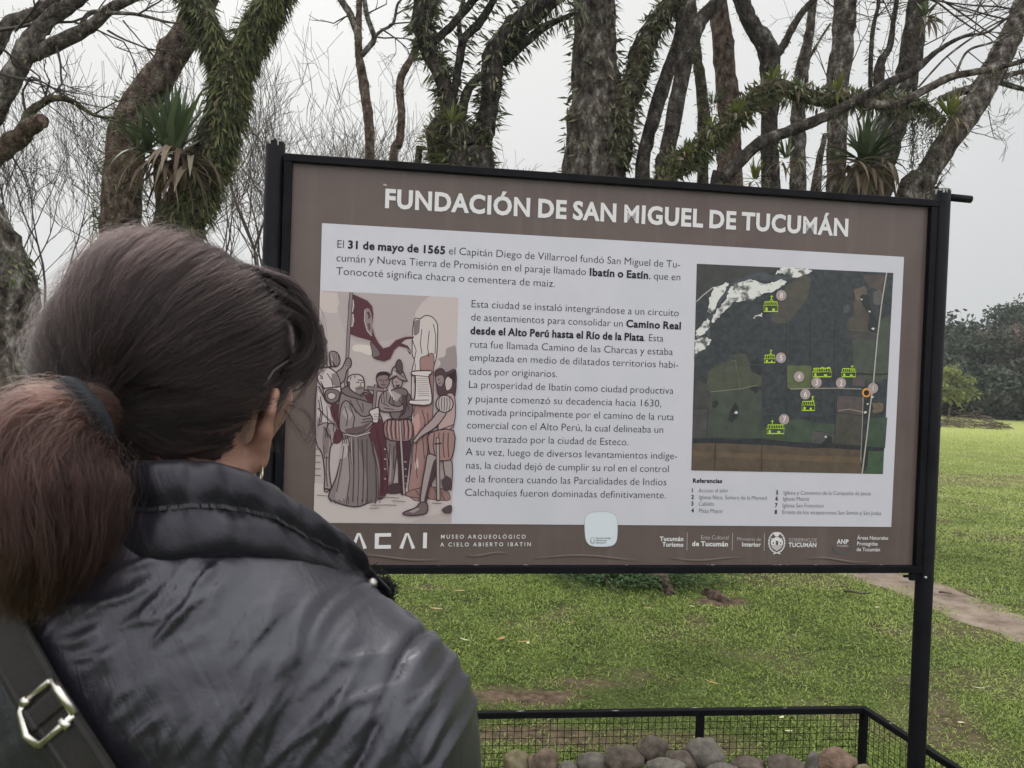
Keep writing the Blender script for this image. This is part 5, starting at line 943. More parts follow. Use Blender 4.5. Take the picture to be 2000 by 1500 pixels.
# leaning old tree at the far left
g = random.Random(1)
t1 = tree('bare_tree', 'leaning lichen-spotted tree at the far left with crossing bare limbs', -40, 5.4)
C, r = limb([(42, 735, 92), (28, 640, 88), (14, 560, 108), (-24, 460, 96), (-62, 360, 80), (-60, 280, 66), (-8, 205, 46), (35, 130, 38), (63, 77, 36), (92, 42, 30), (150, 0, 28), (215, -50, 22)], 5.4, foot=(18, 1.25)); wood('trunk', C, r, bark, t1, 16, .2)
tl = [(C, r)]
C2, r2 = limb([(44, 118, 24), (70, 105, 26), (122, 80, 28), (175, 52, 24), (217, 17, 20), (262, -6, 17), (330, -50, 12)], 5.4, 5.2); wood('branch', C2, r2, bark, t1, 10); tl.append((C2, r2))
C3, r3 = limb([(-58, 290, 40), (-40, 150, 34), (0, 75, 27), (21, 44, 26), (70, 25, 22), (108, -2, 18), (150, -40, 14)], 5.6); wood('branch', C3, r3, bark, t1, 10)
C4, r4 = limb([(-40, 330, 46), (0, 296, 40), (35, 270, 37), (60, 246, 33), (84, 236, 27)], 5.2, 5.0); wood('broken_branch', C4, r4, bark_brown, t1, 12, .25)
C5, r5 = limb([(50, 246, 16), (54, 224, 17), (80, 203, 15), (105, 192, 13), (140, 197, 11), (182, 224, 7), (224, 231, 4)], 5.1); wood('branch', C5, r5, bark_moss, t1, 8)
C6, r6 = limb([(150, 62, 9), (175, 25, 8), (210, 25, 8), (266, 28, 7), (322, 42, 5), (353, 46, 3)], 5.3); wood('branch', C6, r6, bark, t1, 6)
b = MB()
for (x0, y0, dx, dz, ln, r0, lv) in [(85, 200, .2, .6, .16, .010, 2), (140, 197, .5, -.5, .22, .008, 2), (182, 224, .8, .3, .25, .007, 3), (210, 60, .8, -.35, .35, .010, 3), (266, 30, .7, .5, .25, .008, 3), (0, 92, .8, -.7, .3, .012, 3), (-30, 130, .9, -.4, .4, .014, 3), (300, 36, .9, -.3, .22, .006, 2), (240, 40, .6, -.8, .25, .007, 3), (60, 150, .9, -.4, .3, .009, 3), (20, 300, .5, -.6, .3, .008, 3), (52, 224, -.1, 1, .16, .012, 1), (30, 60, .6, .6, .3, .012, 3), (110, 90, .3, -.9, .3, .01, 3), (-10, 60, .5, .2, .5, .016, 4)]:
    twigs(b, P(x0, y0, 5.25), (dx, g.uniform(-.3, .3), dz), ln, r0, lv, g, sp=.8, up=.02)
b.build('twigs', twig_m, t1)
ferns(t1, [(C[4:], r[4:]), (C2, r2), (C3, r3), (C4, r4), (C5, r5)], 130, .045, .010, moss_fern_m, .1, .8, seed=3, name='moss_tufts', tint0=.3)
ferns(t1, [(C[14:34], r[14:34])], 1500, .055, .018, moss_fern_m, .7, .5, seed=4, name='ivy_cover', tint0=.35, zmin=1.95)

# double tree clothed in ferns, left
t2 = tree('fern_covered_tree', 'pale leaning trunk with reddish moss, left of the fern-wrapped fork', 246, 7.4)
C, r = limb([(236, 470, 76), (238, 400, 76), (240, 330, 72), (252, 245, 66), (290, 182, 62), (336, 110, 58), (374, 48, 54), (404, -10, 48), (440, -80, 42)], 7.4, foot=(6, 1.2)); wood('trunk', C, r, bark_brown, t2, 16, .2, 2)
ferns(t2, [(C[:44], r[:44])], 850, .10, .016, moss_fern_m, .25, .75, .25, seed=5, tint0=.42); ferns(t2, [(C[30:], r[30:])], 260, .07, .014, moss_fern_m, .2, .7, seed=6, name='moss_tufts', tint0=.7)
t2b = tree('fern_covered_tree', 'Y-forked trunk thickly wrapped in dark hanging ferns, left of the board', 345, 7.0)
C, r = limb([(340, 470, 84), (370, 400, 84), (402, 330, 80), (430, 245, 74), (450, 168, 74), (452, 130, 62)], 7.0, foot=(-10, 1.2)); wood('trunk', C, r, bark_moss, t2b, 16, .2, 3)
Ca, ra = limb([(450, 150, 56), (432, 110, 50), (413, 70, 48), (388, 17, 48), (366, -30, 44), (340, -90, 38)], 7.0, 6.8); wood('branch', Ca, ra, bark_moss, t2b, 14, .2, 4)
Cb, rb = limb([(452, 158, 58), (468, 120, 56), (484, 88, 56), (508, 42, 56), (532, 0, 54), (560, -60, 48)], 7.0, 7.2); wood('branch', Cb, rb, bark_moss, t2b, 14, .2, 5)
ferns(t2b, [(C, r), (Ca, ra), (Cb, rb)], 2500, .125, .020, moss_fern_m, .95, .55, seed=7, tint0=.36, spread=.35)
ferns(t2b, [(C, r), (Cb, rb)], 900, .10, .020, moss_fern_m, .2, .9, seed=8, name='young_fern', tint0=.62, spread=.4)

def bromeliad(name, label, px, py, d, rpx, n, m, seed, dry=0, droop=.5, wid=.05, up=.9, cat='plant', cone=1.15):
    """rosette of strap leaves growing on a branch, dead leaves hanging under it"""
    c = P(px, py, d); R_ = rpx / FPX * d; g = random.Random(seed); o = empty(name, c, label, cat, 'bromeliads perched in the trees')
    def strap(q, az, el, L0, dr, w, k=7):
        dv = Vector((math.cos(az) * math.cos(el), math.sin(az) * math.cos(el), math.sin(el))); sd = Vector((-math.sin(az), math.cos(az), 0)); p = q + dv * .02; V = []
        for i in range(k):
            s = i / (k - 1); ww = w * (1 - s ** 2.2) * (.65 + .35 * min(1, s * 4)) + .0008
            V += [p + sd * ww * .5 + Vector((0, 0, .25 * ww)), p, p - sd * ww * .5 + Vector((0, 0, .25 * ww))]
            dv = (dv + Vector((0, 0, -dr / k * (.4 + 1.8 * s)))).normalized(); p = p + dv * L0 / (k - 1)
        return V, [(3 * i + q2, 3 * i + q2 + 1, 3 * i + q2 + 4, 3 * i + q2 + 3) for i in range(k - 1) for q2 in (0, 1)]
    Vs, Fs, Ts = [], [], []
    for k in range(n):
        el = R(90) - (abs(g.gauss(0, .5)) + .1) * cone; V, F = strap(c + Vector((g.uniform(-.1, .1), g.uniform(-.1, .1), g.uniform(-.05, .05))) * R_, g.uniform(0, 6.283), el, R_ * g.uniform(.65, 1.1), droop * g.uniform(.5, 1.5), wid * g.uniform(.7, 1.1) * R_ * 2)
        kk = len(Vs); Vs += V; Fs += [tuple(i + kk for i in f) for f in F]; Ts += [min(1, max(0, g.gauss(.45, .2)))] * len(V)
    np_mesh('leaves', np.array([list(v) for v in Vs]), np.array(Fs), m, o, attr={'tint': Ts})
    if dry:
        Vs, Fs, Ts = [], [], []
        for k in range(dry):
            V, F = strap(c + Vector((g.uniform(-.35, .35), g.uniform(-.2, .2), g.uniform(-.2, .05))) * R_, g.uniform(0, 6.283), g.uniform(-.7, .4), R_ * g.uniform(.6, 1.15), g.uniform(1.2, 3), wid * g.uniform(.6, 1.0) * R_ * 2)
            kk = len(Vs); Vs += V; Fs += [tuple(i + kk for i in f) for f in F]; Ts += [g.random()] * len(V)
        np_mesh('dry_leaves', np.array([list(v) for v in Vs]), np.array(Fs), dry_m, o, attr={'tint': Ts})
    return o
bromeliad('bromeliad', 'big green spiky bromeliad lodged between the two fern-covered trunks on the left', 338, 300, 6.6, 132, 60, brom_m, 1, 60, .35, .062, cone=.95)
bromeliad('bromeliad', 'smaller bromeliad with long thin leaves left of the big one', 282, 296, 6.7, 100, 48, brom_m, 2, 24, .8, .042, cone=1.5)

# slim bare trees left of centre
t4 = tree('bare_tree', 'slim bare tree splitting in three near the top, nearest the left post', 722, 10.0)
C, r = limb([(722, 320, 20), (721, 245, 20), (712, 175, 19), (702, 115, 16), (700, 70, 13), (702, 0, 12), (704, -60, 10)], 10.0, foot=(0, 1.3)); wood('trunk', C, r, bark_brown, t4, 10, .2)
lm = [(C, r)]
for pts in ([(699, 92, 13), (698, 66, 15), (684, 28, 14), (666, 0, 13), (640, -40, 10)], [(706, 108, 12), (722, 90, 12), (731, 73, 11), (718, 35, 10), (712, 0, 9), (708, -40, 7)], [(731, 72, 7), (745, 60, 6), (768, 45, 6), (776, 10, 5), (790, -20, 4)]):
    Cq, rq = limb(pts, 10.0); wood('branch', Cq, rq, bark, t4, 8); lm.append((Cq, rq))
b = MB(); g = random.Random(4)
for x0, y0, dx, dz, ln, lv in [(732, 72, .9, -.1, .55, 4), (760, 48, .9, .1, .5, 4), (770, 30, .7, .5, .4, 4), (684, 30, -.7, -.5, .25, 2), (712, 30, .5, .5, .4, 3), (750, 60, .8, -.4, .4, 4)]: twigs(b, P(x0, y0, 10), (dx, g.uniform(-.4, .4), dz), ln, .013, lv, g, sp=.8, up=.03)
b.build('twigs', twig_m, t4); ferns(t4, lm, 160, .05, .01, moss_fern_m, .1, .8, seed=9, name='moss_tufts', tint0=.55)
t5 = tree('bare_tree', 'slim bent bare trunk between the three-way slim tree and the bristly fern tree', 768, 9.6)
C, r = limb([(768, 322, 18), (779, 280, 17), (784, 228, 16), (782, 158, 16), (803, 115, 14), (814, 88, 14), (822, 40, 13), (815, -20, 11)], 9.6, foot=(-8, 1.3)); wood('trunk', C, r, bark_brown, t5, 10, .2); ferns(t5, [(C, r)], 200, .05, .01, moss_fern_m, .1, .8, seed=10, name='moss_tufts', tint0=.6)

# bristly fern tree with several arms
t6 = tree('bristly_fern_tree', 'many-armed tree bristling with narrow fern leaves, left of centre above the board', 905, 6.9)
C, r = limb([(912, 345, 96), (908, 300, 92), (890, 262, 62), (880, 225, 38), (870, 175, 33), (858, 140, 33), (838, 98, 33), (824, 53, 38), (831, 0, 46), (836, -60, 42)], 6.9, foot=(4, 1.05)); wood('trunk', C, r, bark_dark, t6, 16, .2, 6)
main = [(C, r)]; arms = []
for pts, d1, nm in ([(926, 300, 56), (943, 270, 45), (952, 228, 40), (960, 175, 39), (962, 115, 42), (985, 80, 46), (1020, 45, 50), (1062, 0, 52), (1110, -50, 46)], 6.7, bark_dark), ([(885, 190, 16), (897, 122, 16), (906, 77, 17), (936, 45, 17), (966, -4, 14)], 7.1, bark_dark), ([(846, 84, 15), (880, 52, 16), (915, 12, 16), (936, -10, 15)], 6.7, bark_dark), ([(900, 90, 10), (897, 40, 9), (905, 0, 9)], 7.1, bark_dark), ([(980, 122, 24), (1020, 87, 19), (1065, 52, 14), (1111, 31, 9), (1140, 18, 5)], 6.6, bark_dark), ([(890, 262, 26), (915, 175, 18), (943, 146, 13)], 7.0, bark_moss), ([(862, 330, 32), (845, 262, 27), (874, 222, 25)], 6.8, bark_moss), ([(816, 322, 15), (819, 286, 13)], 6.9, bark_moss):
    Cq, rq = limb(pts, 6.9, d1); wood('branch', Cq, rq, nm, t6, 12, .2, 7); arms.append((Cq, rq))
ferns(t6, main + arms[:3] + [arms[4]], 560, .125, .024, fern_m, -.02, 1.0, .05, seed=11, tint0=.34, spread=.25)
ferns(t6, main + arms[:1], 460, .12, .024, fern_m, .6, .7, seed=12, name='hanging_fern', tint0=.5)
ferns(t6, [(C[16:34], r[16:34]), arms[6]], 1100, .11, .02, moss_fern_m, -.3, .8, .2, seed=13, name='moss_tufts', tint0=.55)

# thick trunk in the middle
t7 = tree('thick_tree', 'thickest grey lichened trunk in the middle, forking right above the title', 1150, 7.4)
C, r = limb([(1156, 350, 128), (1160, 300, 118), (1162, 245, 112), (1164, 170, 98), (1163, 105, 90), (1160, 0, 78), (1158, -80, 70)], 7.4, foot=(6, 1.25)); wood('trunk', C, r, bark, t7, 20, .14, 8)
Cb, rb = limb([(1196, 330, 66), (1205, 262, 62), (1216, 205, 56), (1240, 157, 48), (1252, 105, 46), (1272, 60, 42), (1306, 15, 37), (1330, -20, 34), (1370, -80, 28)], 7.3, 7.1); wood('branch', Cb, rb, bark_moss, t7, 14, .2, 9)
ferns(t7, [(C, r)], 300, .115, .024, fern_m, -.02, 1.0, seed=14, tint0=.36, spread=.25); ferns(t7, [(Cb, rb)], 640, .12, .025, fern_m, .1, .9, .1, seed=15, tint0=.42, spread=.35); ferns(t7, [(C[24:], r[24:]), (Cb, rb)], 360, .11, .024, fern_m, .6, .5, seed=16, name='hanging_fern', tint0=.55)

def simple_tree(label, trunk, d, branches=(), m=bark, foot=(0, 1.2), fern=120, fl=.07, seed=0, tw=()):
    o = tree('lichened_tree', label, trunk[0][0] + foot[0], d); C, r = limb(trunk, d, foot=foot); wood('trunk', C, r, m, o, 14, .2, seed); L_ = [(C, r)]
    for pts in branches:
        Cq, rq = limb(pts, d, d + .15); wood('branch', Cq, rq, m, o, 10, .2, seed + 1); L_.append((Cq, rq))
    if fern: ferns(o, L_, fern, fl, fl * .17, moss_fern_m, .05, .9, seed=seed + 30, name='moss_tufts', tint0=.5)
    if tw:
        b = MB(); g = random.Random(seed)
        for x0, y0, dx, dz, ln, r0, lv in tw: twigs(b, P(x0, y0, d), (dx, g.uniform(-.3, .3), dz), ln, r0, lv, g, sp=.75, up=.04)
        b.build('twigs', twig_m, o)
    return o, L_
simple_tree('dark slim trunk right beside the thick middle trunk, leaning right', [(1255, 350, 30), (1265, 273, 28), (1286, 196, 27), (1312, 122, 28), (1333, 60, 28), (1325, 18, 26), (1302, -10, 24), (1270, -60, 20)], 7.2, m=bark_dark, seed=1, fern=200, fl=.06)
simple_tree('dark trunk curving right and forking at the top edge, over the word MIGUEL', [(1296, 352, 34), (1303, 300, 32), (1320, 210, 32), (1338, 122, 32), (1352, 75, 32), (1372, 35, 28), (1408, -4, 24), (1450, -60, 20)], 6.7, [[(1352, 80, 24), (1350, 35, 22), (1344, -4, 20), (1335, -60, 16)]], seed=2, m=bark_dark, fern=150, fl=.06)
simple_tree('thin mossy trunk behind the reddish-brown one', [(1372, 370, 22), (1375, 245, 24), (1368, 157, 22), (1360, 105, 20), (1352, 20, 18), (1350, -40, 16)], 9.4, m=bark_moss, seed=3, fern=160)
simple_tree('smooth reddish-brown trunk standing straight, left of the V-forked grey trunk', [(1424, 372, 52), (1425, 300, 46), (1425, 245, 42), (1419, 175, 43), (1412, 88, 40), (1402, 0, 33), (1396, -60, 30)], 8.8, m=bark_brown, seed=4, fern=60, fl=.05)
simple_tree('grey trunk forking into a V with a mossy left arm', [(1506, 378, 36), (1503, 300, 34), (1503, 245, 33), (1504, 140, 38), (1497, 92, 40), (1466, 45, 32), (1448, 0, 30), (1430, -60, 26)], 8.4, [[(1510, 112, 20), (1528, 92, 16), (1546, 58, 14), (1566, 25, 14), (1592, -4, 13), (1620, -50, 10)]], seed=5, m=bark_dark, fern=150, fl=.06)
simple_tree('narrow pale trunk just right of the V-forked one', [(1559, 385, 30), (1559, 280, 30), (1559, 210, 28), (1566, 140, 26), (1580, 70, 18), (1588, 0, 16), (1594, -60, 14)], 9.0, [[(1592, 380, 22), (1600, 315, 14), (1612, 262, 9)], [(1577, 120, 6), (1600, 80, 5), (1622, 46, 4)]], seed=6, fern=150)
simple_tree('straight grey trunk left of the big hanging bromeliad', [(1632, 388, 38), (1634, 330, 36), (1636, 245, 38), (1637, 157, 42), (1647, 70, 42), (1651, 0, 40), (1652, -60, 36)], 8.0, seed=7, fern=110, fl=.06, tw=[(1640, 60, .5, .8, .5, .007, 3), (1630, 180, -.4, .9, .5, .007, 3), (1660, 130, .5, .9, .6, .007, 3), (1640, 20, -.6, .6, .5, .007, 3)])
simple_tree('stout grey trunk carrying the big hanging bromeliad', [(1690, 392, 92), (1706, 340, 76), (1722, 297, 62), (1752, 210, 52), (1773, 140, 44), (1787, 52, 38), (1791, 0, 32), (1796, -60, 28)], 7.7, [[(1720, 180, 18), (1716, 150, 22), (1722, 118, 16), (1738, 90, 12), (1745, 40, 10), (1752, -10, 9)], [(1700, 170, 9), (1701, 110, 9), (1706, 50, 8), (1716, -10, 7)]], seed=8, m=bark_dark, fern=150, fl=.07, tw=[(1716, 30, .6, .8, .5, .008, 4), (1790, 20, .7, .6, .5, .01, 4), (1745, 50, -.4, .9, .5, .008, 4), (1780, 100, .9, .35, .6, .009, 4), (1800, -10, .9, -.2, .9, .012, 5), (1840, 0, .9, -.3, .8, .011, 5)])
simple_tree('trunk leaning far to the right beside the right post', [(1778, 396, 52), (1800, 356, 48), (1826, 315, 46), (1868, 252, 48), (1917, 182, 46), (1948, 122, 43), (1983, 52, 40), (2006, -4, 38), (2040, -70, 34)], 7.1, [[(1836, 194, 14), (1868, 182, 16), (1905, 170, 17), (1945, 160, 12), (2000, 174, 9), (2060, 178, 7)], [(1920, 176, 14), (1960, 150, 11), (2005, 138, 9)], [(1797, 392, 14), (1818, 380, 12), (1830, 366, 8)]], seed=9, fern=150, fl=.08, tw=[(1860, 245, .9, -.5, .3, .006, 3), (1950, 160, .8, -.3, .3, .006, 3), (1990, 100, .5, -.8, .3, .006, 3), (1930, 215, .5, -.8, .3, .005, 2), (1975, 40, -.9, .4, .8, .010, 4), (1990, 20, -.9, .1, .9, .010, 4), (1828, 372, .2, 1, .12, .008, 3), (1890, 60, .9, .5, .6, .006, 4)])

lt, (lc, lr) = None, (None, None)
t10 = tree('fern_covered_tree', 'crooked fern-carpeted trunk bending to run level above the board on the right', 1300, 6.4)
C, r = limb([(1300, 352, 36), (1330, 320, 34), (1370, 288, 34), (1405, 258, 33), (1442, 226, 32), (1474, 192, 32), (1498, 175, 32), (1525, 172, 30), (1580, 189, 28), (1650, 197, 27), (1720, 198, 26), (1790, 204, 24), (1842, 238, 16)], 6.4, 6.9, foot=(-16, 1.4)); wood('trunk', C, r, bark_moss, t10, 14, .25, 12)
ferns(t10, [(C[14:], r[14:])], 900, .105, .024, fern_m, -.15, .8, seed=50, tint0=.45); ferns(t10, [(C[14:], r[14:])], 520, .09, .017, moss_fern_m, .8, .5, seed=51, name='hanging_fern', tint0=.45); ferns(t10, [(C[14:50], r[14:50])], 260, .07, .03, moss_fern_m, -.6, .5, seed=52, name='young_fern', tint0=.72)
t11 = tree('bare_tree', 'long bare diagonal trunk rising to the right in front of the others', 1385, 6.1)
C, r = limb([(1398, 372, 26), (1418, 345, 25), (1457, 304, 24), (1489, 277, 24), (1545, 255, 22), (1615, 227, 20), (1685, 190, 19), (1737, 162, 18), (1786, 138, 15), (1830, 100, 10), (1880, 72, 7), (1930, 62, 5), (1985, 20, 4)], 6.1, 6.0, foot=(-24, 1.3)); wood('trunk', C, r, bark_dark, t11, 12, .2, 14)
Cb, rb = limb([(1690, 200, 16), (1722, 206, 18), (1756, 203, 17), (1808, 175, 16), (1862, 149, 15), (1930, 136, 12), (2002, 118, 9), (2080, 90, 7)], 6.0, 5.9); wood('branch', Cb, rb, bark, t11, 10, .2, 15)
Cc, rc_ = limb([(1866, 146, 6), (1890, 100, 5), (1940, 82, 4.5), (2000, 55, 4)], 5.95); wood('branch', Cc, rc_, bark, t11, 6, .2, 16)
Cd, rd = limb([(1794, 170, 4), (1850, 110, 4), (1920, 60, 3.5), (1975, 30, 3)], 5.9); wood('branch', Cd, rd, bark, t11, 6, .2, 16)
b = MB(); g = random.Random(14)
for x0, y0, dx, dz, ln, r0, lv in [(1880, 72, .9, .3, .4, .006, 4), (1930, 62, .9, -.1, .35, .005, 3), (1830, 100, .6, .8, .4, .005, 4), (1890, 100, .9, -.2, .35, .005, 3), (1940, 82, .9, .5, .3, .005, 3), (1850, 110, .6, -.6, .3, .004, 3), (1900, 75, .3, .9, .35, .005, 3), (1760, 200, -.4, .9, .4, .005, 3), (1975, 30, .7, .6, .3, .004, 3), (1930, 136, .8, -.5, .2, .004, 2)]: twigs(b, P(x0, y0, 5.95), (dx, g.uniform(-.3, .3), dz), ln, r0, lv, g, sp=.7, up=.03)
b.build('twigs', twig_m, t11); ferns(t11, [(C[18:60], r[18:60]), (Cb, rb)], 90, .04, .01, moss_fern_m, .1, .8, seed=53, name='moss_tufts', tint0=.5)
bromeliad('bromeliad', 'big drooping bromeliad mass hanging on the stout trunk at the right', 1690, 318, 7.0, 104, 74, brom_m, 3, 60, .5, .05, cone=1.35)
bromeliad('bromeliad', 'rosette at the top edge on the stout grey trunk', 1806, 34, 7.2, 50, 26, brom_m, 4, 14, .4, .07)
bromeliad('bromeliad', 'pale green rosette with dead leaves on the far right leaning trunk', 1857, 228, 6.7, 50, 26, brom_y, 5, 18, .3, .075)
for x, y, rr_, sd, lb in [(1508, 158, 30, 6, 'small yellow-green tuft where the fern-carpeted trunk bends level'), (1562, 172, 24, 7, 'small tuft on the level trunk before the narrow pale trunk'), (1636, 180, 30, 8, 'wide low tuft on the level trunk before the straight grey trunk'), (1742, 186, 34, 9, 'yellowish tuft on the level trunk before the stout grey trunk'), (1440, 222, 28, 10, 'golden tuft halfway up the sloping fern-carpeted trunk'), (1388, 250, 26, 11, 'green tuft on the lower part of the sloping fern-carpeted trunk'), (1338, 300, 26, 12, 'yellow-green tuft at the foot of the sloping trunk above the title')]: bromeliad('bromeliad', lb, x, y, 6.3, rr_, 18, brom_y if sd % 2 == 0 or sd > 9 else brom_m, sd, 4, .4, .12, cone=1.6)
for x, y, rr_, sd, lb, m_ in [(1475, 352, 42, 13, 'fresh upright green rosette just above the frame, before the V-forked trunk', brom_y), (1538, 310, 52, 14, 'spiky dark rosette between the V-forked and the narrow pale trunk', brom_m), (1392, 205, 30, 15, 'thin-leaved tuft on the reddish-brown trunk', brom_m), (885, 240, 40, 16, 'fuzzy green tuft in the fork of the bristly fern tree', brom_y)]: bromeliad('bromeliad', lb, x, y, 7.0 if sd != 16 else 6.6, rr_, 26, m_, sd, 12, .4, .055, cone=1.3)
# hanging beard of thin vines
b = MB(); g = random.Random(21)
for k in range(26):
    x = g.choice([1783, 1786, 1757, 1790, 1800, 1812, 1780]) + g.uniform(-8, 10); y0 = g.uniform(205, 240); y1 = y0 + g.uniform(30, 150); dd = 6.6 + g.uniform(-.1, .1); n = 16
    b.tube([P(x + g.uniform(-3, 3), y0 + (y1 - y0) * i / n, dd) for i in range(n + 1)], .0022, 3, cap=False)
hv = b.build('hanging_vine', twig_m); tag(hv, 'beard of thin dry vines hanging from the level trunk near the right post', 'vine')
n = 900; gg = np.random.default_rng(5); x = gg.choice([1783, 1786, 1800, 1812, 1780, 1825], n) + gg.normal(0, 7, n); y = 225 + gg.random(n) ** 1.6 * 120
B = np.array([list(P(a, c, 6.6 + e)) for a, c, e in zip(x, y, gg.uniform(-.1, .1, n))]); D = gg.normal(0, 1, (n, 3)); V, F = leafset(B, D, gg.normal(0, 1, (n, 3)), gg.uniform(.02, .045, n), gg.uniform(.005, .012, n))
hl = np_mesh('vine_leaves', V, F, fern_m, None, attr={'tint': np.repeat(gg.random(n) * .5, 4)}, smooth=False); hl.parent = hv

# bare bushy trees further off
def bushy(label, px, d, hpx, stems, seed, m, lev=6, spread=.5, r0=.05, lean=0.0, group='bare trees behind the board', sp=.5):
    o = tree('bare_tree', label, px, d, group); g = random.Random(seed); h = hpx / FPX * d; b0 = Vector(o.location); tb, bb = MB(), MB()
    for k in range(stems):
        a = 2 * math.pi * (k + g.random() * .6) / stems; dv = Vector((math.cos(a) * spread * g.uniform(.3, 1) + lean, math.sin(a) * spread * g.uniform(.3, 1), 1)); p = b0 + Vector((math.cos(a), math.sin(a), 0)) * r0 * 1.5
        q = p + dv.normalized() * h * .26; tb.tube([p + Vector((0, 0, -.05)), p.lerp(q, .5) + Vector((g.uniform(-1, 1), g.uniform(-1, 1), 0)) * .06, q], [r0 * 1.2, r0, r0 * .8], 7)
        twigs(bb, q, dv, h * .22, r0 * .7, lev, g, (2, 3), sp + .12, .08, .80, 4, .0034 * d / 14, .16)
    tb.build('trunk', m, o); bb.build('twigs', mid_twig if m is pale_twig else m, o); return o
bushy('wide pale-stemmed bare tree behind the left post', 478, 15, 780, 9, 1, pale_twig, 5, .6, .05)
bushy('dark twiggy bare tree fanning out above the woman\'s head at the left', 130, 13, 820, 6, 2, twig_m, 6, .7, .045, -.05)
bushy('bare tree rising between the fern-covered trunks and the left post', 585, 18, 720, 8, 3, pale_twig, 5, .5, .045)
bushy('small bare tree peeping over the frame left of the slim trunks', 690, 24, 590, 5, 4, twig_m, 5, .35, .05)
bushy('small bare tree peeping over the frame between the slim trunks', 770, 26, 570, 5, 5, twig_m, 5, .4, .05)
bushy('faint low bare tree peeping over the frame left of the thick trunk', 1060, 34, 500, 5, 6, twig_m, 5, .5, .06)
bushy('bare tree half out of the picture at the left edge', 10, 16, 760, 5, 7, twig_m, 5, .6, .045)

# evergreen wood at the far right, one tree after the other
leaf_far = tint_mat('wood_leaf', [(0.024, 0.034, 0.024), (0.052, 0.066, 0.046), (0.088, 0.104, 0.074), (0.136, 0.144, 0.104)], rough=.75, spec=.15, trans=.1)
leaf_red = tint_mat('wood_leaf_reddish', [(0.040, 0.034, 0.029), (0.088, 0.068, 0.056), (0.144, 0.108, 0.088), (0.168, 0.144, 0.112)], rough=.75, spec=.15, trans=.1)
leaf_lime = tint_mat('bush_leaf', [(.08, .10, .03), (.16, .185, .055), (.24, .26, .09), (.30, .30, .13)], rough=.65, spec=.2, trans=.3)
def leafy(name, label, px, d, top, w, m, seed, n=5200, ls=.34, cat='tree', group='evergreen trees of the far wood', low=.10, loc=None):
    """trunk with limbs, and a crown of many leaves gathered in uneven clumps"""
    q = P(px, ground_py(px, d), d); o = empty(name, (q.x, q.y, 0), label, cat, group); g = np.random.default_rng(seed); gr_ = random.Random(seed); h = (top and (ground_py(px, d) - top) / FPX * d); b = MB(); c0 = np.array([q.x, q.y, 0.])
    b.tube([(q.x, q.y, -.2), (q.x + .1, q.y, h * .3), (q.x, q.y + .1, h * .75)], [h * .028, h * .02, h * .008], 8, jit=.2)
    cl = []
    for k in range(26):
        z = h * (low + (1 - low) * g.random() ** .8 * .94); rad = w * .5 * math.sin(math.pi * min(.97, .18 + .80 * (z / h))) ** .7; a = g.uniform(0, 6.28); rr_ = rad * g.uniform(.25, 1.0); c = c0 + np.array([rr_ * math.cos(a), rr_ * math.sin(a), z]); cl.append((c, w * g.uniform(.10, .2)))
        if k % 2 == 0: b.tube([(q.x, q.y, z * .7), tuple((c0 + np.array([0, 0, z * .8]) + c) / 2), tuple(c)], [h * .008, h * .006, h * .003], 5, cap=False)
    b.build('trunk', bark, o); B = []; T = []
    for c, s in cl:
        k = n // len(cl); v = unit(g.normal(0, 1, (k, 3))) * (g.random((k, 1)) ** .45) * s * np.array([1.25, 1.25, .85]); B.append(c + v); T.append(np.clip(.42 + g.normal(0, .12, k) + g.normal(0, .14), 0, 1))
    B = np.vstack(B); T = np.concatenate(T); nn = len(B); V, F = leafset(B, g.normal(0, 1, (nn, 3)) + np.array([0, 0, -.2]), g.normal(0, 1, (nn, 3)), g.uniform(.6, 1.2, nn) * ls, g.uniform(.4, .7, nn) * ls, .1)
    np_mesh('crown', V, F, m, o, attr={'tint': np.repeat(T, 4)}, smooth=False); return o
wood_l = ['tall dark evergreen just right of the post top of the far wood', 'dark round evergreen of the far wood beside the lime bush', 'dark evergreen with a reddish-brown crown at the right edge', 'tallest evergreen at the right edge of the far wood', 'low dark evergreen filling the wood behind the brush pile', 'bluish dark evergreen in the middle of the visible wood', 'evergreen standing behind the tallest one at the right edge', 'low dark evergreen at the right edge under the reddish crown']
for k, (px, d, top, w, m_, n_l) in enumerate([(1868, 44, 622, 6.5, leaf_far, 7000), (1930, 40, 668, 5.5, leaf_far, 6500), (1992, 40, 640, 5.5, leaf_red, 7000), (2010, 48, 586, 8, leaf_far, 8000), (1895, 38, 720, 5, leaf_far, 5500), (1945, 43, 640, 5.5, leaf_far, 6500), (1975, 52, 600, 7, leaf_far, 6500), (2000, 38, 725, 5, leaf_far, 5500)]): leafy('evergreen_tree', wood_l[k], px, d, top, w, m_, 40 + k, n_l, .30)
for k, (px, d, top, w) in enumerate([(2090, 44, 600, 8), (2190, 46, 590, 8), (2300, 44, 600, 8), (1790, 46, 620, 8), (1690, 48, 630, 8), (1590, 50, 640, 8), (1480, 52, 660, 8), (2080, 39, 700, 5), (1810, 40, 700, 6)]): leafy('evergreen_tree', 'dark evergreen of the far wood hidden behind the board or beyond the right edge', px, d, top, w, leaf_far, 60 + k, 3000, .42)
leafy('bush', 'lime green bush at the foot of the far wood beside the right post', 1851, 34, 716, 2.2, leaf_lime, 80, 1300, .20, 'bush', None, .3)
b = MB(); g = random.Random(6); q = G(1893, 834); 
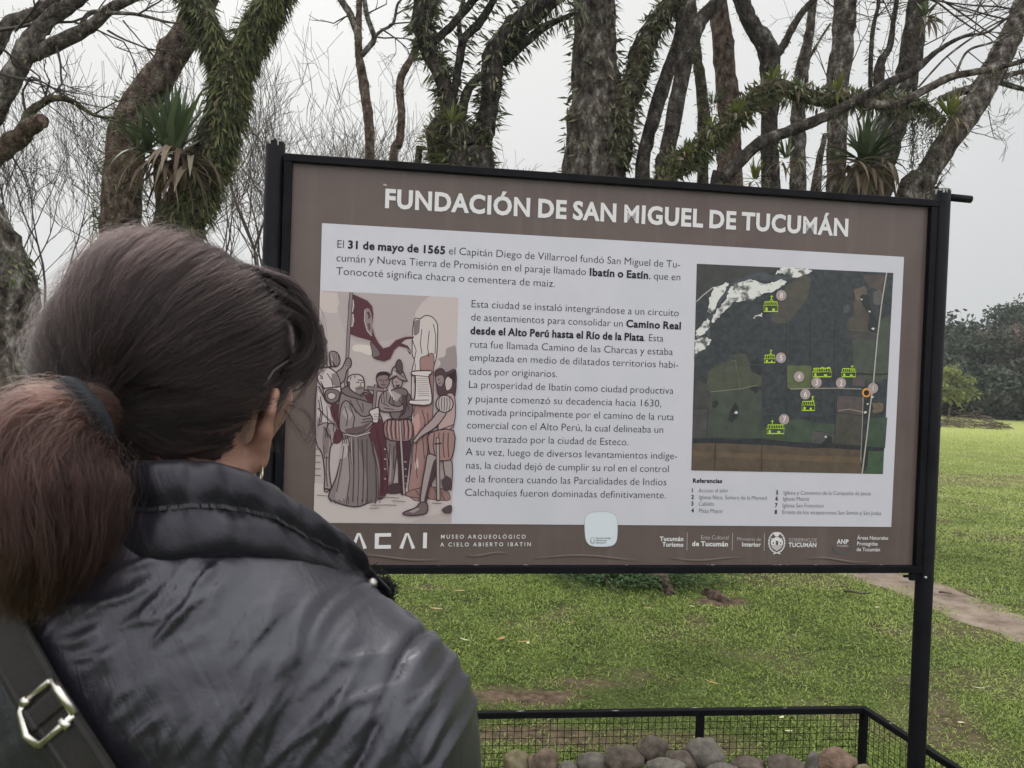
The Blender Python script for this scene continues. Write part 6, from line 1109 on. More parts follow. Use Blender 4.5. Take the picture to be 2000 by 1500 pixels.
for k in range(260):
    a = g.uniform(0, 6.28); rr_ = g.uniform(0, 1) ** .5; p = Vector((q.x + 1.5 * rr_ * math.cos(a), q.y + .8 * rr_ * math.sin(a), max(.03, .62 * (1 - rr_ ** 1.5) * g.random()))); e = Vector((g.uniform(-1, 1), g.uniform(-1, 1), g.uniform(-.2, .25))).normalized() * g.uniform(.2, .7); b.tube([p - e * .5, p + Vector((0, 0, .05)), p + e * .5], .012, 3, cap=False)
tag(b.build('brush_pile', pale_twig), 'heap of cut pale branches at the foot of the far wood', 'brush pile')
# low woods along the horizon, too far to tell a tree from the next
gg = np.random.default_rng(77); n = 26000; th_ = gg.uniform(-1.2, 1.2, n); dd_ = 120 + 25 * gg.random(n); hh = 3.5 + 6.5 * fbm(th_ * 30, th_ * 0, 1.0, 4, 3); B = np.column_stack([np.sin(th_) * dd_, np.cos(th_) * dd_, hh * gg.random(n) ** .7])
V, F = leafset(B, gg.normal(0, 1, (n, 3)), gg.normal(0, 1, (n, 3)), gg.uniform(.6, 1.5, n), gg.uniform(.5, 1.1, n), .1)
fw_ = np_mesh('far_wood', V, F, leaf_far, attr={'tint': np.repeat(np.clip(gg.normal(.5, .2, n), 0, 1), 4)}, smooth=False); tag(fw_, 'low distant wood along the horizon beyond the field', 'wood', kind='stuff')
# root breaking the turf below the board
root_m = bark_brown; b = MB(); pts = [G(1240, 1118), G(1268, 1128), G(1292, 1142), G(1312, 1160)]
b.tube([p + Vector((0, 0, z)) for p, z in zip(pts, (.05, .05, .035, -.02))], [.10, .075, .055, .03], 10, jit=.25); tag(b.build('tree_root', root_m), 'brown root breaking the turf just below the board', 'root')
b = MB(); b.tube([G(1378, 1158) + Vector((0, 0, -.01)), G(1400, 1166) + Vector((0, 0, .0)), G(1424, 1176) + Vector((0, 0, -.03))], [.05, .05, .03], 10, jit=.25); tag(b.build('tree_root', root_m), 'bare brown hump of a root right of the larger root', 'root')
# ------------------------------------------------------------------ the woman reading the board
class Field:
    """signed distance field on a grid, merged from soft primitives; surface() pulls out one closed mesh"""
    def __init__(s, lo, hi, h):
        s.lo = np.array(lo, float); s.h = h; s.n = np.ceil((np.array(hi) - s.lo) / h).astype(int) + 1; s.D = np.full(s.n, .2, np.float32)
    def sub(s, a, c):
        i0 = np.clip(np.floor((np.array(a) - s.lo) / s.h).astype(int), 0, s.n); i1 = np.clip(np.ceil((np.array(c) - s.lo) / s.h).astype(int) + 1, 0, s.n); sl = tuple(slice(p, q) for p, q in zip(i0, i1))
        ax = [s.lo[k] + s.h * np.arange(i0[k], i1[k]) for k in range(3)]; return sl, np.stack(np.meshgrid(*ax, indexing='ij'), -1)
    def merge(s, sl, d, k):
        a = s.D[sl]; h = np.clip(.5 + .5 * (a - d) / k, 0, 1); s.D[sl] = a * (1 - h) + d * h - k * h * (1 - h)
    def cap(s, a, c, r0, r1, k=.02):
        a, c = np.array(a, float), np.array(c, float); m = max(r0, r1) + k * 2 + .03; sl, X_ = s.sub(np.minimum(a, c) - m, np.maximum(a, c) + m); e = c - a
        t = np.clip(((X_ - a) @ e) / (e @ e + 1e-12), 0, 1); s.merge(sl, (np.linalg.norm(X_ - a - t[..., None] * e, axis=-1) - (r0 + (r1 - r0) * t)).astype(np.float32), k)
    def ell(s, c, ax, r, k=.02):
        c = np.array(c, float); r = np.array(r, float); m = r.max() + k * 2 + .03; sl, X_ = s.sub(c - m, c + m); q = np.stack([(X_ - c) @ np.array(a) for a in ax], -1) / r; l = np.linalg.norm(q, axis=-1)
        g = np.linalg.norm(q / r, axis=-1) + 1e-9; s.merge(sl, (l * (l - 1) / g).astype(np.float32), k)
    def surface(s):
        D = s.D; ins = D < 0; nx, ny, nz = D.shape; acc = np.zeros((nx - 1, ny - 1, nz - 1, 3), np.float32); cnt = np.zeros((nx - 1, ny - 1, nz - 1), np.float32)
        off = [(0, 0, 0), (1, 0, 0), (0, 1, 0), (1, 1, 0), (0, 0, 1), (1, 0, 1), (0, 1, 1), (1, 1, 1)]
        g = lambda A, o: A[o[0]:nx - 1 + o[0], o[1]:ny - 1 + o[1], o[2]:nz - 1 + o[2]]
        for i in range(8):
            for ax in range(3):
                if off[i][ax]: continue
                j = list(off[i]); j[ax] = 1; a, c = g(D, off[i]), g(D, j); m = (a < 0) != (c < 0); t = np.where(m, a / np.where(m, a - c, 1), 0)
                for k in range(3): acc[..., k] += np.where(m, off[i][k] + (t if k == ax else 0), 0)
                cnt += m
        on = cnt > 0; idx = np.full(on.shape, -1, int); idx[on] = np.arange(on.sum()); cell = np.argwhere(on); V = s.lo + s.h * (cell + acc[on] / cnt[on][:, None]); F = []
        for ax in range(3):
            u, w = (ax + 1) % 3, (ax + 2) % 3; a = np.take(ins, range(D.shape[ax] - 1), ax); c = np.take(ins, range(1, D.shape[ax]), ax)
            for sg in (0, 1):
                e = np.argwhere((a & ~c) if sg == 0 else (~a & c)); e = e[(e[:, u] > 0) & (e[:, w] > 0) & (e[:, u] < D.shape[u] - 1) & (e[:, w] < D.shape[w] - 1)]; q = []
                for du, dw in ((0, 0), (-1, 0), (-1, -1), (0, -1)):
                    z = e.copy(); z[:, u] += du; z[:, w] += dw; q.append(idx[z[:, 0], z[:, 1], z[:, 2]])
                q = np.stack(q, 1); F.append(q if sg else q[:, ::-1])
        F = np.vstack(F); F = F[(F >= 0).all(1)]; return V, F[:, ::-1]

HC = P(354, 690, .60)                                               # centre of the skull
HA, HP = R(9), R(-4)
hf = Vector((math.sin(HA) * math.cos(HP), math.cos(HA) * math.cos(HP), math.sin(HP))); hr = Vector((math.cos(HA), -math.sin(HA), 0)); hu = hr.cross(hf)
TA = R(10); tf = Vector((math.sin(TA), math.cos(TA), 0)); tr_ = Vector((math.cos(TA), -math.sin(TA), 0)); TO = Vector((HC.x + .004, HC.y - .012, 0))
def H(x, y, z): return HC + hr * x + hf * y + hu * z
def TB(x, y, z): return TO + tr_ * x + tf * y + Vector((0, 0, z))
HAX = (hr, hf, hu)
woman = empty('person', (TO.x, TO.y, 0), 'woman seen from behind in a shiny black jacket with a reddish ponytail, reading the board', 'person')

f = Field((TO.x - .36, TO.y - .24, -.005), (TO.x + .36, TO.y + .30, 1.68), .0036)
f.ell(H(0, -.010, .002), HAX, (.069, .080, .080)); f.ell(H(0, .045, -.045), HAX, (.056, .050, .066), .03); f.ell(H(0, .058, -.092), HAX, (.030, .026, .022), .025)
f.cap(H(0, .098, -.010), H(0, .113, -.043), .006, .010, .012); f.ell(H(0, .085, .012), HAX, (.050, .018, .014), .015)
for sx in (-1, 1):
    f.ell(H(sx * .032, .083, -.004), HAX, (.014, .010, .011), .006); f.cap(H(sx * .007, .107, -.045), H(sx * .011, .102, -.044), .006, .005, .006)
    f.ell(H(sx * .042, .060, -.032), HAX, (.022, .026, .022), .02)
f.cap(H(-.020, .090, -.068), H(.020, .090, -.068), .006, .006, .008); f.cap(H(-.017, .091, -.077), H(.017, .091, -.077), .006, .006, .008)
for sx in (-1, 1):                                                  # ears: rim, lobe and bowl
    e = [H(sx * .069, .010, -.073), H(sx * .073, .002, -.070), H(sx * .080, -.009, -.057), H(sx * .085, -.013, -.042), H(sx * .084, -.006, -.029), H(sx * .078, .005, -.028), H(sx * .071, .010, -.038)]
    for a, c in zip(e[:-1], e[1:]): f.cap(a, c, .0042, .0038, .004)
    f.ell(H(sx * .070, .007, -.079), (hr, hf, hu), (.0055, .007, .009), .005); f.ell(H(sx * .0745, .000, -.052), ((hr * .85 + hf * .5 * sx).normalized(), (hf * .85 - hr * .5 * sx).normalized(), hu), (.0055, .011, .022), .006)
f.cap(H(0, -.020, -.07), TB(0, -.020, 1.40), .054, .057, .03); f.cap(TB(0, -.02, 1.40), TB(0, -.02, 1.33), .055, .075, .03)
f.ell(TB(0, 0, 1.20), (tr_, tf, Vector((0, 0, 1))), (.165, .095, .19), .03); f.ell(TB(0, 0, .95), (tr_, tf, Vector((0, 0, 1))), (.15, .10, .18), .04)
for sx in (-1, 1):
    sh, el, wr = TB(sx * .158, -.005, 1.285), TB(sx * .215, -.045, 1.02), TB(sx * .225, .045, .80)
    f.cap(TB(sx * .05, -.01, 1.33), sh, .035, .040, .03); f.cap(sh, el, .046, .038, .02); f.cap(el, wr, .038, .025, .015)
    f.cap(wr, TB(sx * .222, .075, .735), .024, .026, .012); f.ell(TB(sx * .222, .080, .725), (tr_, tf, Vector((0, 0, 1))), (.014, .036, .040), .01)
    for q, ln in enumerate((.062, .072, .068, .054)):               # four curled fingers
        y0 = .108 - q * .019; a = TB(sx * .222, y0, .700); m1 = TB(sx * .218, y0 + .004, .700 - ln * .5); m2 = TB(sx * .206, y0 + .002, .700 - ln * .82); m3 = TB(sx * .192, y0, .700 - ln * .95)
        f.cap(a, m1, .0088, .0080, .004); f.cap(m1, m2, .0080, .0074, .003); f.cap(m2, m3, .0074, .0064, .003)
    f.cap(TB(sx * .214, .100, .765), TB(sx * .200, .124, .735), .0105, .0095, .006); f.cap(TB(sx * .200, .124, .735), TB(sx * .190, .126, .708), .0092, .0074, .004)
    f.cap(TB(sx * .085, 0, .86), TB(sx * .095, .01, .46), .082, .052, .03); f.cap(TB(sx * .095, .01, .46), TB(sx * .095, -.02, .09), .052, .036, .02); f.cap(TB(sx * .095, -.02, .05), TB(sx * .105, .13, .035), .036, .028, .02)
V, F = f.surface()
skin = mat('skin', [(.24, .13, .095), (.30, .165, .12), (.27, .145, .105)], rough=.5, scale=30, bump=.15, bscale=400, spec=.35, bdist=.001)
skin.node_tree.nodes['Principled BSDF'].inputs['Subsurface Weight'].default_value = .12; skin.node_tree.nodes['Principled BSDF'].inputs['Subsurface Radius'].default_value = (.012, .005, .003)
body = np_mesh('body', V, F, skin, woman)
sm = body.modifiers.new('smooth', 'SMOOTH'); sm.factor = .5; sm.iterations = 3

eye_w = mat('eye_white', [(.75, .72, .70)], rough=.15); eye_i = mat('iris_brown', [(.05, .025, .012)], rough=.1); brow_m = mat('eyebrow_hair', [(.02, .012, .010)], rough=.8)
for sx in (-1, 1):
    b = MB(); ec = H(sx * .032, .0845, -.004)
    for i in range(9):
        for j in range(16): th, ph = math.pi * (i + 0) / 8, 2 * math.pi * j / 16; b.v.append(tuple(ec + (hf * math.cos(th) + hr * math.sin(th) * math.cos(ph) + hu * math.sin(th) * math.sin(ph)) * .0118))
    for i in range(8):
        for j in range(16): b.f.append((i * 16 + j, i * 16 + (j + 1) % 16, (i + 1) * 16 + (j + 1) % 16, (i + 1) * 16 + j)); b.m.append(1 if i < 2 else 0); b.sm.append(True)
    b.build('eye', [eye_w, eye_i], woman)
    b = MB(); b.tube([H(sx * .014, .1015, .017), H(sx * .030, .099, .021), H(sx * .048, .086, .018)], [.0022, .0028, .0012], 8); b.build('eyebrow', brow_m, woman)

# trousers and shoes
f = Field((TO.x - .26, TO.y - .24, .03), (TO.x + .26, TO.y + .26, 1.0), .006); UZ = Vector((0, 0, 1))
f.ell(TB(0, 0, .90), (tr_, tf, UZ), (.165, .118, .12), .04)
for sx in (-1, 1): f.cap(TB(sx * .085, 0, .86), TB(sx * .097, .01, .46), .096, .066, .03); f.cap(TB(sx * .097, .01, .46), TB(sx * .097, -.02, .08), .066, .056, .03)
V, F = f.surface(); np_mesh('trousers', V, F, mat('dark_denim', [(.02, .024, .035), (.032, .037, .05)], rough=.85, scale=60), woman)
shoe_m = mat('shoe_leather', [(.012, .011, .011), (.02, .018, .017)], rough=.5, scale=30)
for sx in (-1, 1):
    o_ = TB(sx * .10, .05, .05); f = Field(o_ - Vector((.16, .2, .055)), o_ + Vector((.16, .2, .1)), .006); f.cap(TB(sx * .097, -.035, .05), TB(sx * .107, .14, .036), .046, .036, .02); f.cap(TB(sx * .097, -.02, .05), TB(sx * .097, -.02, .12), .046, .044, .02)
    sl, X_ = f.sub(f.lo, f.lo + f.h * (f.n - 1)); f.D = np.maximum(f.D, (.002 - X_[..., 2]).astype(np.float32)); V, F = f.surface(); np_mesh('shoe', V, F, shoe_m, woman)

# jacket: torso and sleeves as one padded shell
TZ = [.70, .85, 1.0, 1.12, 1.20, 1.26, 1.30, 1.335, 1.365, 1.39, 1.41, 1.43, 1.45]
TW = [.225, .215, .205, .206, .206, .202, .196, .180, .150, .118, .098, .084, .074]; TD = [.145, .135, .130, .134, .134, .130, .124, .115, .104, .092, .082, .074, .066]; TY = [0, 0, .0, -.005, -.010, -.014, -.017, -.020, -.022, -.024, -.026, -.028, -.028]
f = Field((TO.x - .40, TO.y - .26, .70), (TO.x + .40, TO.y + .26, 1.47), .0044)
sl, X_ = f.sub(f.lo, f.lo + f.h * (f.n - 1)); q = X_ - np.array(TO); xt = q @ np.array(tr_); yt = q @ np.array(tf); zt = X_[..., 2]
w = np.interp(zt, TZ, TW); dp = np.interp(zt, TZ, TD); cy = np.interp(zt, TZ, TY); f.D = ((((np.abs(xt) / w) ** 2.3 + (np.abs(yt - cy) / dp) ** 2.3) ** (1 / 2.3) - 1) * np.minimum(w, dp) * .8).astype(np.float32)
for sx in (-1, 1):
    f.ell(TB(sx * .166, -.012, 1.258), (tr_, tf, UZ), (.068, .076, .068), .035); f.cap(TB(sx * .174, -.014, 1.250), TB(sx * .236, -.045, 1.02), .068, .064, .03); f.cap(TB(sx * .236, -.045, 1.02), TB(sx * .234, .04, .81), .062, .046, .03)
f.D = np.maximum(f.D, (.715 - zt).astype(np.float32)); f.D = np.maximum(f.D, (zt - 1.425).astype(np.float32))
al = -.50 * xt - .86 * zt; ac = .86 * xt - .50 * zt                  # along / across the pull of the cloth
wr1 = fbm(ac + yt * .5, al * .16 + yt * .2, 26, 3, 3) - .5; wr2 = fbm(ac + yt * .4, al * .22, 60, 2, 6) - .5; wr3 = fbm(xt * 1.0 + yt, zt * .8, 9, 2, 8) - .5
low_ = np.clip((1.40 - zt) * 6, .35, 1)
f.D += (-(wr1 * .008) * low_ - wr3 * .012).astype(np.float32)
for z0, a0 in ((1.20, -.03), (1.06, .01), (.92, .01)): f.D += (.0030 * np.exp(-((zt - z0 - a0 * np.cos(xt * 14) * .4 + .02 * wr3) / .0042) ** 2) * (np.abs(xt) < .15)).astype(np.float32)
V, F = f.surface()
jm = mat('black_satin_nylon', [(.008, .0075, .011), (.012, .0115, .016)], rough=.33, scale=20, spec=.60, coat=.2)
t = jm.node_tree; pb = t.nodes['Principled BSDF']; pb.inputs['Coat IOR'].default_value = 1.7; pb.inputs['Coat Roughness'].default_value = .37; pb.inputs['Coat Tint'].default_value = (.92, .92, 1, 1); pb.inputs['Specular Tint'].default_value = (.90, .90, 1, 1); pb.inputs['Sheen Weight'].default_value = .04; pb.inputs['Sheen Roughness'].default_value = .45; pb.inputs['Sheen Tint'].default_value = (.85, .86, 1, 1)
tcn = t.nodes.new('ShaderNodeTexCoord'); m0 = t.nodes.new('ShaderNodeMapping'); m0.inputs['Rotation'].default_value = (0, R(30), 0); m1 = t.nodes.new('ShaderNodeMapping'); m1.inputs['Scale'].default_value = (70, 30, 7)
n1 = t.nodes.new('ShaderNodeTexNoise'); n1.inputs['Scale'].default_value = 1.0; n1.inputs['Detail'].default_value = 5; n1.inputs['Distortion'].default_value = .6; bp = t.nodes.new('ShaderNodeBump'); bp.inputs['Strength'].default_value = .3; bp.inputs['Distance'].default_value = .006; n3 = t.nodes.new('ShaderNodeTexNoise'); n3.inputs['Scale'].default_value = 85; n3.inputs['Detail'].default_value = 7; n3.inputs['Roughness'].default_value = .68; n3.inputs['Distortion'].default_value = 1.2; bp3 = t.nodes.new('ShaderNodeBump'); bp3.inputs['Strength'].default_value = .35; bp3.inputs['Distance'].default_value = .002; t.links.new(tcn.outputs['Object'], n3.inputs['Vector']); t.links.new(n3.outputs[0], bp3.inputs['Height']); t.links.new(bp3.outputs[0], bp.inputs['Normal'])
t.links.new(tcn.outputs['Object'], m0.inputs[0]); t.links.new(m0.outputs[0], m1.inputs[0]); t.links.new(m1.outputs[0], n1.inputs['Vector']); t.links.new(n1.outputs[0], bp.inputs['Height']); t.links.new(bp.outputs[0], pb.inputs['Normal'])
tmp = np_mesh('jacket', V, F, jm, woman); md = tmp.modifiers.new('s', 'SMOOTH'); md.factor = .5; md.iterations = 3; md = tmp.modifiers.new('d', 'SUBSURF'); md.levels = 1
dg = bpy.context.evaluated_depsgraph_get(); me = tmp.evaluated_get(dg).to_mesh(); nv = len(me.vertices); V = np.zeros(nv * 3); N_ = np.zeros(nv * 3); me.vertices.foreach_get('co', V); me.vertices.foreach_get('normal', N_); V = V.reshape(-1, 3); N_ = N_.reshape(-1, 3)
F = np.zeros(len(me.loops), np.int32); me.loops.foreach_get('vertex_index', F); F = F.reshape(-1, 4); bpy.data.objects.remove(tmp)
q = V - np.array(TO); xt = q @ np.array(tr_); yt = q @ np.array(tf); zt = V[:, 2]; wp = fbm(xt + yt, zt, 5, 2, 31) - .5           # creases drawn across the padded cloth
xt2 = xt + .05 * wp; al = -.46 * xt2 - .89 * zt; ac = .89 * xt2 - .46 * zt + .35 * yt; a2 = -.80 * xt2 - .60 * zt; c2 = .60 * xt2 - .80 * zt + .3 * yt
def ridge(a, c, fr, st_, sd): return (1 - np.abs(2 * fbm(c, a * st_, fr, 2, sd) - 1)) ** 2.2
mk1 = np.clip((fbm(xt, zt, 7, 2, 41) - .36) * 3.5, 0, 1) * np.clip((1.385 - zt) * 9, .15, 1); mk2 = np.clip((fbm(xt, zt, 8, 2, 43) - .40) * 3.5, 0, 1) * np.clip((xt * -1 + .10) * 7, 0, 1)
V = V + N_ * ((ridge(al, ac, 30, .13, 51) * .0050 * mk1 + ridge(a2, c2, 36, .2, 55) * .0045 * mk2) - .003 * mk1)[:, None]
seam = np.abs(xt) - (.197 - .36 * (1.30 - zt) + .004 * np.sin(zt * 60)); sk = np.clip((zt - 1.06) * 20, 0, 1) * np.clip((.04 - yt) * 30, 0, 1); pk_ = .6 + .8 * fbm(zt, xt, 90, 2, 61)
V = V + N_ * ((-.0042 * np.exp(-(seam / .0034) ** 2) + .0030 * pk_ * np.exp(-((seam - .010) / .006) ** 2) + .0016 * pk_ * np.exp(-((seam + .009) / .005) ** 2)) * sk)[:, None]
def cloth_xy(px, py):
    h, n, i, dd = BV0_.ray_cast(CAM, ray(px, py).normalized())
    if h is None: return None
    h = h - TO; return h.dot(tr_), h.z
BV0_ = BVHTree.FromPolygons([Vector(v) for v in V[::1]], [tuple(int(i) for i in q) for q in F])
A5 = lambda x, y: (x / 2.857, 975 + y / 2.857)
A6 = lambda x, y: (600 + x / 2.857, 975 + y / 2.857)
CR = [(A5(620, 440), A5(890, 335)), (A5(820, 690), A5(1035, 335)), (A5(590, 572), A5(880, 465)), (A5(230, 545), A5(600, 570)), (A5(835, 670), A5(1115, 425)), (A5(1000, 650), A5(1230, 370)), (A5(690, 745), A5(965, 640)), (A5(900, 775), A5(1180, 540)), (A5(330, 770), A5(520, 740)), (A5(1130, 640), A5(1290, 420)),
      (A5(1340, 1510), A5(1530, 1060)), (A5(1430, 1490), A5(1610, 1110)), (A5(1550, 1500), A5(1910, 1060)), (A5(1620, 1440), A5(2010, 1110)), (A5(1150, 1500), A5(1400, 1040)), (A5(1500, 1150), A5(1620, 810)), (A5(1310, 905), A5(1600, 640)), (A5(1000, 1400), A5(1160, 1140)), (A5(1700, 1490), A5(1860, 1170)), (A5(1640, 880), A5(1760, 560)), (A5(1230, 1250), A5(1400, 960)), (A5(1790, 1250), A5(1980, 900)), (A5(1420, 760), A5(1560, 520)), (A5(640, 1200), A5(860, 1010)), (A5(700, 1420), A5(900, 1180)), (A5(820, 1500), A5(960, 1290)), (A5(430, 900), A5(640, 800)),
      (A6(250, 870), A6(440, 915)), (A6(230, 1150), A6(490, 990)), (A6(0, 1290), A6(210, 1070)), (A6(180, 1420), A6(330, 1160)), (A6(420, 1200), A6(520, 1000)), (A6(540, 930), A6(720, 840)), (A6(560, 1100), A6(740, 960)), (A6(500, 1420), A6(640, 1120)), (A6(640, 1480), A6(800, 1180)), (A6(760, 1500), A6(880, 1290)), (A6(60, 1000), A6(200, 760)), (A6(300, 760), A6(420, 640))]
rr = random.Random(12); dh = np.zeros(len(V))
for (p0, p1) in CR:
    a, c = cloth_xy(*p0), cloth_xy(*p1)
    if a is None or c is None: continue
    for rep in range(2):
        ax_, az_ = a[0] + rep * rr.uniform(-.014, .014), a[1] + rep * rr.uniform(-.01, .01); ex_, ez_ = c[0] - a[0], c[1] - a[1]; L_ = math.hypot(ex_, ez_); 
        if L_ < .006: continue
        ex_, ez_ = ex_ / L_, ez_ / L_; L_ *= (1 if rep == 0 else rr.uniform(.4, .8)); u_ = (xt - ax_) * ex_ + (zt - az_) * ez_; v_ = -(xt - ax_) * ez_ + (zt - az_) * ex_ + .003 * np.sin(u_ * 90 + rr.random() * 6); w1, w2 = rr.uniform(.0025, .004), rr.uniform(.006, .011)
        if rr.random() < .35: w1, w2 = w2, w1
        t01 = np.clip(u_ / L_, 0, 1); tp_ = np.sin(np.pi * np.clip((u_ + .006) / (L_ + .012), 0, 1)) ** .8; w_ = np.where(v_ > 0, w1, w2) * (.6 + .6 * t01); f_ = np.clip(1 - np.abs(v_) / w_, 0, 1); f_ = f_ * f_ * (3 - 2 * f_) * .5 + f_ * .5
        dh += rr.uniform(.0016, .0030) * (1 if rep == 0 else .6) * f_ * tp_ * (yt < .05)
for k in range(150):                                                # small crisp puckers
    ax_, az_ = rr.uniform(-.19, .24), rr.uniform(1.06, 1.37); an = rr.gauss(-2.05, .35) if ax_ > -.02 else rr.gauss(-2.5, .4); L_ = rr.uniform(.012, .045); ex_, ez_ = math.cos(an), math.sin(an)
    near = (np.abs(xt - ax_) < .06) & (np.abs(zt - az_) < .06) & (yt < .04); u_ = (xt[near] - ax_) * ex_ + (zt[near] - az_) * ez_; v_ = -(xt[near] - ax_) * ez_ + (zt[near] - az_) * ex_; w_ = rr.uniform(.0026, .0042)
    dh[near] += rr.choice([1, 1, -1]) * rr.uniform(.0006, .0013) * np.clip(1 - np.abs(v_) / w_, 0, 1) * np.sin(np.pi * np.clip(u_ / L_, 0, 1))
V = V + N_ * dh[:, None]
jacket = np_mesh('jacket', V, F, jm, woman); md = jacket.modifiers.new('ease', 'SMOOTH'); md.factor = .35; md.iterations = 1
jtree = BVHTree.FromPolygons([Vector(v) for v in V], [tuple(int(i) for i in q) for q in F])
def on_jacket(px, py, off=.003):
    r = ray(px, py).normalized(); h, n, i, dd = jtree.ray_cast(CAM, r)
    return None if h is None else (h + n * (off if n.dot(r) < 0 else -off), n if n.dot(r) < 0 else -n)

# stand-up collar, opened out over the right shoulder
st = [((60, 1082), (96, 935), .545, .555), ((150, 1094), (180, 908), .497, .512), ((262, 1098), (282, 897), .482, .500), ((380, 1092), (370, 895), .484, .500), ((476, 1094), (440, 906), .502, .514), ((566, 1118), (520, 942), .530, .535), ((648, 1146), (592, 992), .565, .560), ((704, 1170), (668, 1052), .600, .590), ((738, 1182), (732, 1122), .628, .615), ((750, 1178), (758, 1150), .640, .636)]
st = [(P(*a, d0), P(*c, d1)) for a, c, d0, d1 in st]
def loc_(p): q = p - TO; return Vector((q.dot(tr_), q.dot(tf), q.z))
left_ = []
for a, c in st[4:]:
    A, C_ = loc_(a), loc_(c); left_.append((TB(-A.x - .004, A.y, A.z), TB(-C_.x - .004, C_.y, C_.z)))
st = left_[::-1] + st[2:]
bt = crom(np.array([list(a) for a, c in st]), 6); tp = crom(np.array([list(c) for a, c in st]), 6); ctr = np.array(TB(0, -.01, 1.42)); b = MB(); NS = len(bt); V = []
prof = [(0, .003), (.06, .009), (.20, .012), (.36, .011), (.47, .007), (.53, .007), (.64, .012), (.80, .014), (.94, .010), (1, .003), (.94, -.006), (.7, -.008), (.4, -.008), (.12, -.006)]
for i in range(NS):
    up = Vector(tp[i] - bt[i]); tan = Vector(bt[min(i + 1, NS - 1)] + tp[min(i + 1, NS - 1)] - bt[max(i - 1, 0)] - tp[max(i - 1, 0)]).normalized(); nn = tan.cross(up).normalized()
    if nn.dot(Vector((bt[i] + tp[i]) / 2 - ctr)) < 0: nn = -nn
    endf = min(1, min(i, NS - 1 - i) / 4 + .25)
    for s_, o_ in prof:
        p = Vector(bt[i]) + up * s_; k_ = fbm(np.array([i * .21]), np.array([s_ * 1.3]), 2.1, 3, 5)[0] - .5; k2 = fbm(np.array([i * .55]), np.array([s_ * 2.0]), 2.0, 2, 9)[0] - .5; V.append(p + nn * (o_ * endf * (1 + .6 * k_) + .009 * k_ + .006 * k2))
M_ = len(prof); b.add(V, [(i * M_ + q, i * M_ + (q + 1) % M_, (i + 1) * M_ + (q + 1) % M_, (i + 1) * M_ + q) for i in range(NS - 1) for q in range(M_)] + [tuple(range(M_ - 1, -1, -1)), tuple((NS - 1) * M_ + q for q in range(M_))])
jm2 = jm.copy(); jm2.name = 'collar_nylon'; pb2 = jm2.node_tree.nodes['Principled BSDF']; pb2.inputs['Coat Weight'].default_value = .06; pb2.inputs['Specular IOR Level'].default_value = .32; pb2.inputs['Sheen Weight'].default_value = .02
collar = b.build('collar', jm2, woman); ss = collar.modifiers.new('subd', 'SUBSURF'); ss.levels = 2; ss.render_levels = 2
b = MB()                                                            # covered zip along the collar
for i in range(len(left_) * 6 - 6, len(left_) * 6 + 26):
    for e in range(6):
        i_ = i + e / 6; a = i if i + 1 < NS else i - 1; fr_ = e / 6; p = Vector(bt[a] * (1 - fr_) + bt[a + 1] * fr_); up = Vector((tp[a] - bt[a]) * (1 - fr_) + (tp[a + 1] - bt[a + 1]) * fr_); tan = Vector(bt[a + 1] - bt[a]).normalized(); nn = tan.cross(up).normalized()
        if nn.dot(p - Vector(ctr)) < 0: nn = -nn
        b.box(p + up * .50 + nn * (.0085 + .013 * (fbm(np.array([(a + fr_) * .21]), np.array([.65]), 2.1, 3, 5)[0] - .5) + .006 * (fbm(np.array([(a + fr_) * .55]), np.array([1.0]), 2.0, 2, 9)[0] - .5)), .0007, .0012, .0026, (tan, nn, up.normalized()))
b.build('zip', mat('zip_teeth', [(.03, .03, .033)], rough=.4, metal=.3), collar)
p, nn = P(727, 1139, .602), None; q = MB(); r = ray(727, 1139).normalized(); q.tube([p - r * .012, p - r * .016], [.0042, .003], 14); q.build('snap_button', mat('snap_metal', [(.35, .33, .3)], rough=.3, metal=.9), collar)
b = MB(); g = random.Random(3)                                      # black fleece edge at the open end of the collar
for k in range(1500):
    s_ = g.random(); i = NS - 1 - int(g.random() ** 1.5 * 8); p = Vector(bt[i] * (1 - s_) + tp[i] * s_) + Vector((g.uniform(-1, 1), g.uniform(-1, 1), g.uniform(-1, 1))) * .006; e = Vector((g.uniform(-1, 1), g.uniform(-1, 1), g.uniform(-1, 1))).normalized() * .005
    b.tube([p, p + e * .6 + Vector((.001, 0, 0)), p + e], .0004, 3, cap=False)
b.build('fleece_edge', mat('black_fleece', [(.008, .008, .009)], rough=1), collar)

# hair -----------------------------------------------------------------
hair_c = Vector(H(0, -.008, .000))
def hsurf(u, off=0.0):
    """head-shaped surface the hair lies on; u = unit directions (n,3) in head axes"""
    x, y, z = u[:, 0], u[:, 1], u[:, 2]; rx = .085; ry = np.where(y < 0, .090, .121); rz = .128 - .040 * np.clip((z + .35) / .7, 0, 1) ** 1.0
    r = 1 / np.sqrt((x / rx) ** 2 + (y / ry) ** 2 + (z / rz) ** 2); r = r + off + .004 * np.sin(x * 5 + z * 3) * (z > -.3)
    q = u * r[:, None]; return np.array(hair_c) + q[:, :1] * np.array(hr) + q[:, 1:2] * np.array(hf) + q[:, 2:] * np.array(hu)
def hair_ok(u):
    x, y, z = u[:, 0], u[:, 1], u[:, 2]; ln_ = np.where(z > .35, .86, np.where(z > -.14, .58 + .28 * np.clip((z - .0) / .35, 0, 1), np.where(z > -.42, -.06, -.14 - .30 * (-.42 - z))))
    return (y < ln_) & (z > -.93)
TIE = P(176, 806, .492); tq = np.array(TIE - hair_c); tdir = np.array([tq @ np.array(hr), tq @ np.array(hf), tq @ np.array(hu)]); tdir_u = tdir / np.linalg.norm(tdir)
hair_dark = mat('hair_base', [(.010, .007, .007), (.02, .013, .012)], rough=.6, scale=60, stretch=(1, 1, 1))
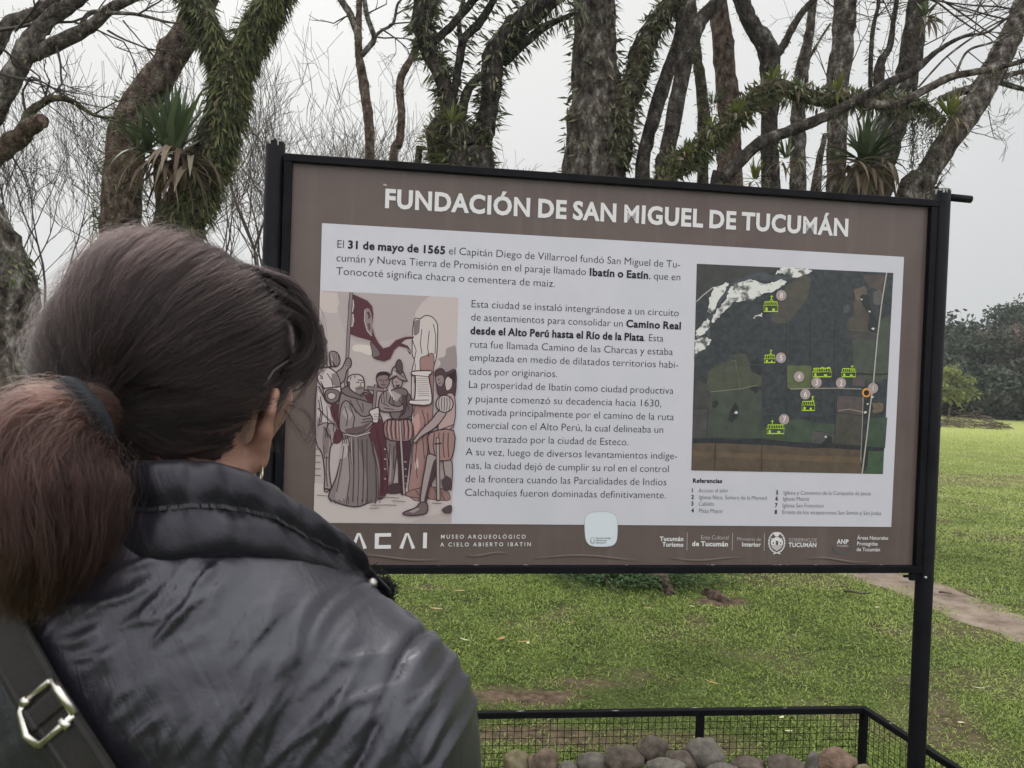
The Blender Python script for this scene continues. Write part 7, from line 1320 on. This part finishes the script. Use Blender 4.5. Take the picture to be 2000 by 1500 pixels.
nt_, npn = 60, 90; uu_ = np.array([[math.sin(math.pi * i / nt_) * math.cos(2 * math.pi * j / npn), math.sin(math.pi * i / nt_) * math.sin(2 * math.pi * j / npn), math.cos(math.pi * i / nt_)] for i in range(nt_ + 1) for j in range(npn)])
V = hsurf(uu_, -.003); okv = hair_ok(uu_); F = np.array([(i * npn + j, i * npn + (j + 1) % npn, (i + 1) * npn + (j + 1) % npn, (i + 1) * npn + j) for i in range(nt_) for j in range(npn)]); F = F[okv[F].all(1)]
hair = np_mesh('hair', V, F[:, ::-1], hair_dark, woman); so2 = hair.modifiers.new('solid', 'SOLIDIFY'); so2.thickness = .004
def hair_mat(name, c, rough=.32, rr_=.4, root=None):
    m = bpy.data.materials.new(name); m.use_nodes = True; t = m.node_tree; t.nodes.remove(t.nodes['Principled BSDF']); h = t.nodes.new('ShaderNodeBsdfHairPrincipled'); h.model = 'CHIANG'; h.parametrization = 'COLOR'
    hi = t.nodes.new('ShaderNodeHairInfo'); cr = t.nodes.new('ShaderNodeValToRGB'); e = cr.color_ramp.elements; e[0].color = (*[v * .55 for v in c], 1); e[1].color = (*[v * 1.7 for v in c], 1); t.links.new(hi.outputs['Random'], cr.inputs[0]); t.links.new(cr.outputs[0], h.inputs['Color'])
    
    if root:                                                        # dyed ends: dark near the tie, reddish further out
        rp = t.nodes.new('ShaderNodeMapRange'); rp.inputs[1].default_value = .08; rp.inputs[2].default_value = .5; t.links.new(hi.outputs['Intercept'], rp.inputs[0]); mxr = t.nodes.new('ShaderNodeMixRGB'); mxr.inputs[1].default_value = (*root, 1); t.links.new(rp.outputs[0], mxr.inputs[0]); t.links.new(cr.outputs[0], mxr.inputs[2]); t.links.new(mxr.outputs[0], h.inputs['Color'])
    h.inputs['IOR'].default_value = 1.36; h.inputs['Roughness'].default_value = rough; h.inputs['Radial Roughness'].default_value = rr_; t.links.new(h.outputs[0], t.nodes['Material Output'].inputs[0]); return m
def strands(name, pts, rad, m, parent):
    n, k, _ = pts.shape; hc = bpy.data.hair_curves.new(name); hc.add_curves([k] * n); hc.attributes['position'].data.foreach_set('vector', pts.astype(np.float32).ravel())
    at = hc.attributes.get('radius') or hc.attributes.new('radius', 'FLOAT', 'POINT'); rr_ = np.broadcast_to(rad * np.linspace(1, .55, k)[None] * np.ones((n, 1)), (n, k)); at.data.foreach_set('value', rr_.astype(np.float32).ravel()); hc.materials.append(m)
    o = bpy.data.objects.new(name, hc); COL.objects.link(o); adopt(o, parent); return o
g = np.random.default_rng(7)
def comb(nc, per, lift, seedk, fly=0.0, spread=.021):
    """strands in locks, drawn over the head to the tie"""
    u0 = unit(g.normal(0, 1, (nc * 4, 3))); u0 = u0[hair_ok(u0)][:nc]; nc = len(u0); n = nc * per; rep = lambda a: np.repeat(a, per, 0); u = unit(rep(u0) + g.normal(0, spread, (n, 3))); K = 22; out_ = np.zeros((n, K, 3))
    lf = rep(lift * g.random(nc) ** 1.4) + g.normal(0, .0014, n); ph = rep(g.uniform(0, 6.28, nc)); end = np.clip(rep(g.uniform(.6, 1.0, nc)) + g.normal(0, .06, n), .4, 1); cl = rep(g.normal(0, .5, nc)) + g.normal(0, .10, n); w2 = g.normal(0, .0007, n); pull = g.uniform(.25, 1, n)
    for k in range(K):
        tt = k / (K - 1) * end; ang = np.arccos(np.clip(u @ tdir_u, -1, 1)); sn = np.sin(ang) + 1e-6
        v = (np.sin((1 - tt) * ang) / sn)[:, None] * u + (np.sin(tt * ang) / sn)[:, None] * tdir_u
        sag = np.sin(np.pi * tt) * .10 * ang; v = v + np.array([0, 0, 1])[None] * (sag * np.clip(.4 + u[:, 2], 0, 1))[:, None]      # combed over the crown before it drops to the tie
        v = unit(v + (.10 * cl * np.sin(np.pi * tt) + .016 * np.sin(ph * 2 + 9 * tt) * np.sin(np.pi * tt))[:, None] * np.cross(u, tdir_u)); off = -.0025 + lf * np.sin(np.pi * np.clip(tt * 1.02, 0, 1)) ** .7 + .0017 * np.sin(ph + 10 * tt) + w2 * np.sin(14 * tt + ph * 3) + fly * np.sin(np.pi * tt) * pull
        p = hsurf(v, 0.0); nr = unit(p - np.array(hair_c)); p = p + nr * off[:, None]; m_ = np.clip((tt - .86) / .14, 0, 1)[:, None]; out_[:, k] = p * (1 - m_) + (np.array(TIE) + (p - np.array(TIE)) * .55) * m_
    return out_ + np.cumsum(g.normal(0, .00022, out_.shape), 1)
for nm_, nc_, c_ in (('hair_strands', 620, (.0045, .0024, .0024)), ('hair_strands', 420, (.0095, .0048, .0044)), ('hair_strands', 160, (.028, .0140, .0120))): strands(nm_, comb(nc_, 26, .0062, 4), .00014, hair_mat('hair_brown', c_), hair)
strands('loose_hair', comb(900, 3, .011, 5, .007, .10), .00008, hair_mat('hair_loose', (.015, .009, .0085)), hair)
# wisps round the ear and temple, and the forelock
def wisp(specs, name, n_each, rad, m, spread=.003):
    A = []
    for q in specs:
        c = crom(np.array([list(P(x, y, d)) for x, y, d in q]), 6); c = c[np.linspace(0, len(c) - 1, 20).round().astype(int)]; n = n_each; o = g.normal(0, spread, (n, 1, 3)); wv = g.normal(0, .0016, (n, 1, 3)) * np.sin(np.linspace(0, 6, 20) + g.uniform(0, 6))[None, :, None]
        sp = np.linspace(.3, 1.5, 20)[None, :, None]; A.append(c[None] + o * sp + wv)
    return strands(name, np.vstack(A), rad, m, hair)
hd = hair_mat('hair_forelock', (.007, .004, .004))
wisp([[(500, 540, .60), (556, 590, .612), (584, 640, .618), (588, 690, .62), (570, 725, .61)], [(520, 560, .60), (580, 600, .615), (606, 640, .622), (612, 690, .625), (600, 730, .62), (580, 745, .612)], [(510, 530, .60), (570, 560, .618), (606, 610, .625), (617, 670, .628), (606, 715, .622), (585, 728, .612)], [(480, 520, .60), (555, 550, .618), (592, 600, .622), (606, 655, .625), (590, 705, .615), (550, 730, .60)], [(540, 600, .60), (585, 630, .613), (598, 675, .618), (580, 720, .61), (548, 760, .595), (515, 815, .575)], [(560, 560, .615), (604, 620, .625), (622, 680, .628), (622, 705, .627), (608, 722, .622)]], 'forelock', 260, .00013, hd, .0030)
wisp([[(560, 790, .61), (590, 800, .615), (612, 830, .62), (600, 860, .62), (580, 850, .62)], [(555, 800, .61), (575, 830, .61), (592, 850, .615), (610, 850, .62)], [(550, 770, .60), (530, 810, .585), (524, 850, .585), (530, 880, .59)], [(600, 745, .62), (585, 775, .61), (560, 800, .605), (548, 830, .60)]], 'side_wisps', 26, .00009, hd, .0022)
tie_m = mat('hair_tie_elastic', [(.008, .009, .012), (.016, .019, .024)], rough=.8, scale=200)
b = MB(); tn = Vector(np.array(TIE) - np.array(hair_c)).normalized(); tn = (tn + Vector((-.9, -.1, -.35)) * .75).normalized(); e1 = tn.cross(UZ).normalized(); e2 = tn.cross(e1)
for k_, o_ in ((-1, .0), (1, .007)):
    c_ = TIE + tn * (.004 + o_); pts = [c_ + (e1 * math.cos(a) + e2 * math.sin(a)) * (.0215 - .001 * k_) for a in np.linspace(0, 2 * math.pi, 33)]; b.tube(pts, .0052, 10, cap=False, jit=.1)
b.build('hair_tie', tie_m, woman)
# ponytail
pt_ = crom(np.array([list(P(x, y, d)) for x, y, d in [(184, 807, .495), (172, 811, .490), (138, 826, .484), (104, 858, .474), (82, 915, .464), (82, 985, .458), (84, 1050, .456), (62, 1120, .458), (44, 1190, .462)]]), 5); ts_ = np.linspace(0, 1, len(pt_))
def tail(nc, per, K=26, flare=1.0, frizz=.0012):
    tt = np.linspace(0, 1, K); c = np.column_stack([np.interp(tt, ts_, pt_[:, i]) for i in range(3)]); T = unit(np.gradient(c, axis=0)); x = unit(np.cross(T, np.tile([0, 1., .2], (K, 1)))); y = np.cross(T, x); n = nc * per; rep = lambda a: np.repeat(a, per, 0)
    rad = np.interp(tt, [0, .10, .2, .35, .6, .8, 1], [.016, .015, .020, .032, .043, .036, .016]) * flare; a = rep(g.uniform(0, 6.28, nc)) + g.normal(0, .10, n); r = np.clip(rep(np.sqrt(g.random(nc)) * 1.02) + g.normal(0, .05, n), 0, 1.2)
    dr = rep(g.normal(0, .45, nc)); wv = rep(g.uniform(5, 13, nc)); p0 = rep(g.uniform(0, 6.28, nc)); amp = rep(g.uniform(.05, .22, nc)); cut = np.clip(rep(g.uniform(.45, 1, nc) ** .8) + g.normal(0, .05, n), .4, 1)
    k2 = tt[None] * cut[:, None]; a_ = a[:, None] + dr[:, None] * k2 + amp[:, None] * np.sin(k2 * wv[:, None] + p0[:, None]); r_ = r[:, None] * (1 + .10 * np.sin(k2 * wv[:, None] * .8 + p0[:, None] * 2) * np.clip(k2 * 4, 0, 1))
    def ip_(A): return np.interp(k2.ravel(), tt, A).reshape(k2.shape)
    cc = np.stack([ip_(c[:, i]) for i in range(3)], -1); xx = np.stack([ip_(x[:, i]) for i in range(3)], -1); yy = np.stack([ip_(y[:, i]) for i in range(3)], -1); rr_ = (ip_(rad) * r_)[..., None]
    fz = np.cumsum(g.normal(0, frizz * .35, (n, K, 3)), 1); return cc + xx * np.cos(a_)[..., None] * rr_ + yy * np.sin(a_)[..., None] * rr_ + fz
b = MB(); b.tube([Vector(p) for p in pt_], list(np.interp(ts_, [0, .10, .2, .35, .6, .8, .93, 1], [.012, .012, .016, .026, .034, .024, .008, .003])), 20, jit=.1); pony = b.build('ponytail', mat('ponytail_base', [(.010, .006, .005), (.02, .010, .009)], rough=.7, scale=50), woman)
for nc_, c_ in ((300, (.010, .0045, .004)), (260, (.026, .0105, .0085)), (120, (.062, .026, .020))): strands('ponytail_strands', tail(nc_, 22), .00014, hair_mat('hair_reddish', c_, .40, .5, (.010, .005, .0045)), pony)
strands('loose_ponytail', tail(320, 5, 26, 1.16, .004), .00009, hair_mat('hair_red_loose', (.07, .03, .022)), pony)

# earring, glasses
gold = mat('earring_gold', [(.55, .48, .38)], rough=.25, metal=1)
def torus(b, c, a1, a2, Rr, r, n=40, sx=1.0, sy=1.0): b.tube([c + a1 * (Rr * sx * math.cos(a)) + a2 * (Rr * sy * math.sin(a)) for a in np.linspace(0, 2 * math.pi, n + 1)], r, 8, cap=False)
for sx in (-1, 1):
    b = MB(); torus(b, H(sx * .072, .004, -.0925), (hf * .8 - hr * .5 * sx).normalized(), hu, .0078, .0007); b.build('hoop_earring', gold, woman)
gl = mat('glasses_metal', [(.10, .09, .085)], rough=.3, metal=1); b = MB()
for sx in (-1, 1):
    torus(b, H(sx * .033, .112, -.006), hr, hu, .023, .0009, 40, 1.1, .8)
    b.tube([H(sx * .058, .110, .000), H(sx * .074, .098, .000), H(sx * .082, .05, -.001), H(sx * .0845, .012, -.002), H(sx * .084, -.012, -.012), H(sx * .080, -.022, -.03)], .0013, 8)
b.tube([H(-.009, .113, -.004), H(0, .116, -.001), H(.009, .113, -.004)], .0009, 8); b.build('glasses', gl, woman)

# shoulder strap with its buckle, and the bag it carries
strap_m = mat('worn_black_leather', [(.011, .010, .010), (.024, .022, .021), (.016, .015, .014)], rough=.55, scale=22, bump=.45, bscale=220, spec=.25, bdist=.001, rough2=.62)
bag = empty('shoulder_bag', (TB(.24, 0, 0).x, TB(.24, 0, 0).y, .62), 'black leather bag whose strap with a gold buckle crosses the back of the jacket', 'bag')
LINE = [(-60, 1085), (-20, 1150), (10, 1205), (45, 1268), (80, 1325), (112, 1382), (150, 1440), (200, 1515), (250, 1590), (310, 1680)]
sp_ = []
for x, y in crom(np.array(LINE, float), 14):
    h = on_jacket(x, y, .0045)
    if h: sp_.append(h)
def ribbon(b, pn, wd, th, edge=True):
    V = []; n = len(pn)
    for i, (p, nr) in enumerate(pn):
        d = (pn[min(i + 1, n - 1)][0] - pn[max(i - 1, 0)][0]).normalized(); sd = d.cross(nr).normalized(); nr2 = sd.cross(d)
        for o_, z_ in ((-.5, 0), (-.5, .7), (-.40, 1.0), (-.36, .55), (.36, .55), (.40, 1.0), (.5, .7), (.5, 0)): V.append(p + sd * (wd * o_) + nr2 * (th * z_))
    b.add(V, [(i * 8 + q, i * 8 + (q + 1) % 8, (i + 1) * 8 + (q + 1) % 8, (i + 1) * 8 + q) for i in range(n - 1) for q in range(8)] + [tuple(range(7, -1, -1)), tuple((n - 1) * 8 + q for q in range(8))], 0, False)
sm_ = []                                                            # smooth the normals so the strap lies taut
for i in range(len(sp_)):
    w0 = sp_[max(0, i - 11):i + 12]; nn = sum((q[1] for q in w0), Vector()).normalized(); pp = sum((q[0] for q in w0), Vector()) / len(w0); sm_.append((pp + nn * .002, nn))
fr0 = [(TB(-.10, .03, 1.415), UZ), (TB(-.115, .075, 1.37), tf), (TB(-.07, .125, 1.28), tf), (TB(.05, .142, 1.1), tf), (TB(.16, .125, .95), tf), (TB(.24, .06, .84), tr_)]
b = MB(); ribbon(b, sm_, .031, .0030); b.build('strap', strap_m, bag)
b = MB(); ribbon(b, [sm_[0]] + fr0, .031, .0030); b.build('strap', strap_m, bag)
h0 = sm_[-1][0]; b = MB(); ribbon(b, [sm_[-1], (TB(.235, -.09, .93), (tr_ - tf).normalized()), (TB(.262, -.03, .83), tr_)], .031, .0030); b.build('strap', strap_m, bag)
cen = on_jacket(107, 1379, .010); c_, nb = cen; i0 = min(range(len(sm_)), key=lambda i: (sm_[i][0] - c_).length); nb = sm_[i0][1]; dd = (sm_[min(i0 + 10, len(sm_) - 1)][0] - sm_[max(i0 - 10, 0)][0]).normalized(); sd = dd.cross(nb).normalized(); c_ = sm_[i0][0] + nb * .006 + RT * .003
gm_ = mat('brass_buckle', [(.66, .63, .56), (.74, .71, .65)], rough=.28, scale=30, metal=1, bump=.05, bscale=90)
if sd.dot(RT) < 0: sd = -sd
def bk(a, s): return c_ + dd * a + sd * s
b = MB(); hw, hl = .0140, .0122
b.tube([bk(-hl, -hw + .004), bk(-hl, hw - .002), bk(-hl + .001, hw)], .0022, 10); b.tube([bk(-hl, hw), bk(-.004, hw + .0015) + nb * .002, bk(hl, hw + .001)], [.0020, .0024, .0026], 10); b.tube([bk(hl, hw), bk(hl + .001, -hw)], .0022, 10); b.tube([bk(hl, -hw), bk(.004, -hw - .0015) + nb * .002, bk(-hl + .0024, -hw + .001), bk(-hl, -hw + .005)], [.0025, .0024, .0020, .0018], 10)
for s in (-.006,): b.tube([bk(-hl - .0024, s) + nb * .001, bk(-hl + .0024, s) + nb * .001], .0026, 12)
b.tube([bk(hl - .0024, hw - .007) + nb * .001, bk(hl + .004, hw - .006) + nb * .001], .0026, 12)
b.build('buckle', gm_, bag)
b = MB(); pn2 = [(q[0] + q[1] * (.0035 if abs(k - i0) > 3 else .006) + sd * .004, q[1]) for k, q in enumerate(sm_) if k >= i0 - 8]; ribbon(b, pn2, .026, .0026); b.build('strap_end', strap_m, bag)
b = MB(); bx = TB(.285, .01, .70); AXB = (tf, UZ, tr_); b.box(bx, .28, .22, .07, AXB); bb_ = b.build('bag_body', strap_m, bag); md = bb_.modifiers.new('bevel', 'BEVEL'); md.width = .025; md.segments = 4
b = MB(); b.box(bx + UZ * .035 + tr_ * .037, .27, .15, .006, AXB); fl_ = b.build('bag_flap', strap_m, bag); md = fl_.modifiers.new('bevel', 'BEVEL'); md.width = .003; md.segments = 2

# ------------------------------------------------------------------ thin damp air
hz_m = bpy.data.materials.new('damp_air'); hz_m.use_nodes = True; t = hz_m.node_tree; t.nodes.remove(t.nodes['Principled BSDF'])
pv_ = t.nodes.new('ShaderNodeVolumePrincipled'); pv_.inputs['Color'].default_value = (.93, .95, .97, 1); pv_.inputs['Density'].default_value = .0011; pv_.inputs['Anisotropy'].default_value = .3
t.links.new(pv_.outputs[0], t.nodes['Material Output'].inputs['Volume'])
b = MB(); b.box((0, 70, 9), 460, 260, 20); tag(b.build('haze', hz_m), 'thin pale haze in the damp air', 'haze', kind='stuff')
